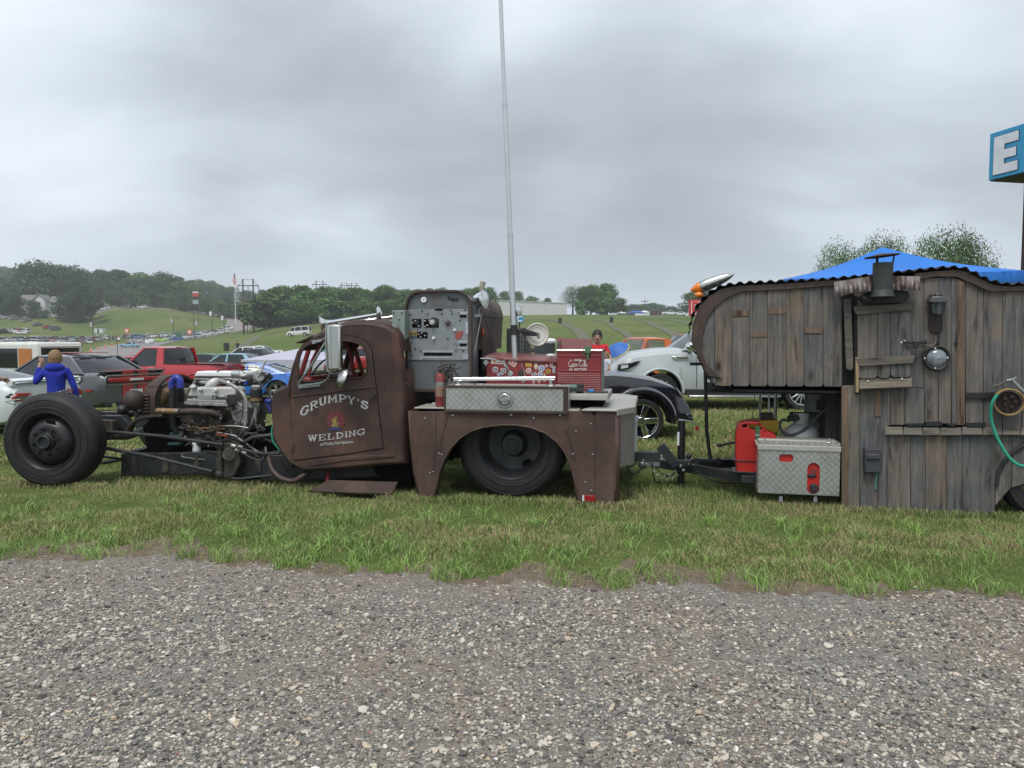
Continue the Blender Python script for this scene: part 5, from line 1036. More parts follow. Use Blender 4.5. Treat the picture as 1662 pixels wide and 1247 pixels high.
# --- front wheels
def big_wheel(x, w, r, wd, side, dish, name='front_wheel', yaw=0):
    b = MB(); b.T = Matrix.Translation((x, w, r)) @ Matrix.Rotation(yaw, 4, 'Z') @ Matrix.Diagonal((1, side, 1, 1)); rr = r*.60
    pr = [(rr, .02), (rr*1.02, -.01), (r*.80, -.025), (r*.90, -.012), (r*.955, .012), (r*.985, .04)]
    for k in range(5): a = .052+k*(wd-.10)/5; q = (wd-.10)/5; pr += [(r, a), (r, a+q*.74), (r*.960, a+q*.78), (r*.960, a+q*.98)]
    pr += [(r, wd-.05), (r*.985, wd-.03), (r*.94, wd-.005), (r*.80, wd+.02), (rr, wd)]
    b.lathe(pr, (0, 0, 0), (0, 1, 0), 96); R0 = b.T; o = b.build(name, M_rubber, truck)
    b = MB(); b.T = R0; b.lathe([(r*.70, -.029), (r*.71, -.031), (r*.72, -.028)], (0, 0, 0), (0, 1, 0), 72); b.lathe([(r*.86, -.022), (r*.866, -.025), (r*.872, -.02)], (0, 0, 0), (0, 1, 0), 72); b.build('tyre_rib', M_rubber, o)
    b = MB(); b.T = R0
    if dish:   # rear: deep dish outer wheel of a dual pair
        b.lathe([(rr*1.04, -.005), (rr*1.01, -.018), (rr*.97, -.004), (rr*.93, .03), (rr*.90, .15), (rr*.80, .19), (rr*.42, .20), (rr*.30, .14), (rr*.28, .13), (.001, .13)], (0, 0, 0), (0, 1, 0), 64)
    else:
        b.lathe([(rr*1.04, -.005), (rr*1.01, -.018), (rr*.96, -.002), (rr*.90, .03), (rr*.86, .075), (rr*.80, .05), (rr*.62, -.015), (rr*.52, -.025), (rr*.34, -.02), (rr*.30, -.05), (rr*.27, -.055), (rr*.25, -.03), (.001, -.03)], (0, 0, 0), (0, 1, 0), 64)
    rm = b.build('rim', M_black if not dish else M_chass, o)
    b = MB(); b.T = R0; n = 8
    for k in range(n):
        a = 2*PI*k/n+.2; q = rr*(.44 if not dish else .235); c = (q*math.cos(a), -.03 if not dish else .12, q*math.sin(a)); b.cyl(c, (c[0], c[1]-.042, c[2]), .017, 6, .013)
    each(b, 'lug_nut', M_chass if dish else M_black, rm)
    b = MB(); b.T = R0
    if dish: b.lathe([(.10, .20), (.105, .10), (.10, .085), (.06, .08), (.055, .07), (.001, .07)], (0, 0, 0), (0, 1, 0), 28)
    else: b.lathe([(.075, -.02), (.07, -.075), (.062, -.08), (.055, -.07), (.05, -.05), (.001, -.05)], (0, 0, 0), (0, 1, 0), 28)
    b.build('hub', M_chass, rm)
    b = MB(); b.T = R0; a = 1.35 if not dish else -1.0; q = rr*.70
    b.ball((q*math.cos(a), -.012 if not dish else .187, q*math.sin(a)), .05, 12, (1.1, .12, .62), Matrix.Rotation(-a+PI/2, 3, 'Y')); b.build('hand_hole', M_under, rm); return o
fwx = T.P(80, 720, -.08)[0]; big_wheel(fwx, -.10, .495, .27, 1, False, yaw=-TY-R_(1)); big_wheel(fwx, 2.2, .505, .27, -1, False, yaw=-TY)
rwx = T.P(829, 720, .12)[0]; big_wheel(rwx, .14, .53, .26, 1, True, 'rear_wheel'); big_wheel(rwx, 1.9, .53, .26, -1, True, 'rear_wheel')
# front axle, spindle, brake drum, spring
b = MB(); b.tube([(fwx, .32, .50), (fwx+.02, .5, .47), (fwx+.03, 1.1, .40), (fwx+.02, 1.75, .47), (fwx, 1.95, .50)], .045, 10); b.build('front_axle', M_chass, truck)
b = MB(); b.lathe([(.001, 0), (.19, 0), (.20, .02), (.20, .10), (.12, .13), (.001, .13)], (fwx, .27, .5), (0, 1, 0), 28); b.build('brake_drum', M_grime, truck)
b = MB(); b.cyl((fwx+.02, .42, .3), (fwx+.02, .42, .72), .028, 10).box((fwx-.03, .36, .46), (fwx+.36, .42, .54)).cbox((fwx+.25, .46, .60), (.22, .1, .12)); b.build('spindle', M_grime, truck)
def tubep(name, pts, r, m, n=10, par=None, smooth_n=0, lab=None):
    Q = [P3(*p) for p in pts]
    if smooth_n: Q = spline(Q, smooth_n)
    return MB().tube(Q, r, n).build(name, m, par or truck, label=lab)
tubep('radius_rod', [(150, 699, .35), (262, 708, .30), (362, 722, .25)], .019, M_chass); tubep('radius_rod', [(158, 725, .35), (250, 742, .28), (345, 766, .22)], .020, M_chass); tubep('radius_rod', [(155, 740, .6), (250, 751, .6), (330, 766, .6)], .014, M_chass); tubep('tie_rod', [(165, 752, .7), (200, 746, 1.0), (230, 742, 1.5)], .02, M_chass)
# --- frame
b = MB(); pl = PL([(196, 737), (350, 734), (470, 740), (700, 742), (700, 770), (470, 782), (350, 770), (196, 773)], .45); b.prism(pl, .45, .53); b.prism([(x, z) for x, z in pl], 1.35, 1.43); b.build('frame_rail', M_chass, truck, bevel=.008)
b = MB(); z0, z1 = px(300, 735, .45)[1], px(300, 768, .45)[1]
for q in (205, 300, 420, 560): s = px(q, 750, .45)[0]; b.box((s, .53, z1), (s+.09, 1.35, z0))
b.build('cross_member', M_chass, truck, bevel=.006)
b = MB(); pl = PL([(163, 675), (197, 675), (211, 690), (205, 704), (180, 704), (163, 690)], .55); b.prism(pl, .55, .66); b.prism(PL([(168, 680), (190, 683), (188, 690), (168, 690)], .55), .535, .55); b.build('spring_bracket', M_chass, truck, bevel=.006)
b = MB(); b.cyl(P3(194, 664, .6), P3(206, 667, .6), .045, 12).ball(P3(199, 666, .58), .055, 12).cyl(P3(200, 675, .7), P3(232, 668, .7), .035, 10).cbox(P3(180, 672, .8), (.22, .1, .05)); b.build('horn_bracket', M_black, truck)
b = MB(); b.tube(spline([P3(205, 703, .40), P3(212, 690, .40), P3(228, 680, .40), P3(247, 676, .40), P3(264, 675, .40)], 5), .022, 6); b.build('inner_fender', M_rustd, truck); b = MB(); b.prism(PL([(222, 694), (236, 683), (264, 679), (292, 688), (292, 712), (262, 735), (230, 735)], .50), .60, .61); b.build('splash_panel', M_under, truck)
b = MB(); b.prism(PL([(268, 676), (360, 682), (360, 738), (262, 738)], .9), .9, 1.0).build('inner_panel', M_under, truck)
# --- radiator shell: arched hood piece with louvres
s0, s1 = px(229, 640, .42)[0], px(252, 640, .42)[0]; zb_ = px(240, 674, .42)[1]; zt_ = px(257, 609, .8)[1]; w0, w1 = .42, 1.22; cz = zt_-.25
def arch_ring(s, o, flare=0): return [(s, w0-o, zb_)]+[(s, (w0+w1)/2-math.cos(a)*((w1-w0)/2+o), cz+math.sin(a)*(.25+o)) for a in np.linspace(0, PI, 22)]+[(s, w1+o, zb_)]
b = MB(); b.loft([arch_ring(s0, -.02), arch_ring(s0+.03, .0), arch_ring(s1-.04, .01), arch_ring(s1, .012), arch_ring(s1, -.012), arch_ring(s0+.05, -.03)], closed=False); shell = b.build('radiator_shell', M_rust, truck)
b = MB()
for k in range(6): z = px(240, 668-k*5.2, .42)[1]; b.cbox(((s0+s1)/2-.03, w0-.012, z), (.10, .035, .020), Matrix.Rotation(.5, 3, 'X'))
b.build('louvre', M_rust, shell, bevel=.006); b = MB(); b.box((s0+.05, w0+.05, zb_), (s1-.02, w1-.05, cz+.15)); b.build('radiator_core', M_grime, shell)
b = MB(); b.ball(P3(218, 650, .38), .115, 20, (.95, 1, 1)); b.build('headlight_bucket', M_rustd, truck); b = MB(); b.ball(P3(224, 650, 1.3), .115, 20, (.95, 1, 1)); b.build('headlight_bucket', M_rustd, truck); MB().cyl(P3(220, 666, .4), P3(222, 682, .4), .02, 8).build('headlight_stem', M_chass, truck)
# --- engine
b = MB(); b.prism(PL([(300, 655), (372, 655), (395, 672), (392, 716), (350, 728), (308, 724), (292, 700), (290, 670)], .62), .62, 1.15); b.build('engine_block', M_grime, truck, bevel=.02)
b = MB(); vp = PL([(301, 652), (304, 643), (308, 633), (314, 629), (378, 628), (385, 633), (383, 640), (372, 655)], .52); b.prism(vp, .52, .72); vc = b.build('valve_cover', M_castw, truck, bevel=.02, seg=3)
b = MB(); b.prism(PL([(299, 652), (373, 655), (371, 660), (300, 657)], .50), .495, .74); b.build('cover_flange', M_cast, vc, bevel=.004)
b = MB()
for q, r_ in ((313.5, 630), (325, 633.5), (350, 634.5)):
    c = P3(q, r_, .5); b.cyl(c, c+Vector((0, -.018, .01)), .024, 14).cyl(c+Vector((0, -.018, .01)), c+Vector((0, -.03, .015)), .012, 10)
b.cyl(P3(313.5, 628, .55), P3(313.5, 621, .55), .009, 8); each(b, 'cover_bolt', M_stain, vc); c = P3(313.5, 629, .50); MB().lathe([(.001, .03), (.032, .02), (.036, 0), (.001, -.01)], c, (0, -.5, .8), 16).build('oil_cap', M_castw, vc)
def onplane(s, x, y, w, size, **k): p = P3(x, y, w); return text(k.pop('name', 'lettering'), s, size, tuple(p), k.pop('m', M_letter), k.pop('par', truck), **k)
onplane('Detroit', 311.5, 644, .516, .062, m=M_blackm, par=vc, bold=.0015, name='maker_lettering'); onplane('Diesel', 355.5, 646, .516, .062, m=M_blackm, par=vc, bold=.0015, name='maker_lettering')
b = MB(); b.prism(PL([(321, 641.5), (345, 642), (345, 648), (321, 648)], .517), .513, .52).build('name_plate', M_alu, vc)
b = MB(); pl = PL([(313, 612), (319, 603), (398, 603), (400, 610), (396, 613)], .78); b.prism(pl, .78, .98); b.build('blower_cover', M_white, truck, bevel=.015); b = MB(); b.box(tuple(P3(316, 626, .74)), tuple(P3(404, 611, .74)+Vector((0, .32, 0)))); b.build('blower_housing', M_grime, truck, bevel=.01)
b = MB()
for q in range(9): c = P3(318+q*9, 618, .72); b.cbox(c, (.028+.01*(q % 2), .05, .05)).cyl(c+Vector((0, -.01, .02)), c+Vector((0, -.035, .02)), .009, 6)
b.build('blower_bolts', M_cast, truck, bevel=.003)
b = MB(); b.tube([P3(318, 616, .7), P3(345, 617, .7), P3(372, 615, .7), P3(400, 619, .7)], .012, 6).cyl(P3(326, 621, .69), P3(341, 621, .69), .020, 10).cyl(P3(378, 607, .8), P3(391, 608, .8), .045, 14); b.build('fuel_rail', M_stain, truck)
b = MB(); b.tube(spline([P3(336, 640, .60), P3(341, 628, .58), P3(349, 620, .60), P3(357, 619, .66)], 5), [.062, .06, .058, .056, .054, .053, .052, .05, .05, .048, .046, .042, .04, .036, .033, .032], 14).cyl(P3(332, 643, .6), P3(345, 645, .6), .03, 8); b.build('intake_elbow', M_castw, truck)
tubep('coolant_pipe', [(357, 618, .62), (370, 622, .56), (384, 630, .52), (395, 640, .5), (400, 654, .5), (400, 672, .5), (398, 692, .5), (390, 710, .52), (382, 722, .55)], .021, M_cast, 12, smooth_n=5)
b = MB()
for q in ((371, 622, .56), (400, 667, .5)): c = P3(*q); b.lathe([(.026, -.008), (.028, 0), (.026, .008)], c, (.7, 0, -.4) if q[0] < 380 else (0, 0, 1), 14)
b.build('hose_clamp', M_stain, truck)
tubep('exhaust_manifold', [(288, 668.5, .46), (320, 668, .46), (345, 670, .48), (358, 675, .52), (362, 682, .6)], [.036, .036, .036, .034, .03], M_rustd, 16)
b = MB(); b.tube([P3(251, 667, .44), P3(262, 667, .44), P3(290, 668, .44)], .031, 16); mp_ = b.build('manifold_tip', M_tan, truck); b = MB()
for q in (267, 286, 290): c = P3(q, 667.5, .44); b.lathe([(.032, -.006), (.036, 0), (.032, .006)], c, (1, 0, 0), 16)
b.build('pipe_clamp', M_stain, mp_)
tubep('turbo_elbow', [(252, 660, .62), (259, 650, .60), (266, 638, .62), (274, 632, .70)], [.075, .085, .08, .06], M_tan, 16, smooth_n=0)
tubep('air_hose', [(279, 630, .50), (280, 620, .50), (286, 613, .50), (292, 618, .50), (293, 630, .50)], .037, M_bluehose, 16, smooth_n=4); tubep('radiator_hose', [(280, 627, .50), (280, 660, .52), (281, 690, .55), (288, 702, .58)], .034, M_hose, 14, smooth_n=3); tubep('radiator_hose', [(293, 628, .50), (294, 650, .6)], .034, M_hose, 12)
b = MB(); b.prism(PL([(288, 632), (303, 630), (303, 654), (290, 654)], .62), .62, .8); b.build('oil_cooler', mat('cream_cast', (.30, .28, .21), .6, var=.25, vs=8, dirt=(.1, .09, .07), dirt_amt=.4), truck, bevel=.012)
c = P3(319.5, 723, .58); b = MB(); b.lathe([(.001, -.085), (.042, -.085), (.045, -.075), (.045, .06), (.040, .068), (.001, .068)], c, (0, 0, 1), 24); b.build('oil_filter', M_white, truck); MB().cyl(c+Vector((0, 0, .068)), c+Vector((0, 0, .10)), .035, 14).build('filter_head', M_grime, truck)
b = MB(); b.cyl(P3(278, 708, .6), P3(300, 708, .6), .045, 14).cbox(P3(285, 720, .6), (.14, .08, .03)); b.build('oil_pump', mat('teal_iron', (.03, .07, .065), .5, var=.3), truck, bevel=.004)
b = MB(); c = P3(416, 641, .55); b.lathe([(.001, -.08), (.060, -.08), (.066, -.07), (.066, .06), (.05, .08), (.001, .08)], c, (0, 0, 1), 24); b.build('fuel_filter', M_chass, truck); MB().lathe([(.067, -.03), (.068, -.05), (.067, -.065)], c, (0, 0, 1), 24).build('filter_band', M_tan, truck)
b = MB(); b.cyl(P3(410, 628, .55), P3(423, 628, .55), .02, 8).cyl(P3(416, 661, .55), P3(413, 690, .55), .022, 10); b.build('filter_fitting', M_cast, truck)
b = MB(); b.prism(PL([(420, 645), (433, 644), (444, 646), (444, 672), (421, 672)], .6), .6, .75); b.build('battery_box', M_black, truck, bevel=.006)
b = MB(); b.lathe([(.001, -.05), (.05, -.05), (.075, -.03), (.078, .04), (.05, .07), (.001, .07)], P3(424, 612, .72), (.25, -1, .1), 22); al = b.build('alternator', M_cast, truck)
b = MB()
for k in range(10): a = k*.628; c = P3(424, 612, .66); b.cbox(c+Vector((.045*math.cos(a), 0, .045*math.sin(a))), (.012, .02, .03), Matrix.Rotation(-a, 3, 'Y'))
b.lathe([(.001, -.02), (.03, -.02), (.032, .0), (.001, .01)], P3(438, 612, .64), (.25, -1, .1), 16); b.build('pulley', M_blackm, al); b = MB(); b.tube([P3(413, 620, .66), P3(424, 603, .64), P3(430, 588, .66)], .010, 6).cyl(P3(427, 594, .65), P3(431, 586, .65), .014, 8); b.build('tension_arm', M_castw, al); b = MB(); b.tube([P3(419, 626, .63), P3(438, 606, .63), P3(440, 616, .63), P3(424, 628, .63)], .009, 6).build('drive_belt', M_blackm, al)
b = MB(); b.ball(P3(437, 651, .52), .045, 12, (1.2, .7, .6)).cyl(P3(434, 655, .52), P3(440, 668, .52), .016, 8); b.build('regulator', M_bluehose, truck); b = MB(); b.cyl(P3(400, 624, .6), P3(400, 618, .6), .022, 12).build('blue_cap', M_bluehose, truck)
# steering box
b = MB(); b.prism(PL([(352, 722), (372, 719), (387, 730), (390, 752), (380, 772), (362, 778), (350, 768)], .32), .32, .46); b.cyl(P3(372, 738, .34), P3(372, 738, .28), .07, 18).cyl(P3(358, 722, .30), P3(358, 774, .30), .024, 10).ball(P3(356, 770, .3), .045, 10).cyl(P3(352, 726, .3), P3(362, 724, .3), .035, 12); b.build('steering_box', M_grime, truck, bevel=.008)
b = MB(); b.prism(PL([(388, 752), (445, 748), (448, 776), (400, 780), (380, 775)], .5), .5, .62); b.prism(PL([(398, 700), (440, 690), (446, 740), (400, 748)], .75), .75, .9); b.build('gearbox', M_under, truck, bevel=.01); tubep('skid_bar', [(376, 777, .3), (392, 777, .3), (440, 772, .35), (450, 770, .4)], .012, M_chass)
tubep('brake_line', [(380, 724, .3), (400, 731, .3), (425, 736, .3), (455, 736, .32)], .016, M_hose, 8, smooth_n=4); tubep('brake_line', [(388, 730, .3), (405, 742, .3), (424, 748, .3), (428, 738, .32)], .013, M_hose, 8, smooth_n=4)
b = MB()
for q in ((380, 724), (391, 726), (386, 731), (397, 735)): b.cyl(P3(q[0]-4, q[1]-1, .3), P3(q[0]+3, q[1]+1, .3), .019, 6)
each(b, 'hose_fitting', M_cast, truck)
tubep('steering_shaft', [(396, 718, .4), (410, 710, .4), (445, 706, .45)], .022, M_hose, 10); tubep('green_air_line', [(443, 690, .3), (441, 703, .3), (444, 718, .3), (455, 732, .32), (462, 738, .34)], .009, M_green, 8, smooth_n=4)
tubep('flexible_duct', [(436, 742, .3), (442, 762, .26), (456, 776, .22), (476, 781, .2), (492, 772, .22), (502, 765, .3)], .027, mat('duct_brown', (.05, .028, .025), .55, var=.3, vs=20), 12, smooth_n=5)
for pts, r_ in (([(413, 665, .6), (408, 690, .5), (398, 706, .5), (388, 720, .5)], .024), ([(405, 680, .55), (396, 700, .5), (384, 718, .5)], .018), ([(330, 700, .5), (352, 716, .45), (378, 706, .45), (392, 680, .5), (394, 655, .52)], .007), ([(395, 612, .6), (412, 616, .55), (432, 632, .5), (440, 650, .5)], .008), ([(352, 604, .66), (366, 598, .66), (384, 597, .66), (398, 606, .66)], .006), ([(305, 700, .5), (300, 690, .5), (312, 694, .5)], .01), ([(430, 640, .5), (436, 648, .5), (440, 670, .5), (434, 668, .5), (430, 655, .5)], .005)):
    tubep('rubber_line', pts, r_, M_hose, 8, smooth_n=5)
random.seed(5); b = MB()    # small castings, studs and brackets low on the block
for k in range(64):
    x, y, w = random.uniform(296, 392), random.uniform(658, 724), random.uniform(.50, .62); c = P3(x, y, w)
    if k % 3 == 0: b.cbox(c, (random.uniform(.02, .09), .05, random.uniform(.015, .05)), Matrix.Rotation(random.uniform(-.4, .4), 3, 'Y'))
    elif k % 3 == 1: b.cyl(c, c+Vector((random.uniform(-.05, .05), -.04, 0)), random.uniform(.008, .022), 8)
    else: b.cyl(c, c+Vector((random.uniform(-.1, .1), 0, random.uniform(-.05, .05))), .008, 6)
each(b, 'engine_fitting', M_grime, truck); b = MB()
for k in range(26): x, y, w = random.uniform(298, 440), random.uniform(655, 730), random.uniform(.47, .52); c = P3(x, y, w); b.cyl(c, c+Vector((.0, -.02, 0)), random.uniform(.006, .013), 6)
each(b, 'bolt_head', M_cast, truck)
for k in range(22):
    x, y = random.uniform(292, 440), random.uniform(690, 745); tubep('engine_line', [(x, y, .46), (x+random.uniform(-22, 22), y+random.uniform(-8, 14), .43), (x+random.uniform(-45, 45), y+random.uniform(-16, 12), .45)], random.uniform(.004, .012), random.choice([M_hose, M_grime, M_chass, M_cast]), 6, smooth_n=4)
b = MB()
for k in range(30): x, y = random.uniform(200, 470), random.uniform(742, 768); c = P3(x, y, .45); b.cyl(c, c-Vector((0, .012, 0)), random.uniform(.006, .016), 8)
for k in range(5): b.prism(PL([(215+k*50, 740), (222+k*50, 740), (224+k*50, 766), (214+k*50, 766)], .44), .435, .45)
each(b, 'rail_bolt', M_grime, truck); b = MB()
for k in range(5): c = P3(312+k*12, 693+2*math.sin(k), .48); b.cbox(c, (.10, .03, .012)).cbox(c+Vector((0, 0, -.03)), (.09, .03, .008))
b.build('brass_bracket', M_tan, truck); MB().prism(PL([(352, 700), (369, 704), (368, 710), (352, 706)], .5), .49, .52).build('red_cap', mat('faded_red', (.35, .07, .04), .6), truck)
b = MB(); b.prism(PL([(382, 650), (400, 662), (397, 696), (380, 690), (374, 670)], .56), .56, .7); b.build('timing_cover', M_cast, truck, bevel=.01); b = MB(); b.prism(PL([(369, 641), (380, 640), (383, 655), (371, 660), (367, 650)], .50), .49, .515); b.build('end_cover', M_chass, vc, bevel=.004)
# --- cab
CW = .16; CE = 1.62
prof = [(443, 664), (443, 650), (446, 636), (455, 629), (469, 624.5), (472, 610), (476, 594), (484, 570), (492, 559), (505, 549), (521, 538), (536, 530), (551, 524.5), (570, 520.5), (590, 519.5), (612, 521), (630, 525), (645, 533), (653, 545), (658, 570), (661, 600), (663, 640), (665, 700), (665, 752), (630, 755), (560, 762), (499, 766), (474, 753), (460, 734), (447, 712), (444.5, 690)]
pr0 = PL(prof, CW+.1); ccx = sum(p[0] for p in pr0)/len(pr0); ccz = sum(p[1] for p in pr0)/len(pr0)
def inset(pts, d):   # pull a closed outline inwards
    n = len(pts); o = []
    for i in range(n):
        a, c = Vector(pts[i-1]), Vector(pts[(i+1) % n]); t = (c-a).normalized(); nrm = Vector((-t.y, t.x))
        if nrm.dot(Vector((ccx, ccz))-Vector(pts[i])) < 0: nrm = -nrm
        o.append(tuple(Vector(pts[i])+nrm*d))
    return o
win = smooth_loop(PL([(485, 603), (486, 585), (492, 568), (503, 559), (528, 553.5), (558, 553), (574, 555.5), (588, 562), (594.5, 578), (596, 598), (591, 610), (572, 615), (530, 617), (489, 619)], CW), 4)
b = MB(); out = inset(pr0, .055); plate_hole(b, out, [win], CW, CW+.02)
cab = b.build('cab', M_rust, truck, bevel=.004); b = MB(); plate_hole(b, out, [win], CE-.02, CE); b.build('cab_far_side', M_rust, cab)
b = MB(); rings = [(CW, .055), (CW+.025, .028), (CW+.07, .008), (CW+.13, 0), ((CW+CE)/2, -.02), (CE-.13, 0), (CE-.07, .008), (CE-.025, .028), (CE, .055)]; R_list = [[(x, w, z) for x, z in inset(pr0, d)] for w, d in rings]
n = len(pr0); skip_mid = set(list(range(5, 7))+list(range(19, 20))); vs = [p for r in R_list for p in r]; fs = []
for k in range(len(R_list)-1):
    for i in range(n):
        if 2 <= k <= 5 and i in skip_mid: continue
        fs.append((k*n+i, k*n+(i+1) % n, (k+1)*n+(i+1) % n, (k+1)*n+i))
b.add(vs, fs); b.build('cab_shell', M_rust, cab, solid=.006, smooth=True)
b = MB(); zz = PL([(500, 700)], CW)[0][1]; b.box((out[8][0]-.1, CW+.03, zz-.05), (out[23][0]-.05, CE-.03, zz)); b.box((px(612, 600, CW)[0], CW+.03, zz), (px(612, 600, CW)[0]+.12, CE-.03, px(600, 600, CW)[1])).box((px(560, 600, CW)[0], CW+.05, zz), (px(612, 600, CW)[0], CE-.05, px(600, 650, CW)[1])); b.build('bench_seat', M_redint, cab, bevel=.03)
b = MB(); sx = px(478, 600, CW)[0]; b.box((sx+.02, CW+.03, px(500, 640, CW)[1]), (sx+.16, CE-.03, px(500, 612, CW)[1])); b.build('dashboard', M_redint, cab, bevel=.03); b = MB(); b.lathe([(.185, 0), (.195, .01), (.185, .02)], P3(520, 608, CW+.45), (-.85, 0, .5), 32, closed=True).cyl(P3(520, 608, CW+.45), P3(500, 640, CW+.45), .02, 8); b.build('steering_wheel', M_blackm, cab)
b = MB()
for (a, c) in (((487, 612), (505, 556)), ((590, 612), (572, 552))): b.tube([P3(a[0], a[1], CE-.08), P3(c[0], c[1], CE-.08)], .03, 8)
b.tube([P3(500, 615, CW+.06), P3(507, 585, CW+.07), P3(520, 560, CW+.1)], .018, 8).tube([P3(575, 612, CW+.3), P3(569, 575, CW+.25), P3(560, 556, CW+.2)], .02, 8); each(b, 'inner_pillar', M_redint, cab)
# door, a plate standing 8 mm proud, with seams and beads
dout = PL([(470, 634), (474.5, 608), (481, 585), (490, 563), (505, 549), (545, 544), (572, 545), (592, 552), (603, 565), (608, 610), (612, 640), (617, 690), (622, 727), (560, 737), (476, 747), (474, 700)], CW-.008)
win2 = smooth_loop([(x, z) for x, z in PL([(485, 603), (486, 585), (492, 568), (503, 559), (528, 553.5), (558, 553), (574, 555.5), (588, 562), (594.5, 578), (596, 598), (591, 610), (572, 615), (530, 617), (489, 619)], CW-.008)], 4)
b = MB(); plate_hole(b, dout, [win2], CW-.010, CW-.001); door = b.build('door', M_rust, truck, bevel=.003)
b = MB(); wl = [(x, CW-.012, z) for x, z in win2]; b.tube(wl+[wl[0]], .008, 6); b.build('window_rim', M_rustd, door)
b = MB(); dl = [(x, CW-.006, z) for x, z in dout]; b.tube(dl+[dl[0]], .0045, 5); b.build('door_gap', M_under, door)
b = MB(); b.tube([P3(470, 645.5, CW-.008), P3(520, 639, CW-.014), P3(565, 633, CW-.014), P3(609, 628, CW-.010)], .008, 6); b.build('door_bead', M_rust, door); b = MB(); b.tube([P3(612, 633, CW+.02), P3(640, 629, CW+.03), P3(662, 622, CW+.06)], .008, 6).tube([P3(447, 651, CW+.04), P3(469, 646, CW+.02)], .007, 6); b.build('cab_bead', M_rust, cab)
b = MB(); b.box(tuple(P3(466, 642, CW-.03)), tuple(P3(472, 626, CW)+Vector((0, .03, 0)))).box(tuple(P3(472, 731, CW-.03)), tuple(P3(478, 720, CW)+Vector((0, .03, 0)))); b.build('hinge', M_rustd, door, bevel=.004); b = MB(); b.tube(spline([P3(609, 643, CW-.01), P3(606, 642, CW-.045), P3(602, 648, CW-.05), P3(600, 655, CW-.04)], 4), .008, 8).build('door_handle', M_rustd, door)
b = MB(); b.lathe([(.001, -.01), (.028, -.012), (.045, -.004), (.05, .002)], P3(632, 686, CW+.015), (0, 1, 0), 20); b.build('fuel_cap', M_blackm, cab); b = MB(); b.cbox(P3(455, 660, CW+.02), (.05, .03, .02)).build('cowl_badge', M_alu, cab, bevel=.006)
b = MB(); b.prism(PL([(497, 748), (560, 741), (640, 738), (640, 742), (560, 748), (505, 757)], CW-.012), CW-.012, CW+.01); b.build('rocker_flap', M_rust, cab, bevel=.004)
# gussets at the cab foot
b = MB(); b.prism(PL([(447, 712), (474, 735), (474, 760), (462, 752), (455, 735)], .26), .26, .30); b.cyl(P3(467, 742, .24), P3(467, 742, .28), .022, 12); b.build('cab_mount', M_chass, truck, bevel=.004)
# lettering: western slab letters drawn stroke by stroke
GL = {'G': [((.95, .72), (.8, .95), (.45, 1), (.15, .8), (.05, .5), (.15, .2), (.45, 0), (.8, .06), (.92, .38)), ((.62, .40), (1.05, .40)), ((.93, .95), (.95, .65))],
      'R': [((.22, 0), (.22, 1)), ((.05, 1), (.6, 1), (.9, .85), (.9, .65), (.6, .5), (.22, .5)), ((.55, .5), (.85, .05), (1.05, .02)), ((.02, .02), (.45, .02))],
      'U': [((.2, 1), (.2, .35), (.35, .05), (.6, 0), (.82, .2), (.84, 1)), ((.0, .98), (.42, .98)), ((.68, .98), (1.0, .98))],
      'M': [((.12, 0), (.16, 1)), ((.16, 1), (.52, .25), (.88, 1)), ((.88, 1), (.92, 0)), ((-.02, .02), (.3, .02)), ((.74, .02), (1.08, .02)), ((.0, .98), (.25, .98)), ((.82, .98), (1.05, .98))],
      'P': [((.25, 0), (.25, 1)), ((.05, 1), (.65, 1), (.95, .82), (.92, .58), (.6, .45), (.25, .45)), ((.05, .02), (.48, .02))],
      'Y': [((.5, 0), (.5, .45)), ((.5, .45), (.12, 1)), ((.5, .45), (.88, 1)), ((-.03, .98), (.3, .98)), ((.72, .98), (1.03, .98)), ((.3, .02), (.7, .02))],
      "'": [((.5, 1), (.42, .72))],
      'S': [((.88, .78), (.7, .97), (.4, 1), (.14, .82), (.25, .6), (.72, .42), (.88, .22), (.65, .02), (.3, 0), (.1, .22)), ((.9, .98), (.9, .72)), ((.08, .02), (.08, .3))],
      'W': [((.1, 1), (.3, 0)), ((.3, 0), (.52, .9)), ((.52, .9), (.72, 0)), ((.72, 0), (.95, 1)), ((-.05, .98), (.28, .98)), ((.38, .98), (.66, .98)), ((.8, .98), (1.1, .98))],
      'E': [((.24, 0), (.24, 1)), ((.05, .98), (.9, .98), (.9, .72)), ((.05, .02), (.92, .02), (.92, .3)), ((.24, .5), (.65, .5), (.65, .6))],
      'L': [((.26, 0), (.26, 1)), ((.05, .98), (.5, .98)), ((.05, .02), (.92, .02), (.92, .38))],
      'D': [((.24, 0), (.24, 1)), ((.05, .98), (.55, .98), (.9, .75), (.94, .5), (.9, .25), (.55, .02), (.05, .02))],
      'I': [((.5, 0), (.5, 1)), ((.2, .98), (.8, .98)), ((.2, .02), (.8, .02))],
      'N': [((.18, 0), (.18, 1)), ((.18, 1), (.82, 0)), ((.82, 0), (.82, 1)), ((.02, .98), (.2, .98)), ((.66, .98), (1, .98)), ((.0, .02), (.36, .02))]}
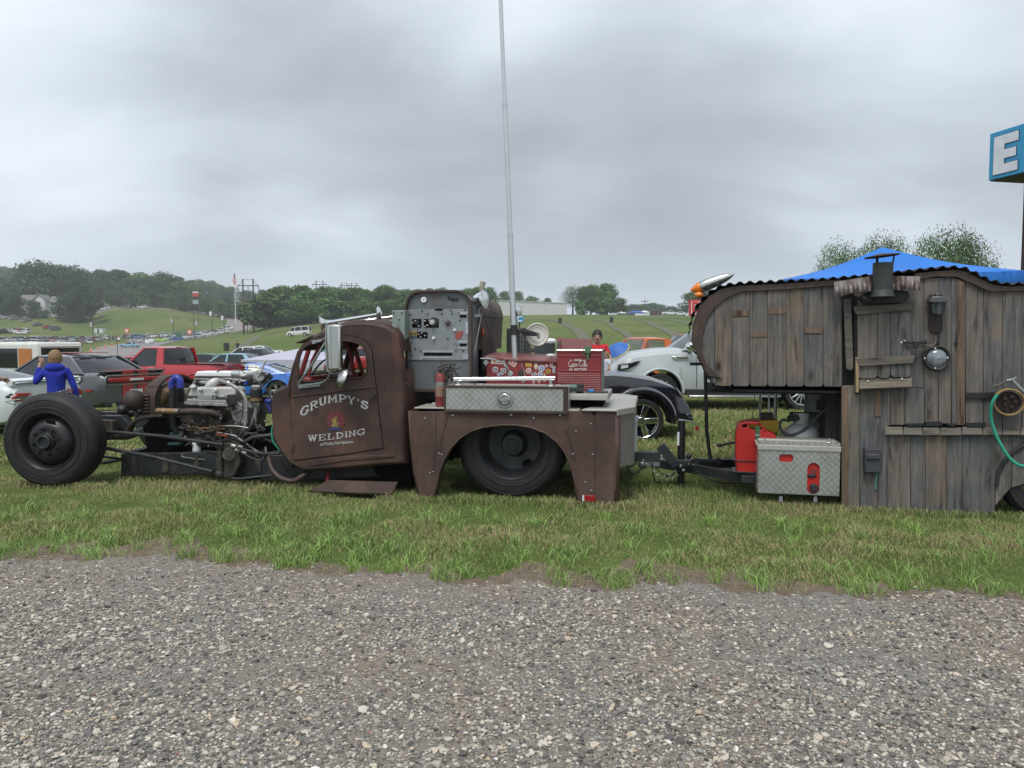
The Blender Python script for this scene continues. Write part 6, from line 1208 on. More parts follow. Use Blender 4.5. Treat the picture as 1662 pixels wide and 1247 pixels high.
def slab(word, x0, x1, base, h0, h1, w, par):
    """letters along a curve: base(t) gives the pixel row of the foot, height runs h0 -> h1"""
    b = MB(); n = len(word); widths = [.45 if c in "'I" else 1.15 if c in 'MW' else 1.0 for c in word]; tot = sum(widths); x = 0
    for c, wd in zip(word, widths):
        t0 = x/tot; t1 = (x+wd*.84)/tot; x += wd
        for st in GL[c]:
            th = .17 if (abs(st[0][0]-st[-1][0]) < .25 and len(st) == 2 and abs(st[0][1]-st[-1][1]) > .4) or len(st) > 5 else .10
            P = []
            for (u, v) in st:
                t = t0+(t1-t0)*u; X = x0+(x1-x0)*t; Y = base(t); h = h0+(h1-h0)*t; P.append((X, Y-v*h))
            for a, c2 in zip(P[:-1], P[1:]):
                d = Vector((c2[0]-a[0], c2[1]-a[1])); l = max(d.length, 1e-3); d /= l; nx, ny = -d.y, d.x; hw = th*(h0+h1)/2*(.62 if abs(d.y) > .6 else .42); ex = hw*.35
                quad = [(a[0]-d.x*ex+nx*hw, a[1]-d.y*ex+ny*hw), (c2[0]+d.x*ex+nx*hw, c2[1]+d.y*ex+ny*hw), (c2[0]+d.x*ex-nx*hw, c2[1]+d.y*ex-ny*hw), (a[0]-d.x*ex-nx*hw, a[1]-d.y*ex-ny*hw)]
                b.prism(PL(quad, w), w, w+.003+random.random()*.0008)
    return b.build('lettering', M_letter, par, smooth=False)
slab("GRUMPY'S", 488, 600, lambda t: 677-17*math.sin(PI*min(1, t*1.06))*1.0-14*t, 13, 11, CW-.0145, door)
slab("WELDING", 500, 594, lambda t: 717-12.5*t+1.5*math.sin(PI*t), 10, 9, CW-.0145, door)
q = P3(546.5, 719.5, CW-.0145); text('small_lettering', 'and Martian First Fabrication', .046, tuple(q), M_letter, door, tilt=-.105, scx=.66)
MARK = mat('faded_decal', (.13, .022, .026), .7, var=.35, vs=30, dirt=(.06, .035, .03), dirt_amt=.6, dirt_s=18); c = P3(544.5, 683, CW-.012); b = MB(); b.lathe([(.001, 0), (.102, 0), (.102, .002)], c, (0, -1, 0), 32).build('faded_round_decal', MARK, door)
b = MB(); b.prism([(c.x+x*.05, c.z-.01+z*.055) for x, z in ((-.9, -.9), (.5, -1), (.8, -.3), (.2, .2), (.5, .8), (0, 1), (-.3, .5), (-.9, .3), (-.5, -.2))], c.y-.005, c.y-.003).build('yellow_patch', mat('faded_yellow', (.22, .18, .045), .7, var=.4, vs=30, dirt=(.08, .05, .04), dirt_amt=.6, dirt_s=25), door); b = MB(); b.box((c.x-.06, c.y-.005, c.z-.095), (c.x+.05, c.y-.003, c.z-.065)).build('blue_patch', mat('faded_blue', (.03, .04, .14), .7), door)
# mirrors on the door
b = MB(); p0, p1 = P3(531, 527, -.08), P3(553, 527, -.08); z1 = P3(540, 601, -.08).z; b.box((p0.x, -.10, z1), (p1.x, -.02, p0.z)); mir = b.build('west_coast_mirror', M_stain, truck, bevel=.02, seg=3); MB().tube([(p0.x+.04, -.105, z1+.01), (p0.x+.04, -.105, p0.z-.01)], .006, 6).build('mirror_rib', M_stain, mir)
b = MB(); b.lathe([(.001, -.045), (.05, -.04), (.085, -.02), (.098, .0), (.10, .012), (.001, .012)], P3(556, 614, -.08), (.75, .45, -.35), 32); b.build('round_mirror', M_stain, mir)
b = MB(); b.tube([P3(530, 524, -.06), P3(529, 560, -.06), P3(531, 602, -.06), P3(540, 606, -.06)], .011, 8).tube([P3(528, 556, -.04), P3(508, 590, 0), P3(484, 624, CW-.02)], .012, 8).tube([P3(536, 604, -.05), P3(532, 615, 0), P3(524, 621, CW-.04), P3(486, 628, CW-.02)], .010, 8).tube([P3(509, 555, CW), P3(520, 555, CW-.08), P3(530, 548, -.04)], .010, 8)
b.prism(PL([(483, 624), (518, 622), (520, 627), (485, 631)], CW-.03), CW-.03, CW-.02).prism(PL([(505, 553), (524, 551), (524, 555), (507, 559)], CW-.03), CW-.03, CW-.02); b.build('mirror_arm', M_galv, mir, bevel=.002)
# visor, air horns
b = MB(); quadplate(b, [P3(480, 556, .22), P3(509, 544, .22), P3(509, 544, .22)+Vector((0, 1.3, 0)), P3(480, 556, .22)+Vector((0, 1.3, 0))], .012).build('sun_visor', M_rust, truck)
def horn(a, bpt, r0, r1, w): pa, pb = P3(*a), P3(*bpt); d = (pb-pa); return MB().tube([pb, pb-d*.10, pb-d*.80, pb-d*.90, pb-d*.96, pa], [.014, .016, .020, .032, .055, r1], 20).ball(pb, .03, 12, (.8, 1, 1))
horn((520, 526, .45), (615, 510, .75), 0, .085, 0).build('air_horn', M_chrome, truck); horn((551, 527, .80), (640, 514, .95), 0, .06, 0).build('air_horn', M_chrome, truck); b = MB(); b.lathe([(.06, -.015), (.075, 0), (.06, .02), (.001, .03)], P3(615, 509, .75), (.7, .2, .1), 24).build('horn_diaphragm', M_chrome, truck); b = MB(); b.cyl(P3(612, 512, .75), P3(612, 522, .75), .012, 8).cyl(P3(545, 524, .6), P3(545, 531, .6), .012, 8).build('horn_foot', M_galv, truck)
# control box behind the cab
b = MB(); p0, p1 = P3(636, 504, .30), P3(657, 567, .30); b.box((p0.x, .30, p1.z), (p1.x, .50, p0.z)); cb = b.build('control_box', mat('pale_green_enamel', (.20, .25, .22), .5, .2, var=.2, vs=6, dirt=(.12, .10, .08), dirt_amt=.35, dirt_s=7), truck, bevel=.006)
b = MB(); b.prism(PL([(623, 523), (640, 528), (640, 533), (622, 530)], .29), .28, .30).cyl(P3(641, 529, .29), P3(641, 529, .25), .026, 14); b.build('box_strap', M_galv, cb)
b = MB(); b.prism(PL([(638, 540), (645, 540), (645, 557), (638, 557)], .295), .285, .30).build('socket_plate', M_cast, cb)
for q, m_ in ((641, M_redlamp), (650, M_bluehose)): MB().lathe([(.001, .03), (.02, .028), (.028, .01), (.03, 0)], P3(q, 561.5, .30), (0, -1, 0), 16).build('push_button', m_, cb)
b = MB()
for q in ((639, 508), (652, 508), (648, 519), (640, 549), (643, 553), (653, 545)): c = P3(q[0], q[1], .297); b.cyl(c, c-Vector((0, .006, 0)), .008, 8)
b.build('screw', M_blackm, cb)
b = MB(); b.cyl(P3(648, 580, .34), P3(648, 604, .34), .055, 18).build('gas_bottle', mat('bottle_teal', (.02, .05, .055), .4), truck)
# --- rear body: fender skirt with arch
FO = [(665, 668), (668, 720), (674, 770), (680, 807), (706, 806)]+[(708, 790), (712, 770), (720, 748), (732, 727), (747, 711), (765, 700), (785, 693.5), (812, 690), (838, 690), (862, 694), (885, 703), (903, 716), (917, 734), (927, 757), (933, 782), (937, 820)]+[(965, 822), (995, 821), (1000, 790), (1000, 720), (999, 667)]
b = MB(); plate_hole(b, PL(FO, 0), [], 0, .012); fen = b.build('rear_fender', M_rustf, truck, bevel=.003); zt = px(830, 666.5, 0)[1]; zb2 = px(960, 820, 0)[1]
b = MB(); al_ = PL(FO[4:21], 0); 
b.loft([[(x, -.018, z) for x, z in al_], [(x, .03, z) for x, z in al_], [(x, .10, z) for x, z in al_]], closed=False); b.build('arch_lip', M_rustf, fen, solid=.014)
b = MB(); xl = px(665, 668, 0)[0]; le = PL(FO[:4], 0); b.loft([[(x, 0, z) for x, z in le], [(x-.03, .05, z) for x, z in le], [(x-.035, .35, z) for x, z in le]], closed=False); b.build('front_return', M_rustf, fen, solid=.008)
xr = px(999, 700, 0)[0]; b = MB(); re = [(xr, 0, zt), (xr+.0, 0, zb2)]; b.loft([[(xr-.004, 0, zt), (xr-.01, 0, zb2)], [(xr+.03, .02, zt), (xr+.02, .02, zb2)], [(xr+.04, .07, zt), (xr+.03, .07, zb2+.02)]], closed=False).build('rear_return', M_rustf, fen, solid=.01)
b = MB()
for q in ((690, 679), (866, 745-66), (830, 674), (909, 675), (959, 688), (698, 768), (713, 736), (703, 766), (962, 738), (930, 737), (950, 783), (717, 738), (960, 797), (735, 675), (935, 700)): c = P3(q[0], q[1], 0); b.lathe([(.001, .008), (.008, .006), (.011, 0)], c, (0, -1, 0), 10)
each(b, 'rivet', M_alu, fen); b = MB(); b.tube([P3(727, 677, -.002), P3(718, 705, -.002), P3(713, 737, -.002)], .004, 5).tube([P3(708, 671, -.002), P3(706, 740, -.002), P3(702, 770, -.002)], .003, 5).tube([P3(918, 697, -.002), P3(927, 722, -.002), P3(933, 750, -.002)], .004, 5).tube([P3(965, 672, -.002), P3(966, 740, -.002), P3(966, 815, -.002)], .003, 5); b.build('panel_seam', M_rustd, fen)
b = MB(); b.prism(PL([(962, 667), (967, 667), (967, 674), (962, 674)], -.004), -.004, .001).build('slot', M_under, fen)
b = MB(); q0, q1 = P3(945, 804, -.012), P3(966, 814, -.012); b.box((q0.x+.02, -.018, q1.z), (q1.x, -.004, q0.z)); rf = b.build('reflector', M_redlamp, fen, bevel=.003); MB().box((q0.x, -.018, q1.z), (q0.x+.018, -.004, q0.z)).build('reflector_end', M_clear, rf)
# wheel well, inner structure, bed frame
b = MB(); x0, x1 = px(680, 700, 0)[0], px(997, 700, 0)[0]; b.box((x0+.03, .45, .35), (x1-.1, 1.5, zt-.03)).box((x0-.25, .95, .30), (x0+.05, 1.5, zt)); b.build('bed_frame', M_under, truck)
b = MB(); zd = zt+.002; b.box((x0-.05, .012, zd), (px(940, 667, 0)[0], .45, zd+.012)); b.build('deck_front', M_ribbed, truck, bevel=.003)
tail = [(px(944, 667, 0)[0], -.02), (xr+.01, -.02), (xr+.165, .30), (xr+.175, 1.75), (xr+.0, 2.05), (x0, 2.05), (x0, .45), (px(944, 667, 0)[0]+.12, .45)]
b = MB(); b.prism(tail, zd+.004, zd+.022, 'z'); b.build('tail_deck', M_ribbed, truck, bevel=.004)
def vpanel(b, a, c, z0, z1, th=.01): d = (Vector(c)-Vector(a)).normalized(); n = Vector((d.y, -d.x))*th; b.add([(a[0], a[1], z0), (c[0], c[1], z0), (c[0], c[1], z1), (a[0], a[1], z1), (a[0]-n.x, a[1]-n.y, z0), (c[0]-n.x, c[1]-n.y, z0), (c[0]-n.x, c[1]-n.y, z1), (a[0]-n.x, a[1]-n.y, z1)], [(0, 1, 2, 3), (7, 6, 5, 4), (0, 4, 5, 1), (3, 2, 6, 7), (0, 3, 7, 4), (1, 5, 6, 2)])
zc = zt-.52
b = MB(); vpanel(b, (xr+.012, .03), (xr+.16, .32), zc, zt); vpanel(b, (xr+.16, .32), (xr+.165, 1.75), zc, zt); b.build('tail_panel', M_diam, truck, smooth=False); b = MB(); vpanel(b, (xr+.02, -.01), (xr+.17, .30), zt-.03, zt+.024); vpanel(b, (xr+.17, .30), (xr+.177, 1.75), zt-.03, zt+.024); b.build('tail_edge', M_ribbed, truck, smooth=False)
b = MB(); b.box((x1+.06, 2.03, zb2+.1), (x1+.10, 2.05, zt)).box((x0, 2.03, zb2+.1), (x1, 2.05, zt)); b.build('far_fender', M_rustf, truck)
b = MB(); b.box((xr+.16, .42, zt-.13), (xr+.20, .50, zt-.08)).box((xr+.16, .40, zt-.42), (xr+.19, .46, zt-.1)).cyl((xr+.14, .44, zt-.10), (xr+.21, .44, zt-.09), .02, 8); b.build('tail_latch', M_galv, truck, bevel=.004)
# side tool box with tread plate front
a0, a1 = P3(721.5, 626, -.02), P3(921, 670, -.02); topz = a0.z+.0; b = MB(); b.box((a0.x, -.02, a1.z+.0), (a1.x, .36, topz)); tb = b.build('side_toolbox', M_ribbed, truck, bevel=.005)
b = MB(); f0, f1 = P3(724, 630, -.026), P3(914, 667, -.026); b.box((f0.x, -.028, f1.z), (f1.x, -.019, f0.z)); b.build('tread_front', M_diam, tb)
b = MB(); e = .014
for (xa, za, xb_, zb3) in ((a0.x-.004, topz-.004-.018, a1.x+.004, topz+.004), (a0.x-.004, a1.z-.012, a1.x+.004, a1.z+.008), (a0.x-.004, a1.z+.008, a0.x+.014, topz-.022), (f1.x+.002, a1.z+.008, a1.x+.004, topz-.022)): b.box((xa, -.034, za), (xb_, -.018, zb3))
b.build('rust_frame', M_rustd, tb, bevel=.002); c = P3(819, 648.5, -.03)
b = MB(); b.lathe([(.084, 0), (.08, .008), (.066, .010), (.060, .002), (.058, -.012), (.001, -.014)], c, (0, -1, 0), 36); lt = b.build('paddle_latch', M_galv, tb); b = MB(); b.lathe([(.052, .0), (.054, .012), (.046, .016), (.042, .0)], c, (0, -1, 0), 32).cbox(c+Vector((0, -.008, 0)), (.085, .014, .02), Matrix.Rotation(-.1, 3, 'Y')); b.build('latch_handle', M_stain, lt)
b = MB(); r0, r1 = P3(737, 615.5, .10), P3(901, 614, .10); b.tube([r0, r1], .019, 16); rl = b.build('chrome_rail', M_chrome, truck); b = MB()
for c in (r0+Vector((.04, 0, 0)), r1-Vector((.04, 0, 0))): b.cyl(c, (c.x, c.y, topz), .017, 12).lathe([(.045, 0), (.04, .012), (.001, .02)], (c.x, c.y, topz), (0, 0, 1), 18)
b.build('rail_foot', M_stain, rl); b = MB(); b.lathe([(.05, 0), (.045, .012), (.001, .016)], (P3(777, 620, .2).x, .2, topz), (0, 0, 1), 20).build('lid_disc', M_stain, tb)
# tray behind the tool box
t0, t1 = P3(926, 636, .30), P3(981, 630, .55); zt3 = P3(950, 641, .20).z; b = MB(); b.box((a1.x-.1, .14, zt3), (a1.x+.36, .95, zt3+.012)).box((a1.x-.1, .138, zt3-.045), (a1.x+.36, .15, zt3)).box((a1.x+.35, .138, zt3-.05), (a1.x+.362, .95, zt3)); b.build('tread_tray', M_ribbed, truck, bevel=.003); b = MB(); b.box((a1.x-.3, .3, zt), (a1.x+.3, .9, zt3-.05)); b.build('tray_support', M_under, truck)
# step plate below the cab
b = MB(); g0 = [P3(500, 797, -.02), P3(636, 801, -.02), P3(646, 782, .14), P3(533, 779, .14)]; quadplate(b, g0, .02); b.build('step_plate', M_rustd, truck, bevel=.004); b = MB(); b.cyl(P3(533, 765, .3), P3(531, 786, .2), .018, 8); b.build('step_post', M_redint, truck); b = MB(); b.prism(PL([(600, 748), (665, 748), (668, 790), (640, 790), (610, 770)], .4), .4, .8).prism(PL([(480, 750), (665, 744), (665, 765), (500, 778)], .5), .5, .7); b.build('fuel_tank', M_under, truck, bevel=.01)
# hitch
b = MB(); b.box((xr+.1, .86, .30), (xr+.42, .96, .40)).cbox((xr+.50, .91, .36), (.26, .09, .09), Matrix.Rotation(.9, 3, 'Y')).cbox((xr+.62, .91, .29), (.22, .08, .06)).ball((xr+.70, .91, .36), .03, 12); b.build('drawbar', M_chass, truck, bevel=.006)
b = MB()
for k, (w, l) in enumerate(((.70, .0), (1.05, .05), (.78, .1))):
    for j in range(9): t_ = j/8; c = Vector((xr+.25+t_*.42+l*.3, w+(.91-w)*t_*.5, .34-.16*math.sin(PI*t_)-l*.5)); b.lathe([(.011, -.005), (.015, 0), (.011, .005), (.007, 0)], c, (t_, j % 2, 1-t_), 8, closed=True)
b.build('safety_chain', M_galv, truck)
for k, pts in enumerate(([(1004, 738, .3), (1010, 752, .3), (1022, 758, .5), (1036, 748, .6)], [(1008, 735, .5), (1016, 744, .5), (1020, 765, .5), (1030, 770, .6), (1045, 757, .8)])): tubep('trailer_wire', pts, .008, M_hose, 6, smooth_n=5)

# ------------------------------------------------------------------ things carried on the truck
def tthing(name, label, cat, base): return thing(name, label, cat, base, T)
# straps and clutter on the front tyre
lt = tthing('antenna_mast', 'thin silver rod with dark twigs lashed across the top of the front tyre', 'rod', tuple(P3(70, 645, .16))); b = MB(); b.tube([P3(8, 652, .10), P3(40, 647, .12), P3(75, 641, .14), P3(108, 634, .16)], [.006, .008, .010, .006], 8); b.build('rod', M_stain, lt); random.seed(3); b = MB()
for k in range(26): x = random.uniform(10, 122); y = 652-(x-8)*.155+random.uniform(-2, 2); b.tube([P3(x, y, .12), P3(x+random.uniform(-12, 12), y+random.uniform(-5, 3), .12+random.uniform(-.04, .08)), P3(x+random.uniform(-16, 16), y+random.uniform(-4, 4), .13)], random.uniform(.003, .007), 5)
for k in range(8): b.ball(P3(random.choice([13, 18, 98, 104, 112, 120]), 646-random.uniform(0, 8), .12), random.uniform(.012, .024), 7, (1.5, 1, .8))
b.build('dark_twigs', M_hose, lt); b = MB(); b.tube([P3(40, 648, .04), P3(38.5, 662, -.005), P3(36, 678, -.012)], .006, 6).tube([P3(78, 641, .04), P3(80, 650, -.005), P3(86, 672, -.012)], .008, 6).build('strap', M_hose, lt)
# welder
WF = .42; wd0 = P3(658, 636, WF); wtop = P3(710, 471, WF).z; wx1 = P3(765.5, 636, WF).x; wz = wd0.z
wm = tthing('welder_generator', 'tall grey arched welding machine with worn control panel behind the cab', 'welding machine', ((wd0.x+wx1)/2, 1.1, wz))
rr = .17; pf = [(wd0.x, wz), (wx1, wz)]+arc(wx1-rr, wtop-rr, rr, 0, 90, 8)+arc(wd0.x+rr, wtop-rr, rr, 90, 180, 8); pi = [(wd0.x+.02, wz+.02), (wx1-.02, wz+.02)]+arc(wx1-rr, wtop-rr, rr-.02, 0, 90, 8)+arc(wd0.x+rr, wtop-rr, rr-.02, 90, 180, 8)
b = MB(); plate_hole(b, pf, [pi], WF, WF+.06); b.build('face_rim', M_rustd, wm, bevel=.004); b = MB(); b.prism(pi, WF+.035, WF+.32); b.build('cabinet', M_welder, wm, bevel=.003)
b = MB(); b.box((wd0.x+.02, WF+.06, wz), (wx1-.004, WF+.32, wtop-.17)); b.build('side_panel', M_welder, wm, bevel=.004)
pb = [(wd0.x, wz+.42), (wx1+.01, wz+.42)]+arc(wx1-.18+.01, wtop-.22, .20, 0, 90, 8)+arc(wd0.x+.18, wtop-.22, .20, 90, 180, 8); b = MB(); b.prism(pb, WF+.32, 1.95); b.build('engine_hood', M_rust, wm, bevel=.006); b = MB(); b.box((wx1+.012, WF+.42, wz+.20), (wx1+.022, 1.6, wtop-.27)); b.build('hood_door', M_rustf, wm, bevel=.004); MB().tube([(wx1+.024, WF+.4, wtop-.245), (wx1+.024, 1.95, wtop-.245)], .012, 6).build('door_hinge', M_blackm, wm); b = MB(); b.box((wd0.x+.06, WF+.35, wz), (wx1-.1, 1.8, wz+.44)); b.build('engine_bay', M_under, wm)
c0, c1 = P3(661, 503, WF+.03), P3(760, 585, WF+.03); b = MB(); b.box((c0.x, WF+.024, c1.z), (c1.x, WF+.036, c0.z)); pn = b.build('control_panel', M_panel, wm, bevel=.002)
W = WF+.022
def rect(b, x0, y0, x1, y1, th=.003, w=W): p, q_ = P3(x0, y0, w), P3(x1, y1, w); b.box((p.x, w-th, q_.z), (q_.x, w+.003, p.z))
b = MB(); rect(b, 669, 518, 684, 532); rect(b, 688, 518, 712, 532); rect(b, 677, 539, 694, 549); rect(b, 706, 501.5, 718, 504.2); b.build('recess_plate', M_under, pn)
def slot(x0, y0, x1, y1): p, q_ = P3(x0, y0, W), P3(x1, y1, W); b.prism(rrect(p.x, q_.z, q_.x, p.z, abs(p.z-q_.z)/2-.001), W-.004, W+.003)
b = MB(); slot(688, 573, 734, 577.5); slot(746, 511.5, 757, 515.5); slot(746, 558, 757.5, 562); b.build('slot', M_under, pn); b = MB(); rect(b, 686, 569, 736, 572, .002); rect(b, 686, 578.5, 736, 582, .002); rect(b, 744, 506, 759, 510.5, .002); rect(b, 755, 522, 760, 542, .002); rect(b, 744, 553, 759, 557, .002); rect(b, 744, 563, 759, 567, .002); rect(b, 751, 575, 760, 583, .002); rect(b, 682, 578, 685, 584, .002); b.build('label_plate', M_alu, pn)
b = MB(); c = P3(702.5, 523.5, W); b.lathe([(.001, .05), (.022, .048), (.026, .03), (.034, .0)], c, (0, -1, 0), 24); b.build('current_knob', M_castw, pn); b = MB(); b.lathe([(.030, .02), (.045, .015), (.052, .0)], c+Vector((.012, 0, 0)), (0, -1, 0), 24); b.lathe([(.001, .03), (.02, .028), (.03, 0)], P3(677, 524.5, W), (0, -1, 0), 16); b.build('knob_ring', M_blackm, pn); b = MB(); b.lathe([(.001, .03), (.013, .028), (.017, .0)], P3(704, 549, W), (0, -1, 0), 14).lathe([(.001, .02), (.012, .018), (.015, .0)], P3(738, 536, W), (0, -1, 0), 14); b.build('small_knob', M_white, pn)
b = MB(); c = P3(727, 524.5, W-.01)
for k in range(5): a = 2*PI*k/5+.3; b.cyl(c, c+Vector((.032*math.cos(a), 0, .032*math.sin(a))), .007, 6)
b.build('star_handle', M_rustd, pn); b = MB(); rect(b, 661, 538, 676, 541, .02); rect(b, 662, 543, 675, 545, .02); b.cyl(P3(676, 536, W-.01), P3(676, 546, W-.01), .008, 8).build('brass_latch', mat('brass', (.38, .26, .09), .4, .8), pn)
b = MB()
for q in ((670, 524), (674, 521), (680, 529), (690, 521), (694, 528), (690, 530), (697, 520), (680, 543), (685, 541), (690, 545), (683, 547)): c = P3(q[0], q[1], W-.004); b.cbox(c, (.018, .012, .010)).cyl(c, c-Vector((0, .015, 0)), .007, 8)
b.build('terminal', M_castw, pn); b = MB()
for q in ((666, 511), (685, 505), (694, 510), (717, 509.5), (732, 504), (734, 509), (755, 503.5), (745, 508.5), (668, 556), (668, 577), (670, 549), (674, 566), (740, 569), (752, 569.5), (727, 550), (683, 570), (747, 520)): c = P3(q[0], q[1], W); b.cyl(c, c-Vector((0, .005, 0)), .0085, 8)
b.build('screw', M_blackm, pn)
c = P3(745, 544.5, W-.002); b = MB(); b.prism([(c.x+x*.042, c.z+z*.042) for x, z in ((-1, -.3), (-.75, .5), (-.2, 1), (.5, .95), (1, 1.05), (.95, .3), (.5, -.5), (-.1, -1), (-.8, -.9))], c.y-.002, c.y+.002).build('red_lips_sticker', mat('lip_red', (.28, .06, .05), .5), pn)
c = P3(688, 487, WF+.03); b = MB(); b.lathe([(.001, .012), (.026, .012), (.030, .006), (.030, 0)], c, (0, -1, 0), 24); ga = b.build('gauge', M_white, wm); MB().cbox(c+Vector((.003, -.014, .004)), (.004, .003, .024), Matrix.Rotation(.5, 3, 'Y')).build('gauge_needle', M_blackm, ga)
c = P3(735, 487, WF+.031); bat = [(-1, .75), (-.55, .95), (-.45, .45), (-.12, .55), (-.08, .85), (0, .7), (.08, .85), (.12, .55), (.45, .45), (.55, .95), (1, .75), (.9, .1), (.95, -.35), (.6, -.1), (.35, -.45), (.15, -.25), (0, -.75), (-.15, -.25), (-.35, -.45), (-.6, -.1), (-.95, -.35), (-.9, .1)]
b = MB(); cs, sn = math.cos(-.2), math.sin(-.2); b.prism([(c.x+.058*(x*cs-z*.55*sn), c.z+.058*(x*sn+z*.55*cs)) for x, z in bat], WF+.031, WF+.036).build('bat_emblem', M_blackm, wm, smooth=False)
text('hood_lettering', 'THE', .06, (wx1+.035, WF+.75, wtop-.12), mat('faded_pink', (.22, .09, .08), .8), wm, rotz=PI/2+0, tilt=0); b = MB(); b.tube([P3(783, 478, .75), P3(782, 466, .75), P3(784, 458, .76)], [.028, .028, .03], 14); b.build('exhaust_stack', mat('pale_tin', (.30, .27, .22), .6, .3, var=.2), wm)
b = MB(); b.ball((wx1+.035, WF+.38, wtop-.42), .045, 10, (.3, 1, 1)); b.build('red_decal', mat('decal_red', (.30, .05, .03), .6), wm)
tubep('paint_drip', [(782, 508, .62), (776, 540, .60), (770, 575, .58), (768, 598, .56)], .005, mat('drip_white', (.45, .45, .42), .7), 5, par=wm, smooth_n=4); tubep('cable', [(786, 515, .8), (795, 540, .8), (803, 568, .8)], .009, M_hose, 6, par=wm, smooth_n=4)
def spot(x, y, w, r, d, label):
    t = tthing('spot_lamp', label, 'spot lamp', tuple(P3(x, y+12, w))); c = P3(x, y, w); d = Vector(d).normalized(); b = MB(); b.lathe([(.001, -r*1.5), (r*.35, -r*1.4), (r*.75, -r*.85), (r*.97, -r*.2), (r*1.04, 0), (r*1.04, r*.12), (r*.94, r*.14)], c, d, 32); b.build('shell', M_chrome, t); b = MB(); b.lathe([(r*.95, r*.08), (r*.6, r*.22), (.001, r*.30)], c, d, 28); b.build('lens', M_clear, t); b = MB(); b.cyl(c-d*r*.6, (c.x-d.x*r*.6-.01, c.y+.03, c.z-r*1.7), .012, 8).cbox((c.x-d.x*r*.6-.03, c.y+.03, c.z-r*1.7), (.08, .05, .03)); b.build('bracket', M_galv, t)
spot(786, 487, .55, .092, (.9, -.25, .05), 'large chrome spot lamp on the top corner of the grey welder'); spot(842, 505, 1.7, .06, (.8, -.35, .05), 'small chrome spot lamp beside the tall silver pole')
# fire extinguisher
c = P3(714.5, 640, .12); t = tthing('fire_extinguisher', 'old faded red fire extinguisher standing in front of the welder', 'fire extinguisher', (c.x, c.y, zt+.014)); zb4 = zt+.014; ztp = P3(714, 605, .12).z
b = MB(); b.lathe([(.001, zb4+.001), (.040, zb4), (.046, zb4+.012), (.046, ztp-.05), (.036, ztp-.015), (.016, ztp), (.001, ztp)], (c.x, c.y, 0), (0, 0, 1), 24); b.build('cylinder', M_ext, t); b = MB(); b.cyl((c.x, c.y, ztp), (c.x, c.y, ztp+.04), .016, 10).tube([(c.x-.02, c.y, ztp+.035), (c.x+.08, c.y, ztp+.055)], .009, 6).tube([(c.x-.02, c.y, ztp+.05), (c.x+.075, c.y, ztp+.085)], .008, 6).tube(spline([(c.x, c.y-.02, ztp+.03), (c.x+.06, c.y-.03, ztp+.02), (c.x+.075, c.y-.02, ztp-.08), (c.x+.055, c.y-.02, ztp-.18)], 5), .009, 8).tube(spline([(c.x, c.y-.02, ztp+.02), (c.x-.055, c.y-.01, ztp+.01), (c.x-.052, c.y, ztp-.10)], 4), .005, 6); b.build('valve_and_hose', M_grime, t); b = MB(); b.lathe([(.0465, zb4+.10), (.047, zb4+.11), (.047, zb4+.22), (.0465, zb4+.23)], (c.x, c.y, 0), (0, 0, 1), 24).build('label', mat('old_label', (.24, .14, .10), .7, var=.4, vs=30), t); b = MB(); b.lathe([(.047, ztp-.13), (.048, ztp-.12), (.047, ztp-.09)], (c.x, c.y, 0), (0, 0, 1), 24).build('band', M_galv, t)
random.seed(9); t2 = tthing('tool_bundle', 'bundle of grimy torch heads and hooks hanging before the welder', 'tools', tuple(P3(728, 622, .2))); b = MB()
for k in range(16): p = P3(random.uniform(716, 737), random.uniform(592, 612), .18+random.uniform(-.03, .05)); b.tube([p, p+Vector((random.uniform(-.07, .07), random.uniform(-.02, .02), random.uniform(-.07, .05))), p+Vector((random.uniform(-.07, .07), 0, random.uniform(-.12, -.02)))], random.uniform(.005, .011), 6)
b.build('hooks', M_grime, t2); b = MB(); b.tube([P3(733, 600, .16), P3(736, 615, .16), P3(734, 626, .16)], .007, 6).build('hook', M_galv, t2)
# telescopic pole with flag bracket
pb_ = P3(836, 588, .62); g_t = T.M @ pb_; pole = tthing('telescopic_pole', 'tall slender silver telescopic pole rising out of the frame', 'pole', tuple(pb_)); top_ = P3(810, -60, .66); P0 = P3(836, 576, .62); b = MB()
def on(y): t_ = (576-y)/(576+60); return P0.lerp(top_, t_)
b.tube([P0+Vector((0, 0, -.15)), on(380)], .029, 16).tube([on(381), on(167)], .0245, 16).tube([on(167), top_], .020, 16); b.build('tube', mat('brushed_alu', (.55, .56, .57), .35, .7, var=.06), pole); b = MB()
for y in (380, 167): a = on(y); b.cyl(a-Vector((0, 0, .015)), a+Vector((0, 0, .02)), .032 if y > 300 else .027, 16)
b.build('collar', M_alu, pole); b = MB(); a = on(535); b.cyl(a-Vector((0, 0, .05)), a+Vector((0, 0, .05)), .036, 14).cyl(a, P3(860, 540, .68), .012, 8); b.build('clamp', M_blackm, pole)
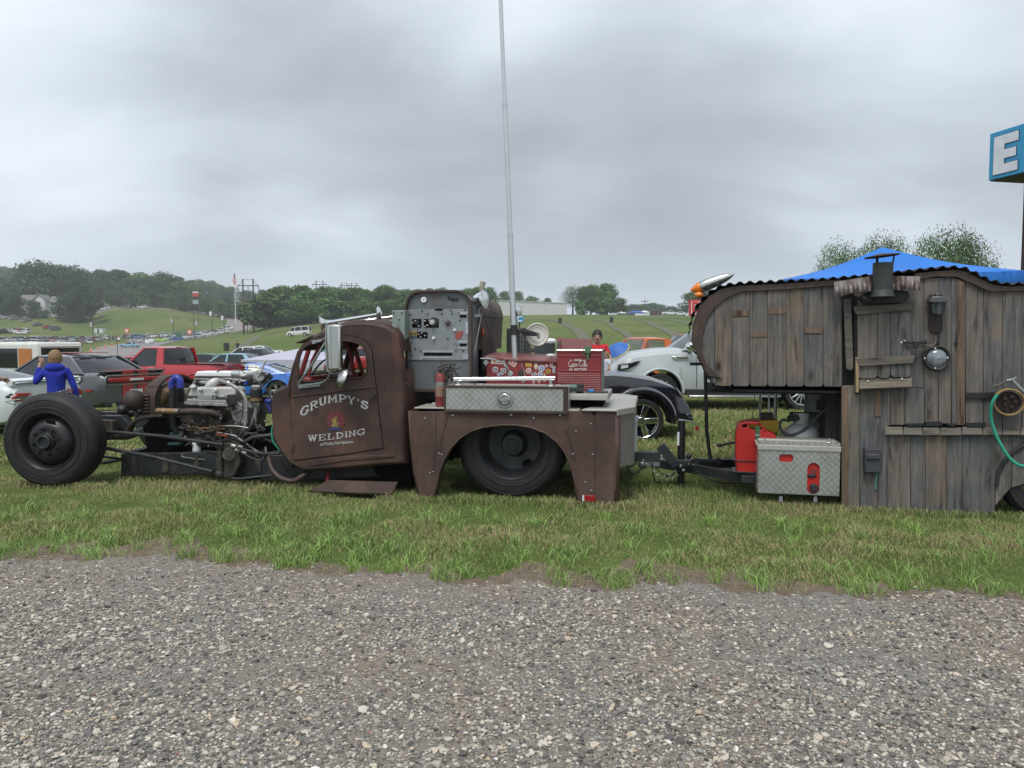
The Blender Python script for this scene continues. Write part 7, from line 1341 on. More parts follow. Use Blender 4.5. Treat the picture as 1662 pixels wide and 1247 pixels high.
# black rack with chains and the white reel
rk = tthing('equipment_rack', 'black steel rack with chains between the welder and the tool chest', 'rack', (P3(840, 570, 1.0).x, 1.2, zt+.02)); b = MB(); p0, p1 = P3(822, 533, 1.1), P3(852, 578, 1.1); b.box((p0.x, 1.1, p1.z-.2), (p1.x, 1.5, p0.z)); b.build('locker', M_chass, rk, bevel=.01); b = MB()
for ch in range(2):
    for j in range(12): c = P3(845+ch*4, 538+j*3.4, 1.03); b.lathe([(.009, -.004), (.013, 0), (.009, .004), (.006, 0)], c, (1, 0, 0) if j % 2 else (0, 1, 0), 8, closed=True)
b.build('chain', M_galv, rk)
c = P3(872, 543.5, .85); rl2 = tthing('cable_reel', 'white plastic disc reel held on a dark bracket', 'reel', (c.x, c.y, c.z-.15)); d = Vector((.18, -.98, .06)); b = MB(); b.lathe([(.001, .0), (.10, .0), (.118, .008), (.122, -.002), (.122, -.03), (.001, -.03)], c, d, 40); b.build('disc', mat('ivory_plastic', (.58, .56, .50), .5, var=.06), rl2); b = MB(); b.lathe([(.118, .009), (.112, .014), (.106, .009)], c, d, 40).lathe([(.08, .002), (.078, .005), (.074, .002)], c, d, 40).build('disc_rim', mat('ivory_shade', (.50, .48, .43), .5), rl2); b = MB(); b.prism(PL([(848, 532), (871, 540), (873, 545), (868, 546), (848, 545)], .78), .78, .80).build('bracket', M_chass, rl2, bevel=.004); b = MB(); b.ball(c+d*.01+Vector((.01, 0, 0)), .03, 12, (.6, .15, 1.1)).build('hub_slot', M_galv, rl2)
# sticker covered tool chest
zc0 = zt+.02; f = [(P3(792, 640, .62).x, P3(792, 640, .62).y)]; xA, xB = P3(789, 600, .58).x, P3(904, 600, .58).x; zt5 = P3(800, 583, .58).z
chest = tthing('tool_chest', 'dark red tool chest covered in round and square stickers', 'tool chest', ((xA+xB)/2, .8, zc0)); b = MB(); b.box((xA, .58, zc0), (xB, 1.0, zt5)); b.build('body', M_redox, chest, bevel=.006)
b = MB(); b.add([(xA-.02, .56, zt5+.0), (xB+.01, .56, zt5-.035), (xB+.01, 1.05, zt5+.01), (xA-.02, 1.05, zt5+.04), (xA-.02, .56, zt5+.022), (xB+.01, .56, zt5-.013), (xB+.01, 1.05, zt5+.032), (xA-.02, 1.05, zt5+.062)], [(0, 3, 2, 1), (4, 5, 6, 7), (0, 1, 5, 4), (1, 2, 6, 5), (2, 3, 7, 6), (3, 0, 4, 7)]); b.build('lid', mat('dusty_red', (.17, .045, .04), .5, var=.2, vs=4, dirt=(.28, .22, .20), dirt_amt=.45, dirt_s=5), chest, bevel=.004)
SC = {'w': (.58, .58, .55), 'y': (.60, .42, .05), 'b': (.08, .13, .35), 'k': (.03, .03, .03), 'g': (.12, .35, .25), 'p': (.35, .06, .14), 'r': (.45, .03, .03), 'o': (.5, .2, .05)}; SM = {k: mat('sticker_'+{'w': 'white', 'y': 'yellow', 'b': 'blue', 'k': 'black', 'g': 'green', 'p': 'purple', 'r': 'red', 'o': 'orange'}[k], v, .45, var=.12, vs=40) for k, v in SC.items()}
def sticker(x, y, r, k1, k2, shape='c', rot=0, tw=None):
    c = P3(x, y, .577); r *= .0061; o = None
    for j, (k, q) in enumerate(((k1, 1), (k2, .66), (k1, .30))):
        b = MB(); yy = .5785-.0015*(j+1)
        if shape == 'c': pts = [(math.cos(a)*r*q, math.sin(a)*r*q) for a in np.linspace(0, 2*PI, 21)[:-1]]
        elif shape == 'd': pts = [(0, r*1.3*q), (r*.8*q, 0), (0, -r*1.3*q), (-r*.8*q, 0)]
        else: tt = tw or 1.5; pts = [(-r*tt*q, -r*q*.8), (r*tt*q, -r*q*.8), (r*tt*q, r*q*.8), (-r*tt*q, r*q*.8)]
        cs, sn = math.cos(rot), math.sin(rot); b.prism([(c.x+a*cs-z*sn, c.z+a*sn+z*cs) for a, z in pts], yy, yy+.0013); n_ = b.build('sticker' if j == 0 else 'sticker_print', SM[k], chest if j == 0 else o, smooth=False)
        if j == 0: o = n_
for a in ((808, 587, 5, 'w', 'o', 's', -.05, 2.3), (832, 589.5, 5.2, 'w', 'r', 's', -.6, 1.2), (804, 600, 4.6, 'w', 'k', 'c'), (817, 602, 4.8, 'w', 'k', 's', 0, .9), (828, 606, 4.2, 'w', 'g', 'c'), (858, 592.5, 3.6, 'y', 'o', 's', -.15, 1.4), (858, 602, 4.6, 'w', 'r', 'c'), (870, 595, 4.6, 'w', 'y', 'd'), (879, 598, 5.4, 'w', 'b', 'c'), (887, 594, 3.6, 'p', 'w', 's', .3, .8), (877, 607.5, 4.4, 'w', 'b', 'c'), (890, 603, 3.8, 'y', 'k', 'c'), (895, 592, 2.8, 'w', 'r', 's', 1.5, 1.6), (867, 608, 3.4, 'w', 'k', 's', .4, 1.2), (884, 609, 3.0, 'o', 'w', 'd'), (899, 600, 2.6, 'w', 'b', 's', 1.5, 2), (866, 620, 3.2, 'w', 'r', 'd'), (875, 619, 3.2, 'w', 'o', 'd'), (884, 618, 3, 'r', 'w', 's', 0, .8), (894, 616, 3.6, 'g', 'w', 's', 0, 1.2), (812, 607, 3.2, 'w', 'b', 's', .3, 1.6), (845, 606, 5, 'k', 'k', 'c'), (850, 618, 2.6, 'w', 'k', 's', .7, 1.2), (821, 594, 3.4, 'k', 'w', 's', -.8, 1.4)): sticker(*a)
b = MB(); c = P3(788, 589, .53); b.prism([(c.x-.03, c.z), (c.x, c.z-.035), (c.x+.035, c.z), (c.x, c.z+.03)], .53, .55); b.build('padlock', M_galv, chest, bevel=.004); b = MB(); b.tube([P3(780, 582, .5), P3(800, 583, .5), P3(820, 590, .52), P3(826, 602, .52), P3(822, 612, .55)], .007, 6).tube([P3(846, 590, .56), P3(850, 600, .56), P3(853, 612, .56)], .005, 5).build('lock_chain', M_galv, chest); MB().lathe([(.001, .02), (.045, .018), (.05, 0), (.001, -.01)], P3(895, 577.5, .7), (0, 0, 1), 20).cyl(P3(895, 578, .7), P3(895, 590, .7), .008, 8).build('mushroom_vent', M_white, chest)
# cooler with open lid
xA, xB = P3(904, 600, .50).x, P3(976, 600, .50).x; z0 = zt3+.014; zT = P3(940, 569, .50).z; cool = tthing('drinks_cooler', 'red metal drinks cooler with white script lettering and its lid open', 'cooler', ((xA+xB)/2, .7, z0))
b = MB(); b.box((xA, .50, z0), (xB, .51, zT)).box((xA, .92, z0), (xB, .93, zT)).box((xA, .51, z0), (xA+.01, .92, zT)).box((xB-.01, .51, z0), (xB, .92, zT)).box((xA+.01, .51, z0), (xB-.01, .92, z0+.02)); b.build('body', M_redox, cool, bevel=.003); b = MB()
for zz2 in (zT-.008, zT-.055, z0+.20): b.tube([(xA+.004, .497, zz2), (xB-.004, .497, zz2)], .005 if zz2 < zT-.02 else .009, 6)
for k in range(9): b.tube([(xA+.01, .499, z0+.17-k*.018), (xB-.01, .499, z0+.17-k*.018)], .003, 5)
b.build('pressed_rib', M_redox, cool); b = MB(); b.tube([(xA, .495, zT), (xB, .495, zT), (xB, .93, zT), (xA, .93, zT), (xA, .495, zT)], .008, 6).build('rim', M_alu, cool); b = MB(); b.box((xB+.002, .52, z0), (xB+.006, .91, zT-.02)).build('liner_side', M_galv, cool)
L0, L1 = P3(896, 549, 1.05), P3(944, 551, 1.05); b = MB(); quadplate(b, [(xA-.04, .935, zT-.01), (xB-.12, .935, zT-.01), (xB-.13, 1.06, L1.z), (xA-.07, 1.06, L0.z+.01)], .03); b.build('lid', mat('lid_maroon', (.13, .03, .03), .55, var=.2, vs=5), cool, bevel=.008); b = MB(); b.tube([(xA-.005, .52, zT), (xA-.02, .98, L0.z-.03)], .010, 6).build('lid_stay', M_blackm, cool)
b = MB(); c = P3(954, 568, .48); b.box((c.x-.03, .47, c.z-.03), (c.x+.03, .50, c.z+.035)).cyl((c.x, .485, c.z-.10), (c.x, .485, c.z), .010, 8).tube([(c.x-.04, .48, c.z+.01), (c.x-.05, .48, c.z-.05), (c.x-.01, .48, c.z-.07)], .005, 5); b.build('bottle_opener', mat('green_cast', (.08, .16, .08), .6, var=.3), cool, bevel=.004)
M_cl = mat('cooler_white', (.60, .56, .52), .6, var=.2, vs=60)
def script(strokes, x0, y0, sx, sy, w, par, r=.0024):
    b = MB()
    for st in strokes: b.tube(spline([P3(x0+u*sx, y0-v*sy, w) for u, v in st], 6), [r*(.7+.6*abs(math.sin(k*.35))) for k in range(6*(len(st)-1)+1)], 6)
    return b.build('script_lettering', M_cl, par)
C_ = lambda u, s=1: [(u+.95*s, .86), (u+.75*s, 1.02), (u+.35*s, .78), (u+.18*s, .30), (u+.40*s, .0), (u+.85*s, .12)]
o_ = lambda u: [(u+.28, .42), (u+.05, .30), (u+.03, .08), (u+.2, .0), (u+.36, .16), (u+.34, .38), (u+.22, .42)]
c_ = lambda u: [(u+.32, .36), (u+.18, .44), (u+.02, .22), (u+.1, .02), (u+.36, .06)]
a_ = lambda u: [(u+.34, .40), (u+.12, .42), (u+.0, .16), (u+.12, .0), (u+.32, .2), (u+.38, .42), (u+.34, .1), (u+.5, .04)]
l_ = lambda u: [(u+.05, .2), (u+.3, .7), (u+.28, 1.05), (u+.15, .95), (u+.1, .3), (u+.16, .02), (u+.3, .08)]
script([C_(0), o_(.8), c_(1.2), a_(1.62), [(2.15, .26), (2.42, .30)], C_(2.4), o_(3.2), l_(3.55), a_(3.85), [(3.3, .95), (3.6, .80), (3.95, 1.0)], [(.35, -.02), (.8, -.10), (1.3, -.06)]], 921.5, 595, 7.4, 10, .4955, cool)
q = P3(938, 585, .4955); text('lettering', 'DRINK', .024, tuple(q), M_cl, cool, bold=.0006); q = P3(938, 600, .4955); text('lettering', 'IN  BOTTLES', .030, tuple(q), M_cl, cool, bold=.0008, tilt=-.03)
# cordless drill on the tray
c = P3(925, 631, .22); dr = tthing('cordless_drill', 'green and black cordless drill lying on the tread plate tray', 'drill', (c.x, .25, zt3+.014)); zz3 = zt3+.014; b = MB(); b.cyl((c.x-.10, .24, zz3+.05), (c.x+.06, .26, zz3+.05), .030, 14).cyl((c.x-.16, .235, zz3+.05), (c.x-.10, .24, zz3+.05), .018, 10); b.build('body', mat('tool_green', (.06, .15, .11), .5), dr); b = MB(); b.cbox((c.x+.09, .27, zz3+.04), (.07, .06, .08)).cbox((c.x+.06, .21, zz3+.03), (.14, .05, .035)); b.build('handle', M_blackm, dr, bevel=.006); b = MB(); b.tube([(c.x+.14, .24, zz3+.015), (c.x+.36, .22, zz3+.012)], .011, 8).build('torch_cable', M_hose, dr); b = MB(); b.cbox((c.x+.20, .235, zz3+.025), (.05, .03, .02)).build('blue_grip', mat('grip_blue', (.02, .22, .55), .5), dr, bevel=.003)
# ------------------------------------------------------------------ the plank camper trailer
CY_ = -R_(13); K = Frame((at(1365, 600, 6.87).x, 6.87, 0), CY_)
def KP(pts, w=0): return [K.P(x, y, w) for x, y in pts]
def K3(x, y, w=0): return K.P3(x, y, w)
def wood_mat(name, cols, s=1.0, knots=True, rz=0):
    m, nt, b, L = new_mat(name); tc = nt.nodes.new('ShaderNodeTexCoord'); g = nt.nodes.new('ShaderNodeNewGeometry')
    mp = nd(nt, 'ShaderNodeMapping'); mp.inputs['Scale'].default_value = (1, 1, .075) if not rz else (.075, 1, 1)
    ad = nt.nodes.new('ShaderNodeVectorMath'); ad.operation = 'ADD'; cb = nt.nodes.new('ShaderNodeCombineXYZ'); mu = nd(nt, 'ShaderNodeMath', operation='MULTIPLY'); L.new(g.outputs['Random Per Island'], mu.inputs[0]); mu.inputs[1].default_value = 37.0
    for i in range(3): L.new(mu.outputs[0], cb.inputs[i])
    L.new(tc.outputs['Object'], ad.inputs[0]); L.new(cb.outputs[0], ad.inputs[1]); L.new(ad.outputs[0], mp.inputs[0])
    n = nd(nt, 'ShaderNodeTexNoise', Scale=26*s, Detail=9.0, Roughness=.68, Distortion=.9); L.new(mp.outputs[0], n.inputs['Vector'])
    n2 = nd(nt, 'ShaderNodeTexNoise', Scale=3.2*s, Detail=5.0, Roughness=.6); L.new(ad.outputs[0], n2.inputs['Vector'])
    r0 = ramp(nt, [(k/(len(cols)-1), c) for k, c in enumerate(cols)]); 
    a1 = nd(nt, 'ShaderNodeMath', operation='MULTIPLY'); L.new(g.outputs['Random Per Island'], a1.inputs[0]); a1.inputs[1].default_value = .62
    a2 = nd(nt, 'ShaderNodeMath', operation='MULTIPLY_ADD'); L.new(n2.outputs[0], a2.inputs[0]); a2.inputs[1].default_value = .75; L.new(a1.outputs[0], a2.inputs[2]); a3 = nd(nt, 'ShaderNodeMath', operation='SUBTRACT'); L.new(a2.outputs[0], a3.inputs[0]); a3.inputs[1].default_value = .18; L.new(a3.outputs[0], r0.inputs[0])
    rg = ramp(nt, [(.30, (.22, .21, .21)), (.43, (.78, .78, .78)), (.58, (1.08, 1.08, 1.08)), (.72, (1.75, 1.72, 1.62))]); L.new(n.outputs[0], rg.inputs[0])
    mx = nd(nt, 'ShaderNodeMix', data_type='RGBA', blend_type='MULTIPLY'); mx.inputs[0].default_value = 1; L.new(r0.outputs[0], mx.inputs[6]); L.new(rg.outputs[0], mx.inputs[7]); out = mx.outputs[2]
    v = nd(nt, 'ShaderNodeTexVoronoi', Scale=3.0*s, feature='F1'); mp2 = nd(nt, 'ShaderNodeMapping'); mp2.inputs['Scale'].default_value = (1.5, 1.0, .75) if not rz else (.6, 1, 2.5); L.new(ad.outputs[0], mp2.inputs[0]); L.new(mp2.outputs[0], v.inputs['Vector']); rk_ = ramp(nt, [(.06, (.12, .09, .075)), (.11, (.6, .55, .5)), (.2, (1, 1, 1))]); L.new(v.outputs['Distance'], rk_.inputs[0])
    my = nd(nt, 'ShaderNodeMix', data_type='RGBA', blend_type='MULTIPLY'); my.inputs[0].default_value = .85; L.new(out, my.inputs[6]); L.new(rk_.outputs[0], my.inputs[7]); L.new(my.outputs[2], b.inputs['Base Color'])
    b.inputs['Roughness'].default_value = .88; b.inputs['Specular IOR Level'].default_value = .25; bp = nd(nt, 'ShaderNodeBump', Strength=.75, Distance=.006); L.new(n.outputs[0], bp.inputs['Height']); L.new(bp.outputs[0], b.inputs['Normal'])
    return m
WC = [(.072, .079, .088), (.115, .113, .112), (.158, .138, .118), (.10, .103, .108), (.175, .142, .112), (.122, .095, .076)]
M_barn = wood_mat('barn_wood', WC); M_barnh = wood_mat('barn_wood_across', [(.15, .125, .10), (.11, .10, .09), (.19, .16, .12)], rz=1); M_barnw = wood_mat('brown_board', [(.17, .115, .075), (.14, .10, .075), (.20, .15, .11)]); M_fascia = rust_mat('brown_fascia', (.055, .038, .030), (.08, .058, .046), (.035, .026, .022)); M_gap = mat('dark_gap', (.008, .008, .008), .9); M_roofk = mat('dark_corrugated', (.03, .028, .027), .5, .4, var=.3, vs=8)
camp = thing('plank_camper', 'homemade camper trailer clad in weathered barn planks', 'camper trailer', (K.P(1500, 600)[0], 1.0, 0), K)
random.seed(21)
def planks(b, edges, top, bot, w, th=.022, round_=0.0, gap=.0035, dogear=False):
    """vertical boards between successive columns; top and bot give the pixel row for a column"""
    for a, c in zip(edges[:-1], edges[1:]):
        t0, t1 = top(a), top(c); jb = random.uniform(-1.2, 1.2); b0, b1 = bot(a)+jb, bot(c)+jb; wj = w+random.uniform(-.004, .004); g = .35
        pts = [(a+g, t0), (c-g, t1)]
        d = (c-a); 
        if dogear: pts += [(c-g, b1-5), (c-g-d*.07, b1-2.2), (c-g-d*.17, b1), (a+g+d*.17, b0), (a+g+d*.07, b0-2.2), (a+g, b0-5)]
        else: pts += [(c-g, b1), (a+g, b0)]
        b.prism(KP(pts, wj), wj, wj+th)
roof_row = lerp([(1120, 556), (1124, 520), (1135, 494), (1150, 478), (1170, 468), (1200, 463), (1260, 460), (1330, 457), (1400, 453), (1460, 446), (1500, 441), (1545, 438), (1565, 440), (1590, 452), (1615, 462), (1640, 466), (1720, 462), (1900, 455)])
# upper front (over the hitch)
UF = [(1137, 565), (1141, 535), (1150, 512), (1164, 492), (1184, 478), (1210, 473), (1365, 463), (1367, 627)]
b = MB(); ed = [1137, 1160, 1188, 1217, 1246, 1276, 1305, 1336, 1367]; tl_ = lerp([(1120, 570), (1137, 525), (1150, 500), (1164, 484), (1184, 473), (1210, 468), (1367, 460)])
bl = lerp([(1137, 575), (1148, 608), (1160, 626), (1188, 627), (1367, 628)])
def clipb(x): return bl(x)
for i, (a, c) in enumerate(zip(ed[:-1], ed[1:])):
    n = 6; tp_ = [(a+.3+(c-a-.6)*k/n, tl_(a+(c-a)*k/n)) for k in range(n+1)]
    bt = [(c-.3, bl(c)-4), (c-3, bl(c)), (a+3, bl(a) if i > 1 else bl(a+3)), (a+.3, (bl(a)-4) if i > 1 else bl(a))] if i else [(c-.3, bl(c)-1), ((a+c)/2, bl((a+c)/2)), (a+.3, bl(a))]
    wj = random.uniform(-.004, .004); b.prism(KP(tp_+bt, wj), wj, wj+.022)
ov = b.build('overcab_planks', M_barn, camp, bevel=.0025, seg=1)
b = MB()
for x, y0, y1, x2 in ((1188.5, 504, 513, 1216), (1218, 537, 547, 1245), (1247, 500.5, 510, 1275), (1306, 531, 541, 1335)): p, q_ = K3(x, y0, -.006), K3(x2, y1, -.006); b.box((p.x, -.0065, q_.z), (q_.x, -.004, p.z))
each(b, 'lath_mark', M_barnw, ov)
# brown fascia following the curve
FI = [(1160, 622), (1146, 590), (1139, 570), (1139, 548), (1146, 522), (1160, 499), (1178, 484), (1203, 473.5), (1270, 470.5), (1365, 462.5)]; FOu = [(1145, 610), (1134, 580), (1122, 556), (1124, 527), (1134, 500), (1148, 483), (1170, 469), (1200, 463.5), (1270, 460.5), (1365, 453.5)]
b = MB(); b.prism(KP([(1172, 615)]+FI[1:]+FOu[::-1]+[(1160, 612)], -.018), -.022, .0)
FI2 = [(1484, 455), (1520, 449), (1553, 450), (1580, 462), (1608, 474), (1630, 473), (1720, 470)]; FO2 = [(1484, 444), (1520, 440), (1550, 438), (1568, 441), (1592, 453), (1615, 463), (1640, 465), (1720, 461)]; b.prism(KP(FI2+FO2[::-1], -.018), -.022, .0); b.build('fascia', M_fascia, camp, bevel=.003)
# corrugated roof over the whole width
def roofline(w):
    P = [(1163, 628), (1158, 622), (1150, 608), (1140, 588), (1130, 570), (1121, 553), (1122, 527), (1131, 500), (1146, 482), (1168, 467.5), (1200, 462), (1260, 459), (1330, 456), (1365, 453), (1400, 450), (1460, 444), (1500, 439.5), (1535, 436.5), (1560, 437.5), (1580, 446), (1600, 456), (1618, 461), (1640, 463.5), (1700, 460), (1760, 456)]
    return [Vector(K.P(x, y, 0)) for x, y in P]
RL = [p for p in spline([(q.x, q.y, 0) for q in roofline(0)], 16)]; L_ = [0]
for a, c in zip(RL[:-1], RL[1:]): L_.append(L_[-1]+(c-a).length)
tot = L_[-1]; N = 620; rr0 = []
for k in range(N+1):
    d = tot*k/N; j = min(int(np.searchsorted(L_, d, side='right'))-1, len(RL)-2); t_ = (d-L_[j])/max(1e-6, L_[j+1]-L_[j]); p = RL[j].lerp(RL[j+1], t_); q = RL[min(j+3, len(RL)-1)]-RL[max(j-2, 0)]; nrm = Vector((-q.y, q.x, 0)).normalized(); p = p+nrm*(.011*math.sin(d*2*PI/.088)+.012); rr0.append((p.x, p.y))
b = MB(); b.loft([[(x, w, z) for x, z in rr0] for w in (-.05, .9, 1.95)], closed=False); b.build('corrugated_roof', M_roofk, camp, solid=.004)
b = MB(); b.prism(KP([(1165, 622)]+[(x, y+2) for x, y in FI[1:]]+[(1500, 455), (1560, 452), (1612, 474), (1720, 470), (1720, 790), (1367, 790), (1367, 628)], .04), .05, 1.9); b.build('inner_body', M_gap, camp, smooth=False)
# main wall boards
topm = lerp([(1365, 463), (1480, 458), (1500, 452), (1553, 450), (1580, 463), (1610, 474), (1740, 470)])
def jb(a, c, t, bt, wid, w, mat_=M_barn, name='wall_planks', dog=False, seed=1):
    random.seed(seed); e = [a]
    while e[-1] < c-wid*.6: e.append(min(c, e[-1]+wid*random.uniform(.75, 1.2)))
    e[-1] = c; bb = MB(); planks(bb, e, t, bt, w, dogear=dog); return bb.build(name, mat_, camp, bevel=.0025, seg=1)
C1 = lambda v: (lambda x: v)
jb(1366, 1442, C1(626), lerp([(1365, 829), (1442, 838)]), 25, .0, seed=2); jb(1386, 1500, topm, C1(628), 24, .004, seed=5); jb(1500, 1567, topm, C1(688), 26, .002, seed=7); jb(1420, 1500, C1(628), C1(690), 26, .006, seed=9); jb(1567, 1760, topm, lerp([(1560, 694), (1760, 705)]), 30, .008, seed=12)
lowt = C1(706); jb(1440, 1615, C1(700), lerp([(1440, 837), (1500, 840), (1606, 843), (1615, 838)]), 32, -.006, dog=True, name='skirt_planks', seed=15)
b = MB(); planks(b, [1615, 1642, 1670, 1700], C1(700), lerp([(1615, 822), (1628, 802), (1645, 788), (1665, 782), (1700, 790)]), -.004); b.build('rear_skirt_planks', M_barn, camp, bevel=.0025)
random.seed(4); b = MB(); x = 1436
while x < 1740:
    x2 = x+random.uniform(28, 36); j = random.uniform(-1, 1); P = [K3(x+.4, 706+j*.4, -.055), K3(x2-.4, 706+j*.4, -.055), K3(x2-1, 693.5+j, .0), K3(x+1, 693.5+j, .0)]; quadplate(b, P, .014); x = x2
b.build('shingle_ledge', M_barnh, camp, bevel=.002)
# vertical brown battens and narrow boards
b = MB()
for (x0, y0, x1, y1) in ((1553, 456, 1566, 690), (1420, 632, 1430, 676), (1366, 628, 1376, 828)): b.prism(KP([(x0, y0), (x1, y0+2), (x1, y1), (x0, y1)], -.008), -.009, .0)
each(b, 'brown_batten', M_barnw, camp, bevel=.002); b = MB(); b.prism(KP([(1369, 486), (1381, 486), (1385, 596), (1382, 602), (1373, 599)], -.02), -.03, -.005).build('grey_slab', M_barnh, camp, bevel=.003)
b = MB(); b.prism(KP([(1388, 580), (1393, 580), (1393.5, 637), (1388.5, 637)], -.03), -.05, -.02).build('light_stick', mat('new_pine', (.30, .21, .12), .7), camp)
# shutter door
b = MB(); b.prism(KP([(1385, 497), (1391, 497), (1396, 640), (1388, 640)], -.01), -.014, 0); b.prism(KP([(1382, 480), (1391, 480), (1391, 500), (1385, 500)], -.01), -.012, 0); b.build('door_gap', M_gap, camp)
b = MB(); random.seed(6); planks(b, [1391.5, 1424.5, 1445, 1479.5], C1(505), C1(614), -.035, .02, dogear=True); sh = b.build('shutter', M_barn, camp, bevel=.003)
b = MB(); b.prism(KP([(1385, 498), (1483.5, 492), (1482, 503.5), (1389, 511)], -.05), -.056, -.034).prism(KP([(1389, 582), (1486, 577), (1481.5, 589.5), (1394, 595)], -.05), -.056, -.034); each(b, 'shutter_rail', M_barnh, sh, bevel=.003)
b = MB(); quadplate(b, [K3(1395, 631, -.10), K3(1480, 628, -.10), K3(1480, 612, -.01), K3(1395, 614, -.01)], .016); b.build('sill_shelf', M_barnh, camp, bevel=.003); b = MB()
for q in ((1409, 619), (1464, 615), (1463, 556), (1468, 553.5), (1518, 566), (1538, 581), (1518, 598), (1501, 582)): c = K3(q[0], q[1], -.058); b.ball(c, .008, 8)
b.build('bright_screw', M_white, camp); b = MB(); b.box(tuple(K3(1389.5, 640, -.05)), tuple(K3(1391, 632, -.03)))
# latch
b = MB(); b.prism(KP([(1466, 553), (1503, 555), (1503, 559), (1466, 558)], -.06), -.065, -.055).prism(KP([(1482, 554), (1504, 553), (1504, 558), (1494, 558), (1488, 567), (1482, 566)], -.065), -.085, -.06); b.build('slide_bolt', M_black, sh, bevel=.003); tubep_ = lambda nm, pts, r, m, par=camp, n=8, sm=4: MB().tube(spline([K3(*p) for p in pts], sm), r, n).build(nm, m, par)
tubep_('bent_bracket', [(1496, 562, -.04), (1512, 562, -.04), (1518, 556, -.04), (1518.5, 545, -.03)], .010, M_barnh); tubep_('hook', [(1553.5, 535, -.03), (1553, 548, -.035), (1552, 558, -.03)], .006, M_black); b = MB(); b.ball(K3(1552, 557, -.02), .016, 8).build('hook_base', M_black, camp)
# porthole lamp
c = K3(1519.5, 581.5, -.03); b = MB(); b.lathe([(.108, 0), (.108, .018), (.098, .028), (.080, .020), (.078, .006)], c, (0, -1, 0), 36).lathe([(.001, .004), (.10, .004)], c, (0, -1, 0), 36); pl_ = b.build('porthole_ring', M_black, camp)
b = MB(); b.lathe([(.082, .012), (.07, .032), (.045, .046), (.001, .052)], c, (0, -1, 0), 30).build('porthole_lens', mat('ribbed_lens', (.20, .22, .24), .25, .1, var=.5, vs=14, coat=.25), pl_)
# carriage lantern
c = K3(1522, 500, -.09); b = MB(); b.prism(KP([(1506, 490), (1511, 482), (1531, 481), (1540, 489), (1533, 491), (1512, 492)], -.12), -.16, -.02).cyl(K3(1521, 476, -.09), K3(1521, 482, -.09), .02, 8); ln = b.build('lantern_cap', mat('pewter', (.12, .12, .13), .35, .7, var=.2), camp, bevel=.006); b = MB(); s = .052
for k in range(6): a = k*PI/3; b.cyl(Vector((c.x+.062*math.cos(a), c.y+.062*math.sin(a), K3(1522, 491, -.09).z)), Vector((c.x+.046*math.cos(a), c.y+.046*math.sin(a), K3(1522, 509, -.09).z)), .005, 5)
b.lathe([(.05, 0), (.045, .01), (.001, .012)], (c.x, c.y, K3(1522, 510, -.09).z), (0, 0, 1), 12); b.build('lantern_cage', M_blackm, ln); b = MB(); b.lathe([(.044, K3(1522, 509, -.09).z), (.056, K3(1522, 492, -.09).z)], (c.x, c.y, 0), (0, 0, 1), 12).build('lantern_glass', M_glass_clear, ln); b = MB(); b.prism(KP([(1507, 510), (1530, 510), (1530, 536), (1524, 541), (1524, 530)] and [(1508, 478), (1530, 478), (1530, 536), (1524, 541), (1512, 541), (1507, 532)], -.012), -.02, -.005).prism(KP([(1519, 541), (1525, 541), (1525, 560), (1519, 560)], -.012), -.015, -.004); b.build('lantern_backplate', M_rustd, ln, bevel=.003)
# chimney, its flashing and crumpled tin
b = MB(); c = K3(1432, 472, -.14); b.cyl(Vector((c.x, c.y, K3(1432, 475, -.14).z)), Vector((c.x, c.y, K3(1432, 427, -.14).z)), .082, 28).cyl(Vector((c.x, c.y, K3(1432, 482, -.14).z)), Vector((c.x, c.y, K3(1432, 471, -.14).z)), .105, 28, .085); ch = b.build('stove_pipe', mat('black_stovepipe', (.045, .05, .05), .55, .3, var=.25, vs=6), camp)
zc_ = K3(1432, 416, -.14).z; b = MB(); b.lathe([(.001, .025), (.14, .004), (.142, -.004), (.001, .012)], (c.x-.01, c.y, zc_), (-.10, 0, 1), 24).build('chimney_cap', M_rustd, ch); b = MB()
for a in (0, 1.9, 3.8): b.cyl((c.x+.075*math.cos(a), c.y+.075*math.sin(a), zc_-.09), (c.x+.085*math.cos(a), c.y+.085*math.sin(a), zc_), .007, 6)
b.build('cap_strut', M_blackm, ch); b = MB(); b.prism(KP([(1391, 484), (1412, 474), (1425, 482), (1440, 482), (1450, 472), (1472, 473), (1474, 484), (1462, 492), (1400, 493)], -.05), -.10, -.02).prism(KP([(1396, 479), (1416, 486), (1414, 492), (1393, 486)], -.08), -.13, -.09); b.build('lead_flashing', M_blackm, ch, bevel=.01)
def tin(x0, x1, y0, y1, h, nm):
    b = MB(); r1, r2 = [], []
    for k in range(49): t_ = k/48; x = x0+(x1-x0)*t_; y = y0+(y1-y0)*t_; dw = .024*math.sin(t_*(x1-x0)/15*2*PI); r1.append(tuple(K3(x, y, -.09+dw))); r2.append(tuple(K3(x+1.5*(x0 < 1400), y+h+1.2*math.sin(t_*9), -.17+dw)))
    b.loft([r1, r2], closed=False); return b.build(nm, mat(nm, (.36, .33, .32), .4, .6, var=.35, vs=3, dirt=(.07, .035, .028), dirt_amt=.9, dirt_s=4, stretch=(2.5, 1, .5)), camp, solid=.004)
tin(1354, 1417, 458, 448, 23, 'tin_awning'); tin(1447, 1493, 448, 449, 22, 'tin_awning_right')
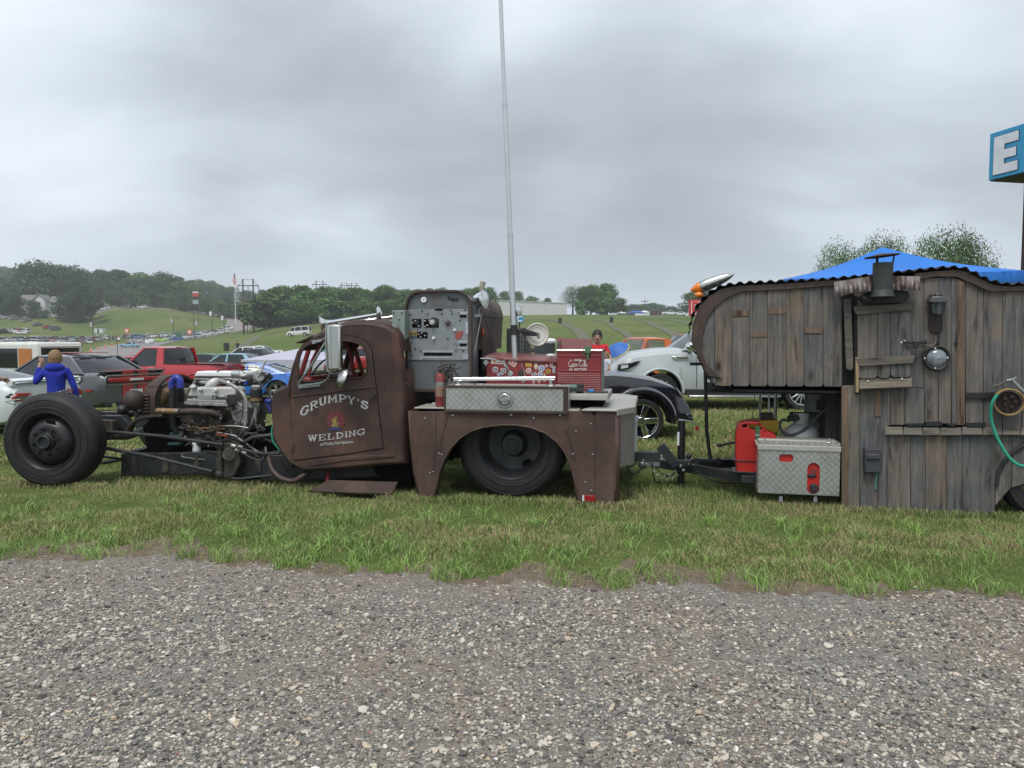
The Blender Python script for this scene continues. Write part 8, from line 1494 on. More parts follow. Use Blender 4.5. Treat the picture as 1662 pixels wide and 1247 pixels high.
# small box, tethered hook, hinge plates
b = MB(); b.prism(KP([(1403, 728), (1431, 728), (1431, 767), (1403, 767)], -.06), -.08, .0); bx_ = b.build('grey_meter_box', mat('box_grey', (.045, .046, .055), .6, var=.15), camp, bevel=.008); b = MB(); b.prism(KP([(1406, 737), (1428, 737), (1428, 746), (1406, 746)], -.085), -.10, -.08).build('lid_ridge', bx_.data.materials[0], bx_, bevel=.01); tubep_('box_cord', [(1424, 767, -.06), (1422, 780, -.06), (1421, 795, -.06)], .003, M_green); b = MB(); b.ball(K3(1421, 797, -.06), .012, 8).ball(K3(1417, 770, -.06), .010, 8, (1, 1, 2)); b.build('cord_end', M_blackm, camp)
b = MB()
for (x0, x1, y0, y1) in ((1472, 1500, 687, 692), (1502, 1529, 684, 692), (1538, 1552, 688, 692), (1569, 1600, 686, 693), (1567, 1618, 637, 647)): b.prism(KP([(x0, y0), (x1, y0), (x1, y1), (x0, y1)], -.012), -.016, -.0)
each(b, 'iron_strap', M_black, camp, bevel=.002)
# wheel under the wooden arch, black arch trim
c = K3(1663, 822, .04); cxw = K.P(1697, 822, .04)[0]; b = MB(); A = np.linspace(-.1, PI+.05, 24); b.tube([(cxw+.40*math.cos(a), -.01, .30+.40*math.sin(a)) for a in A], .018, 8).build('arch_trim', M_blackm, camp)
b = MB(); b.lathe([(.20, .0), (.30, -.01), (.335, .03), (.335, .17), (.30, .2), (.20, .2)], (cxw, .03, .335), (0, 1, 0), 40); wt_ = b.build('trailer_wheel', M_rubber, camp); b = MB(); b.lathe([(.205, -.006), (.19, .01), (.15, .05), (.10, .045), (.08, .0), (.001, -.005)], (cxw, .03, .335), (0, 1, 0), 36).build('rim', M_chrome, wt_)
b = MB(); b.lathe([(.20, .0), (.30, -.01), (.335, .03), (.335, .17), (.30, .2), (.20, .2)], (cxw, 1.6, .335), (0, 1, 0), 28).build('trailer_wheel', M_rubber, camp)
# gas-pipe hose reel and green hose
c = K3(1635, 652, -.05); b = MB(); b.lathe([(.001, .02), (.085, .02), (.09, .05)], c, (-.15, -1, 0), 28); hr = b.build('hose_hanger', M_rustd, camp); b = MB()
for k in range(4): b.lathe([(.108+.007*math.cos(a), .02+.018*k+.007*math.sin(a)) for a in np.linspace(0, 2*PI, 9)[:-1]], c, (-.15, -1, 0), 36, closed=True)
b.build('coiled_hose', mat('old_yellow_hose', (.26, .16, .06), .6, var=.3, vs=20), hr); b = MB()
for k in range(5): a = k*1.26; b.ball(c+Vector((.045*math.cos(a), -.05, .045*math.sin(a))), .020, 7)
b.build('brass_nozzle', M_rustd, hr)
tubep_('garden_hose', [(1619, 640, -.14), (1610, 655, -.13), (1608, 675, -.10), (1614, 700, -.09), (1627, 727, -.09), (1643, 748, -.09), (1662, 757, -.09), (1690, 752, -.08), (1720, 742, -.08)], .014, M_green, n=10, sm=6); tubep_('clamp_lever', [(1634, 618, -.08), (1644, 616, -.09), (1650, 613, -.1)], .012, M_galv); tubep_('clamp_lever', [(1642, 616, -.1), (1655, 630, -.1), (1672, 645, -.1)], .014, M_galv); tubep_('branch_stick', [(1612, 628, -.05), (1640, 617, -.05)], .009, M_barnh)
# belly frame, tongue, jack
b = MB(); y_, z_ = K.P(1230, 775, .9); za = K3(1220, 757, .9).z; zb_ = K3(1220, 776, .9).z
def beam(p, q_, h, th=.07):
    p, q_ = Vector(p), Vector(q_); d = (q_-p); s = Vector((-d.y, d.x, 0)).normalized()*th/2; h_ = Vector((0, 0, h/2)); b.add([p-s-h_, p+s-h_, p+s+h_, p-s+h_, q_-s-h_, q_+s-h_, q_+s+h_, q_-s+h_], [(0, 3, 2, 1), (4, 5, 6, 7), (0, 1, 5, 4), (1, 2, 6, 5), (2, 3, 7, 6), (3, 0, 4, 7)])
tip = K3(1068, 752, .9); e1 = K3(1240, 770, .35); e2 = K3(1260, 768, 1.45); e1.z = tip.z-.04; e2.z = tip.z-.04; beam(tip, e1, .09); beam(tip, e2, .09); e1b = Vector((K.P(1400, 700, 0)[0], .35, e1.z)); beam(e1, e1b, .09); beam(e2, Vector((e1b.x, 1.5, e1.z)), .09); beam((e1.x-.2, .35, e1.z+.06), (e1.x-.2, 1.5, e1.z+.06), .05); beam((e1.x-.22, .2, e1.z+.03), (e1b.x, .2, e1.z+.03), .07, .04)
b.build('tongue_frame', M_chass, camp, bevel=.004); b = MB(); b.cbox(tip+Vector((-.05, 0, .01)), (.20, .10, .09)).ball(tip+Vector((-.16, 0, -.02)), .05, 12).cbox(tip+Vector((.02, 0, .07)), (.14, .04, .02), Matrix.Rotation(-.25, 3, 'Y')); b.build('coupler', M_galv, camp, bevel=.01)
j0 = K3(1105, 790, .9); jt = K3(1102, 684, .9); b = MB(); b.cyl((j0.x, .82, max(.02, jt.z-.86)), (j0.x, .82, jt.z), .038, 18).cyl((j0.x, .82, jt.z), (j0.x, .82, jt.z+.015), .044, 18).cyl((j0.x, .82, .0), (j0.x, .82, .05), .028, 12); jk = b.build('tongue_jack', M_black, camp); b = MB(); p = Vector((j0.x, .80, jt.z+.02)); b.tube(spline([p-Vector((.03, 0, -.01)), p+Vector((.04, 0, .0)), p+Vector((.10, 0, -.01)), p+Vector((.16, 0, -.05))], 4), .008, 8); b.build('crank', M_galv, jk); MB().lathe([(.014, 0), (.02, .02), (.014, .045), (.001, .045)], p+Vector((.155, 0, -.055)), (0, 0, -1), 10).build('crank_knob', M_redp, jk); b = MB(); b.prism([(j0.x-.043, jt.z-.10), (j0.x-.02, jt.z-.10), (j0.x-.02, jt.z-.24), (j0.x-.043, jt.z-.24)], .778, .785).build('jack_label', M_white, jk)
for pts in ([(1062, 757, .8), (1075, 770, .8), (1090, 772, .75), (1102, 757, .7), (1115, 750, .6)], [(1130, 765, .6), (1160, 782, .6), (1200, 785, .6), (1240, 780, .5)], [(1058, 752, .8), (1062, 778, .85), (1072, 783, .9)]): tubep_('wire_loop', pts, .007, M_hose, sm=5)
# stand post with a caster foot
g = K3(1146, 750, .75); b = MB(); b.tube([(K3(1144, 570, .75).x, .75, K3(1144, 570, .75).z), (K3(1147, 700, .75).x, .75, K3(1147, 700, .75).z), (K3(1153, 745, .75).x, .75, K3(1153, 745, .75).z)], .019, 12).cbox(K3(1136, 591, .75), (.20, .03, .03)); b.cbox(K3(1148, 747, .75), (.22, .06, .035)).cbox(K3(1143, 664, .75), (.05, .04, .03)); st = b.build('prop_stand', M_black, camp, bevel=.004); b = MB()
for q in (1130, 1166): c = K3(q, 748, .70); b.cyl(c-Vector((0, .02, 0)), c+Vector((0, .02, 0)), .030, 14)
b.build('caster', M_blackm, st)
# tread-plate battery box
b = MB(); p, q_ = K3(1232, 716, -.03), K3(1362, 805, -.03); plate_hole(b, [(p.x, q_.z), (q_.x, q_.z), (q_.x, p.z), (p.x, p.z)], [rrect(*K.P(1264.5, 749.5, -.03), *K.P(1287.5, 738, -.03), .026, 6), rrect(*K.P(1309.5, 802, -.03), *K.P(1331, 751.5, -.03), .055, 8)], -.03, -.022); ft = MB(); ft.box((p.x+.005, .12, q_.z), (q_.x-.005, .34, p.z)); bb_ = ft.build('tread_box', M_ribbed, camp, bevel=.004); b.build('tread_box_front', M_diam, bb_, smooth=False)
b = MB(); b.box((p.x, -.022, q_.z-.004), (p.x+.004, .34, p.z)).box((p.x, -.022, q_.z-.006), (q_.x, .34, q_.z-.001)).box((q_.x-.004, -.022, q_.z), (q_.x, .34, p.z)).build('box_shell', M_ribbed, bb_); P = [K3(1230, 730, -.045), K3(1360, 728, -.045), K3(1360, 722, -.045), K3(1225, 722, -.045)]; b = MB(); b.box((p.x-.012, -.042, P[0].z), (q_.x+.006, -.031, P[3].z)).add([(p.x-.025, -.042, P[3].z), (q_.x+.008, -.042, P[3].z), (q_.x+.008, .34, P[3].z+.02), (p.x-.02, .34, P[3].z+.02), (p.x-.025, -.042, P[3].z-.006), (q_.x+.008, -.042, P[3].z-.006), (q_.x+.008, .34, P[3].z+.012), (p.x-.02, .34, P[3].z+.012)], [(0, 1, 2, 3), (7, 6, 5, 4), (0, 4, 5, 1), (1, 5, 6, 2), (2, 6, 7, 3), (3, 7, 4, 0)]); b.build('box_lid', M_ribbed, bb_, bevel=.003)
b = MB()
for q in (1241.5, 1346): c = K3(q, 719, .0); b.cyl(c-Vector((0, 0, .02)), c+Vector((0, 0, .04)), .010, 8).cbox(c, (.05, .03, .012))
b.build('lid_latch', M_stain, bb_, bevel=.002); b = MB()
for q in (1267, 1323): c = K3(q, 810, .0); b.cbox(c, (.03, .03, .05))
each(b, 'box_foot', M_galv, bb_); tn = thing('red_fuel_can_in_box', 'red moulded can showing through the two cut-outs of the tread plate box', 'fuel can', (p.x+.4, .05, q_.z+.01), K); b = MB(); b.box((p.x+.12, -.012, q_.z+.02), (q_.x-.10, .09, p.z-.05)); b.build('can', M_redp, tn, bevel=.02); c = K3(1321, 792, -.016); MB().lathe([(.001, .012), (.03, .012), (.038, .004), (.04, 0)], c, (0, -1, 0), 22).build('cap', M_blackm, tn); b = MB(); b.ball(K3(1318, 772.5, -.016), .04, 12, (1, .3, .5)).build('grip', M_blackm, tn)
b = MB(); b.prism(rrect(*K.P(1315, 768, -.013), *K.P(1326, 761, -.013), .01, 3), -.016, -.010).prism(rrect(*K.P(1312, 800, -.013), *K.P(1329, 796, -.013), .01, 3), -.016, -.010).build('mould_line', M_redox, tn)
# jerry can, yellow case, gas bottle, frame with holes, smoke
tx = thing('jerry_can', 'upright red plastic jerry can strapped to the trailer tongue', 'fuel can', tuple(K3(1220, 760, .25)), K); JO = [(1196, 768), (1194, 745), (1195, 700), (1199, 688), (1210, 684), (1232, 685), (1240, 695), (1250, 702), (1259, 706), (1261, 716), (1261, 768)]; b = MB(); plate_hole(b, KP(JO, .22), [KP([(1215, 690), (1233, 690), (1238, 697), (1228, 699), (1218, 697)], .22)], .22, .42); b.build('can', M_redp, tx, bevel=.018, seg=3); b = MB(); b.box(tuple(K3(1226, 714, .215)), tuple(K3(1233, 693, .214)+Vector((0, .004, 0)))); b.build('strap', mat('strap_green', (.03, .12, .05), .8), tx); MB().box(tuple(K3(1226, 708, .21)), tuple(K3(1234, 705, .2))).build('buckle', M_stain, tx); b = MB(); b.box(tuple(K3(1190, 747, .205)), tuple(K3(1236, 743, .46))).box(tuple(K3(1190, 768, .205)), tuple(K3(1236, 760, .46))).build('can_carrier', M_black, camp, bevel=.004)
MB().tube([K3(1165, 724, .5), K3(1178, 721, .5), K3(1194, 718, .5)], .012, 8).ball(K3(1168, 723, .5), .025, 8, (1.4, 1, .8)).build('hitch_lever', M_black, camp)
ty_ = thing('yellow_case', 'yellow case lying behind the red jerry can', 'case', tuple(K3(1235, 705, .6)), K); b = MB(); b.prism(KP([(1214, 684), (1262, 682), (1268, 690), (1262, 704), (1216, 704)], .55), .55, .85); b.build('body', M_yel, ty_, bevel=.015); MB().prism(KP([(1235, 672), (1255, 671), (1256, 681), (1235, 682)], .62), .62, .78).build('brown_block', M_rustd, ty_, bevel=.006); b = MB()
for q, m_ in ((1234, M_galv), (1248, M_white)): MB().cyl(K3(q, 690, .7), K3(q, 632, .7), .009, 8).build('hanging_rod', m_, camp)
tubep_('hanging_cord', [(1225, 640, .6), (1223, 660, .6), (1221, 682, .6)], .004, M_hose)
c = K3(1300, 715, .5); gb = thing('propane_tank', 'pale grey propane tank with black hose behind the tread plate box', 'gas bottle', (c.x, .5, K3(1300, 760, .5).z), K); zt9 = K3(1300, 687, .5).z; b = MB(); b.lathe([(.001, zt9-.42), (.14, zt9-.42), (.165, zt9-.36), (.165, zt9-.12), (.15, zt9-.06), (.11, zt9-.02), (.05, zt9), (.001, zt9)], (c.x, c.y, 0), (0, 0, 1), 32); b.build('tank', mat('tank_grey', (.36, .38, .38), .45, var=.12), gb); b = MB(); b.lathe([(.075, zt9-.02), (.078, zt9+.10), (.07, zt9+.10), (.07, zt9-.02)], (c.x, c.y+.02, 0), (0, 0, 1), 20).build('collar', mat('collar_grey', (.3, .31, .3), .5), gb); b = MB(); b.cyl((c.x-.13, c.y-.06, zt9+.05), (c.x-.03, c.y-.03, zt9+.05), .028, 10).cbox((c.x-.07, c.y-.04, zt9+.06), (.06, .05, .06)); b.build('valve', M_blackm, gb); tubep_('gas_hose', [(1282, 684, .42), (1270, 682, .40), (1266, 692, .38), (1272, 703, .36), (1285, 706, .35), (1305, 698, .34), (1325, 678, .33), (1345, 660, .34), (1365, 644, .36)], .012, M_hose, par=gb, n=8, sm=5)
b = MB(); plate_hole(b, KP([(1312, 640), (1352, 640), (1352, 697), (1312, 697)], .62), [KP([(1325, 649), (1339, 649), (1339, 665), (1325, 665)], .62), KP([(1325, 677), (1339, 677), (1339, 688), (1325, 688)], .62)], .62, .72); b.build('grey_vent_frame', mat('vent_grey', (.20, .21, .21), .7, var=.15), camp, bevel=.003); b = MB(); b.box(tuple(K3(1283, 676, .5)), tuple(K3(1365, 670, .6))).box((K.P(1344, 650, .2)[0], .3, .25), (K.P(1366, 650, .2)[0]+.02, 1.7, 1.1)).box(tuple(K3(1190, 636, .05)), tuple(K3(1366, 629, .6))).box(tuple(K3(1150, 632, .6)), tuple(K3(1366, 628, 1.9))); b.build('under_beam', M_blackm, camp, bevel=.003)
# marker-lamp torpedo on the roof edge
ml = thing('torpedo_lamp', 'chrome torpedo marker lamp with amber nose on the camper roof edge', 'lamp', tuple(K3(1150, 480, .25)), K); a, c = K3(1137, 466, .25), K3(1192, 445, .25); d = c-a; b = MB(); b.tube([a+d*t_ for t_ in (0, .06, .25, .5, .7, .85, .95, 1)], [.052, .056, .056, .052, .042, .028, .014, .003], 24); b.build('chrome_shell', M_stain, ml); MB().tube([a+d*t_ for t_ in (-.30, -.26, -.16, -.08, -.02, .0)], [.006, .022, .034, .050, .050, .046], 16).build('amber_lens', M_ambl, ml); b = MB(); b.ball(K3(1134, 479, .22), .038, 12, (1.1, 1, .8)).build('amber_lamp', M_ambl, ml); MB().tube([K3(1142, 472, .25), K3(1150, 480, .25)], .018, 8).build('lamp_stalk', M_galv, ml)
# ------------------------------------------------------------------ blue canopy behind, tall E sign
bc = K.P3(1480, 500, 3.6); t = thing('blue_canopy', 'large bright blue canopy tent rising behind the plank camper', 'canopy', (bc.x, bc.y, 0), K); pk = K3(1432, 402, 3.6); eL = K3(1262, 456, 2.1); eR = K3(1664, 438, 2.1); zE = (eL.z+K3(1262, 456, 2.1).z)/2
M_bc = mat('canopy_blue', (.012, .16, .56), .6, var=.12, vs=1.2, bump=1.0, bs=2.2, stretch=(1, 1, .3)); V = [(eL.x, 2.05, zE), (eR.x, 2.05, K3(1664, 440, 2.05).z), (eR.x+.1, 5.2, zE), (eL.x+.1, 5.2, zE), (pk.x, 3.6, pk.z)]; b = MB(); N = 8
def sag(p, q_, k): P = [Vector(p).lerp(Vector(q_), i/N) for i in range(N+1)]; return [v-Vector((0, 0, k*math.sin(PI*i/N))) for i, v in enumerate(P)]
for i in range(4):
    A_, B_ = Vector(V[i]), Vector(V[(i+1) % 4]); rows = []
    for j in range(N+1): t_ = j/N; l, r = A_.lerp(Vector(V[4]), t_), B_.lerp(Vector(V[4]), t_); k = .10*math.sin(PI*t_)*.8; rows.append([l.lerp(r, q/6)-Vector((0, 0, k*math.sin(PI*q/6)*.6+.05*math.sin(PI*t_))) for q in range(7)])
    b.loft(rows, closed=False)
for i in range(4): A_, B_ = Vector(V[i]), Vector(V[(i+1) % 4]); b.add([A_, B_, B_-Vector((0, 0, .22)), A_-Vector((0, 0, .22))], [(0, 1, 2, 3)])
b.build('canopy_top', M_bc, t, solid=.01); b = MB(); b.tube([Vector(V[0])-Vector((0, .01, .2)), Vector(V[1])-Vector((0, .01, .2))], .014, 6).build('canopy_hem', M_white, t)
for v in V[:4]: MB().cyl((v[0], v[1], 0), (v[0], v[1], v[2]-.02), .02, 8).build('leg', M_alu, t)
fr = Frame(at(1606, 300, 13.9).to_2d().to_3d(), R_(-77)); t = thing('letter_sign', 'tall post with a blue box sign lettered E at the right edge', 'sign', (.12, .2, 0), fr); z1_, z0_ = fr.P3(1606, 219, 0).z, fr.P3(1606, 293, 0).z; xL = fr.P3(1606, 250, 0).x; b = MB(); b.box((xL, 0, z0_), (xL+.72, .9, z1_+.01)); b.build('box', mat('sky_blue_board', (.028, .28, .50), .5, var=.05), t, bevel=.004)
b = MB(); b.box((xL+.25, .50, -.2), (xL+.50, .78, z0_)).build('post', mat('brown_post', (.05, .032, .028), .9, var=.3, vs=6, bump=.4), t, bevel=.01); b = MB(); b.box((xL+.02, .02, z0_-.02), (xL+.70, .88, z0_-.001)).build('underside', M_rustd, t); H_ = z1_-z0_; x_, z_ = xL+.10, z0_+.07
def E(o): return [(x_-o, z_-o), (x_+.50+o, z_-o), (x_+.50+o, z_+.16+o), (x_+.22+o, z_+.16+o), (x_+.22+o, z_+.25-o), (x_+.46+o, z_+.25-o), (x_+.46+o, z_+.40+o), (x_+.22+o, z_+.40+o), (x_+.22+o, z_+.50-o), (x_+.50+o, z_+.50-o), (x_+.50+o, z_+.66+o), (x_-o, z_+.66+o)]
MB().prism(E(.010), -.008, .0).build('letter_outline', M_navy, t, smooth=False); MB().prism(E(0), -.013, -.0085).build('letter', M_offw, t, smooth=False)
b = MB(); b.box((xL+.722, .1, z0_+.1), (xL+.726, .8, z1_-.1)).build('side_face', M_signblue, t)
# ------------------------------------------------------------------ gravel lane with real stones, its dirt edge, grass blades
EDGE = sorted([(g.x, g.y) for g in (gnd(x, y) for x, y in ((-500, 905), (-200, 912), (0, 916), (150, 908), (300, 906), (390, 922), (480, 930), (600, 936), (700, 938), (760, 952), (860, 950), (950, 958), (1060, 955), (1150, 952), (1240, 966), (1330, 972), (1420, 972), (1530, 968), (1662, 978), (2100, 985)))]); EX = [p[0] for p in EDGE]; EY = [p[1] for p in EDGE]
def edge_y(x): return np.interp(x, EX, EY)+.05*np.sin(x*7.1+1)+.035*np.sin(x*17.3)+.025*np.sin(x*41)+.02*np.sin(x*67+2*np.sin(x*9))+.012*np.sin(x*131)
def gravel_mat():
    m, nt, b, L = new_mat('gravel_bed'); tc = nt.nodes.new('ShaderNodeTexCoord'); src = tc.outputs['Object']; last = None
    def vor(sc, rnd): v = nd(nt, 'ShaderNodeTexVoronoi', Scale=sc, Randomness=rnd); L.new(src, v.inputs['Vector']); return v
    n0 = nd(nt, 'ShaderNodeTexNoise', Scale=.9, Detail=6.0, Roughness=.6); L.new(src, n0.inputs['Vector']); r0 = ramp(nt, [(.35, (.205, .155, .115)), (.5, (.185, .160, .133)), (.62, (.175, .163, .146))]); L.new(n0.outputs[0], r0.inputs[0]); col = r0.outputs[0]; hsum = None
    for sc, amt in ((70, .8), (34, .75)):
        v = vor(sc, 1); sp_ = nt.nodes.new('ShaderNodeSeparateColor'); L.new(v.outputs['Color'], sp_.inputs[0]); rc = ramp(nt, [(0, (.07, .066, .062)), (.3, (.14, .132, .12)), (.55, (.215, .198, .172)), (.8, (.32, .30, .26)), (1, (.52, .50, .46))]); L.new(sp_.outputs[0], rc.inputs[0])
        rd = ramp(nt, [(.30, (1, 1, 1)), (.48, (0, 0, 0))]); L.new(v.outputs['Distance'], rd.inputs[0]); mu = nd(nt, 'ShaderNodeMath', operation='MULTIPLY'); L.new(rd.outputs[0], mu.inputs[0]); mk = nd(nt, 'ShaderNodeMath', operation='GREATER_THAN'); L.new(sp_.outputs[1], mk.inputs[0]); mk.inputs[1].default_value = 1-amt; L.new(mk.outputs[0], mu.inputs[1])
        mx = nd(nt, 'ShaderNodeMix', data_type='RGBA'); L.new(mu.outputs[0], mx.inputs[0]); L.new(col, mx.inputs[6]); L.new(rc.outputs[0], mx.inputs[7]); col = mx.outputs[2]
        if hsum is None: hsum = mu.outputs[0]
        else: a = nd(nt, 'ShaderNodeMath', operation='ADD'); L.new(hsum, a.inputs[0]); L.new(mu.outputs[0], a.inputs[1]); hsum = a.outputs[0]
    L.new(col, b.inputs['Base Color']); b.inputs['Roughness'].default_value = .92; bp = nd(nt, 'ShaderNodeBump', Strength=.8, Distance=.006); L.new(hsum, bp.inputs['Height']); L.new(bp.outputs[0], b.inputs['Normal']); return m
NX = 1700; xs = np.linspace(-16, 16, NX); rows = np.linspace(0, 1, 60); V = []; 
for t_ in rows:
    y = -14+(edge_y(xs)+.02+14)*t_; V.append(np.stack([xs, y, np.full_like(xs, .006)], -1))
V = np.concatenate(V); idx = np.arange(NX*60).reshape(60, NX); Fc = np.stack([idx[:-1, :-1], idx[:-1, 1:], idx[1:, 1:], idx[1:, :-1]], -1).reshape(-1, 4); tag(link('gravel_road', mesh_np('gravel_road', V, Fc, gravel_mat(), 4, True)), kind='structure')
M_dirt = mat('bare_dirt', (.135, .098, .070), .95, var=.25, vs=14, bump=.6, bs=60, dirt=(.19, .155, .12), dirt_amt=.5, dirt_s=9)
V = []; 
for k in range(9):
    t_ = k/8; V.append(np.stack([xs, edge_y(xs)-.3+(.62+.16*np.sin(xs*1.7)+.10*np.sin(xs*9))*t_, np.full_like(xs, .0035)], -1))
V = np.concatenate(V); idx = np.arange(NX*9).reshape(9, NX); Fc = np.stack([idx[:-1, :-1], idx[:-1, 1:], idx[1:, 1:], idx[1:, :-1]], -1).reshape(-1, 4); tag(link('dirt_edge', mesh_np('dirt_edge', V, Fc, M_dirt, 4, True)), kind='structure')
def stone_mat():
    m, nt, b, L = new_mat('stones'); g = nt.nodes.new('ShaderNodeNewGeometry'); r = ramp(nt, [(0, (.055, .052, .05)), (.22, (.145, .137, .125)), (.42, (.235, .218, .192)), (.60, (.325, .30, .25)), (.76, (.46, .415, .335)), (.90, (.52, .48, .41)), (.955, (.42, .31, .20)), (.98, (.72, .70, .65)), (1, (.22, .11, .08))]); L.new(g.outputs['Random Per Island'], r.inputs[0])
    tc = nt.nodes.new('ShaderNodeTexCoord'); n = nd(nt, 'ShaderNodeTexNoise', Scale=160.0, Detail=4.0); L.new(tc.outputs['Object'], n.inputs['Vector']); r2 = ramp(nt, [(.3, (.78, .78, .78)), (.7, (1.2, 1.2, 1.2))]); L.new(n.outputs[0], r2.inputs[0]); mx = nd(nt, 'ShaderNodeMix', data_type='RGBA', blend_type='MULTIPLY'); mx.inputs[0].default_value = 1; L.new(r.outputs[0], mx.inputs[6]); L.new(r2.outputs[0], mx.inputs[7]); L.new(mx.outputs[2], b.inputs['Base Color']); b.inputs['Roughness'].default_value = .8; return m
def stones(n):
    r = np.random.default_rng(5); bm = bmesh.new(); bmesh.ops.create_icosphere(bm, subdivisions=1, radius=1.0); v0 = np.array([v.co[:] for v in bm.verts]); f0 = np.array([[v.index for v in f.verts] for f in bm.faces]); bm.free()
    Y = 1.9+(6.6-1.9)*r.random(n)**1.15; X = (r.random(n)*2-1)*(Y*.72+.5); ey = edge_y(X); d = ey-Y; keep = (d > -.35) & ((d > .5) | (r.random(n) < np.clip(.10+d*1.1+.25*np.sin(X*3.1), .03, 1))); dens = .5+.5*np.sin(X*.9+1.1)*np.sin(Y*1.3+.4)+.35*np.sin(X*2.3+Y*1.9); keep &= r.random(n) < np.clip(.62+.35*dens, .25, 1)*(1-.62*np.exp(-((Y-3.55-.12*np.sin(X*.7))/.17)**2)-.55*np.exp(-((Y-4.75-.1*np.sin(X*.6+1))/.15)**2))
    X, Y = X[keep], Y[keep]; n = len(X); s = .0034+.0074*r.random(n)**2+.013*(r.random(n) < .045)*r.random(n); a = r.random(n)*2*PI; sc = np.stack([s*(.8+.6*r.random(n)), s*(.7+.5*r.random(n)), s*(.35+.4*r.random(n))], -1)
    P = v0[None]*(1+.22*r.normal(size=(n, len(v0), 1)).clip(-1.5, 1.5))*sc[:, None]; tl = (r.random(n)-.5)*.7; z = P[..., 2]*np.cos(tl)[:, None]+P[..., 0]*np.sin(tl)[:, None]; x0 = P[..., 0]*np.cos(tl)[:, None]-P[..., 2]*np.sin(tl)[:, None]
    x = x0*np.cos(a)[:, None]-P[..., 1]*np.sin(a)[:, None]; y = x0*np.sin(a)[:, None]+P[..., 1]*np.cos(a)[:, None]; V = np.stack([x+X[:, None], y+Y[:, None], z+.007+sc[:, 2:3]*.35], -1).reshape(-1, 3)
    Fc = (f0[None]+(np.arange(n)*len(v0))[:, None, None]).reshape(-1, 3); tag(link('gravel_stones', mesh_np('gravel_stones', V, Fc, stone_mat(), 3, False)), kind='stuff', label='loose grey and pale stones strewn over the gravel lane')
stones(135000)
def blade_mat():
    m, nt, b, L = new_mat('grass_blades'); g = nt.nodes.new('ShaderNodeNewGeometry'); tc = nt.nodes.new('ShaderNodeTexCoord'); n = nd(nt, 'ShaderNodeTexNoise', Scale=.8, Detail=4.0); L.new(tc.outputs['Object'], n.inputs['Vector']); ad = nd(nt, 'ShaderNodeMath', operation='MULTIPLY_ADD'); L.new(n.outputs[0], ad.inputs[0]); ad.inputs[1].default_value = 1.5; ad.inputs[2].default_value = -.55
    mx = nd(nt, 'ShaderNodeMath', operation='ADD'); hf = nd(nt, 'ShaderNodeMath', operation='MULTIPLY'); L.new(g.outputs['Random Per Island'], hf.inputs[0]); hf.inputs[1].default_value = .8; L.new(ad.outputs[0], mx.inputs[0]); L.new(hf.outputs[0], mx.inputs[1])
    r = ramp(nt, [(.10, (.095, .155, .045)), (.36, (.155, .22, .064)), (.60, (.225, .27, .09)), (.80, (.30, .275, .13)), (.94, (.38, .30, .18))]); L.new(mx.outputs[0], r.inputs[0]); L.new(r.outputs[0], b.inputs['Base Color']); b.inputs['Roughness'].default_value = .7; b.inputs['Specular IOR Level'].default_value = .25
    return m
M_blade = blade_mat()
M_tuft = mat('tuft_blades', (.20, .31, .075), .6, island=.35, var=.2, vs=2)
def blades(name, X, Y, Hh, Wd, label, seed, lean=.55, m=M_blade):
    r = np.random.default_rng(seed); n = len(X); Z = TH(X, Y); a = r.random(n)*2*PI; l = lean*(.3+r.random(n))*Hh; dx, dy = np.cos(a)*l, np.sin(a)*l; f = r.random(n)*PI; wx, wy = np.cos(f)*Wd, np.sin(f)*Wd*.6
    def pt(t, s, zf): return np.stack([X+dx*t*t+wx*s, Y+dy*t*t+wy*s, Z-.005+Hh*zf], -1)
    V = np.stack([pt(0, -1, 0), pt(0, 1, 0), pt(.55, .8, .6), pt(.55, -.8, .6), pt(1.05, 0, .93)], 1).reshape(-1, 3); i = np.arange(n)*5; Fc = np.concatenate([np.stack([i, i+1, i+2], -1), np.stack([i, i+2, i+3], -1), np.stack([i+3, i+2, i+4], -1)]); tag(link(name, mesh_np(name, V, Fc, m, 3, False)), kind='stuff', label=label)
def scatter(n, y0, y1, seed, spread=.74, pw=1.0):
    r = np.random.default_rng(seed); Y = y0+(y1-y0)*r.random(n)**pw; X = (r.random(n)*2-1)*(Y*spread+.6); d = Y-edge_y(X); pat = .5+.5*np.sin(X*1.9+Y*2.1)*np.sin(X*3.7-Y*1.3+2)
    keep = (d > -.02) & (r.random(n) < np.clip(.03+d*.6+.5*pat*(d > .1), 0, 1)*np.clip(1.15-.5*(np.sin(X*.8+Y*3)*np.sin(X*2.2-Y*1.7) > .45), 0, 1)); return X[keep], Y[keep], d[keep], pat[keep], r
X, Y, d, pat, r = scatter(330000, 4.3, 9.6, 31, pw=1.15); n = len(X); h = (.020+.05*r.random(n)**1.3)*(.6+.85*pat)*(.72+.5*(np.sin(X*5.3+Y*2)*np.sin(Y*7.1-X*1.3)))*(.75+.6*np.clip(d, 0, 1)*(d < 1.5)); blades('lawn_grass', X, Y, h*.88, .0016+.0022*r.random(n), 'short green and straw coloured grass between the gravel and the vehicles', 32, .8)
X, Y, d, pat, r = scatter(170000, 9.4, 24, 41, pw=1.3); n = len(X); blades('field_grass', X, Y, .035+.05*r.random(n), .005+.006*r.random(n), 'grass of the field behind the truck and camper', 42)
r = np.random.default_rng(77); TX, TY_ = [], []; N = 330
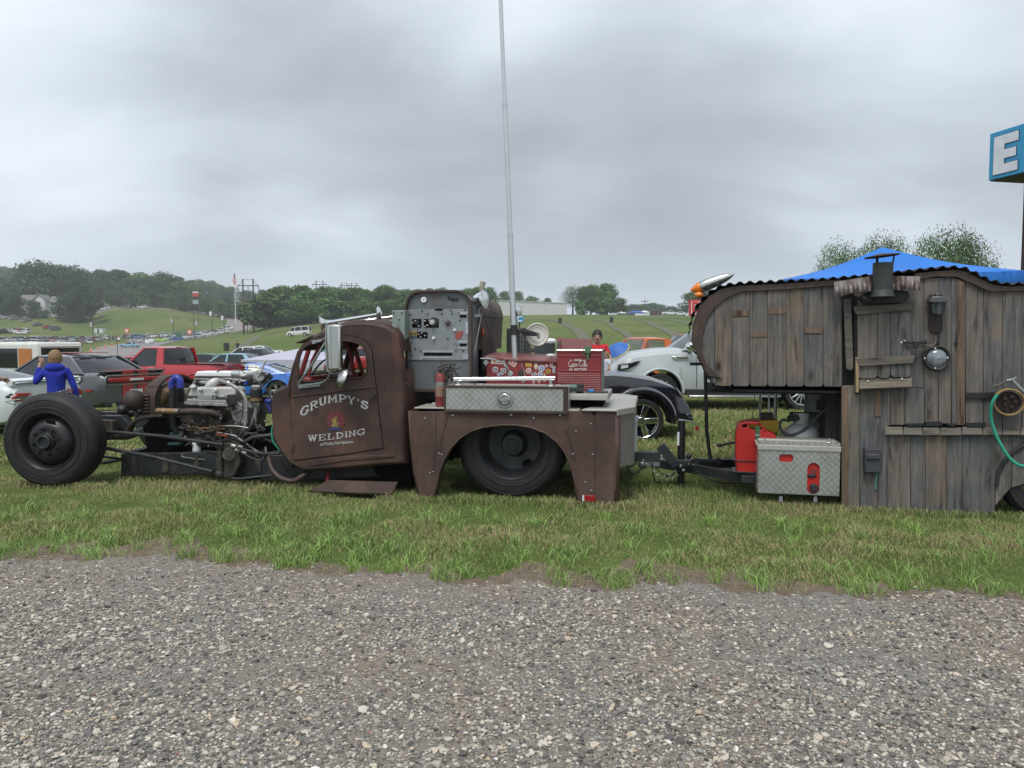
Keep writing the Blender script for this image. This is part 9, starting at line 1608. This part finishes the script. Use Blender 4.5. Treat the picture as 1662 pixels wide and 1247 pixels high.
cx = (r.random(N)*2-1)*6.3; cy = edge_y(cx)+.04+r.random(N)**1.7*1.9
for x, y in zip(cx, cy): k = r.integers(18, 60); q = r.normal(size=(k, 2))*.035*(.6+r.random()); TX.append(x+q[:, 0]); TY_.append(y+q[:, 1])
X = np.concatenate(TX); Y = np.concatenate(TY_); n = len(X); blades('grass_tufts', X, Y, (.05+.07*r.random(n)), .002+.002*r.random(n), 'taller bright tufts of grass along the gravel edge', 78, .9, M_tuft)
# longer grass standing round the tyres, skirts and tongue
TX, TY_ = [], []
def along(fr, x0, x1, w, n, sp=.05): q = r.random(n); p = fr.M.to_3x3(); xx = x0+(x1-x0)*q; ww = w+r.normal(size=n)*sp; c, s = math.cos(fr.yaw), math.sin(fr.yaw); TX.append(fr.o.x+c*xx-s*ww); TY_.append(fr.o.y+s*xx+c*ww)
along(T, fwx-.5, fwx+.6, -.03, 1500); along(T, fwx+.5, -1.7, .2, 3500, .2); along(T, -1.3, 1.2, -.03, 3500); along(T, -.6, .7, .1, 1200); along(T, 1.2, 3.0, .5, 2600, .4); along(K, -.8, 2.4, -.03, 4500); along(K, -2.2, .2, .5, 3000, .35)
X = np.concatenate(TX); Y = np.concatenate(TY_); n = len(X); blades('long_grass', X, Y, .035+.06*r.random(n), .0022+.002*r.random(n), 'longer grass growing up round the tyres and plank skirts', 79, .6)
# clover leaves and dry litter near the edge
# ------------------------------------------------------------------ mist
b = MB(); b.box((-2500, -70, -30), (2500, 960, 120)); hz_ = b.build('haze', bpy.data.materials.new('mist'), None, smooth=False); m = hz_.data.materials[0]; m.use_nodes = True; nt = m.node_tree; nt.nodes.clear(); o = nt.nodes.new('ShaderNodeOutputMaterial'); v = nt.nodes.new('ShaderNodeVolumePrincipled'); v.inputs['Color'].default_value = (.93, .96, 1, 1); v.inputs['Density'].default_value = .00045; v.inputs['Anisotropy'].default_value = .1; nt.links.new(v.outputs[0], o.inputs['Volume']); tag(hz_, kind='stuff', label='thin mist hanging in the damp air')
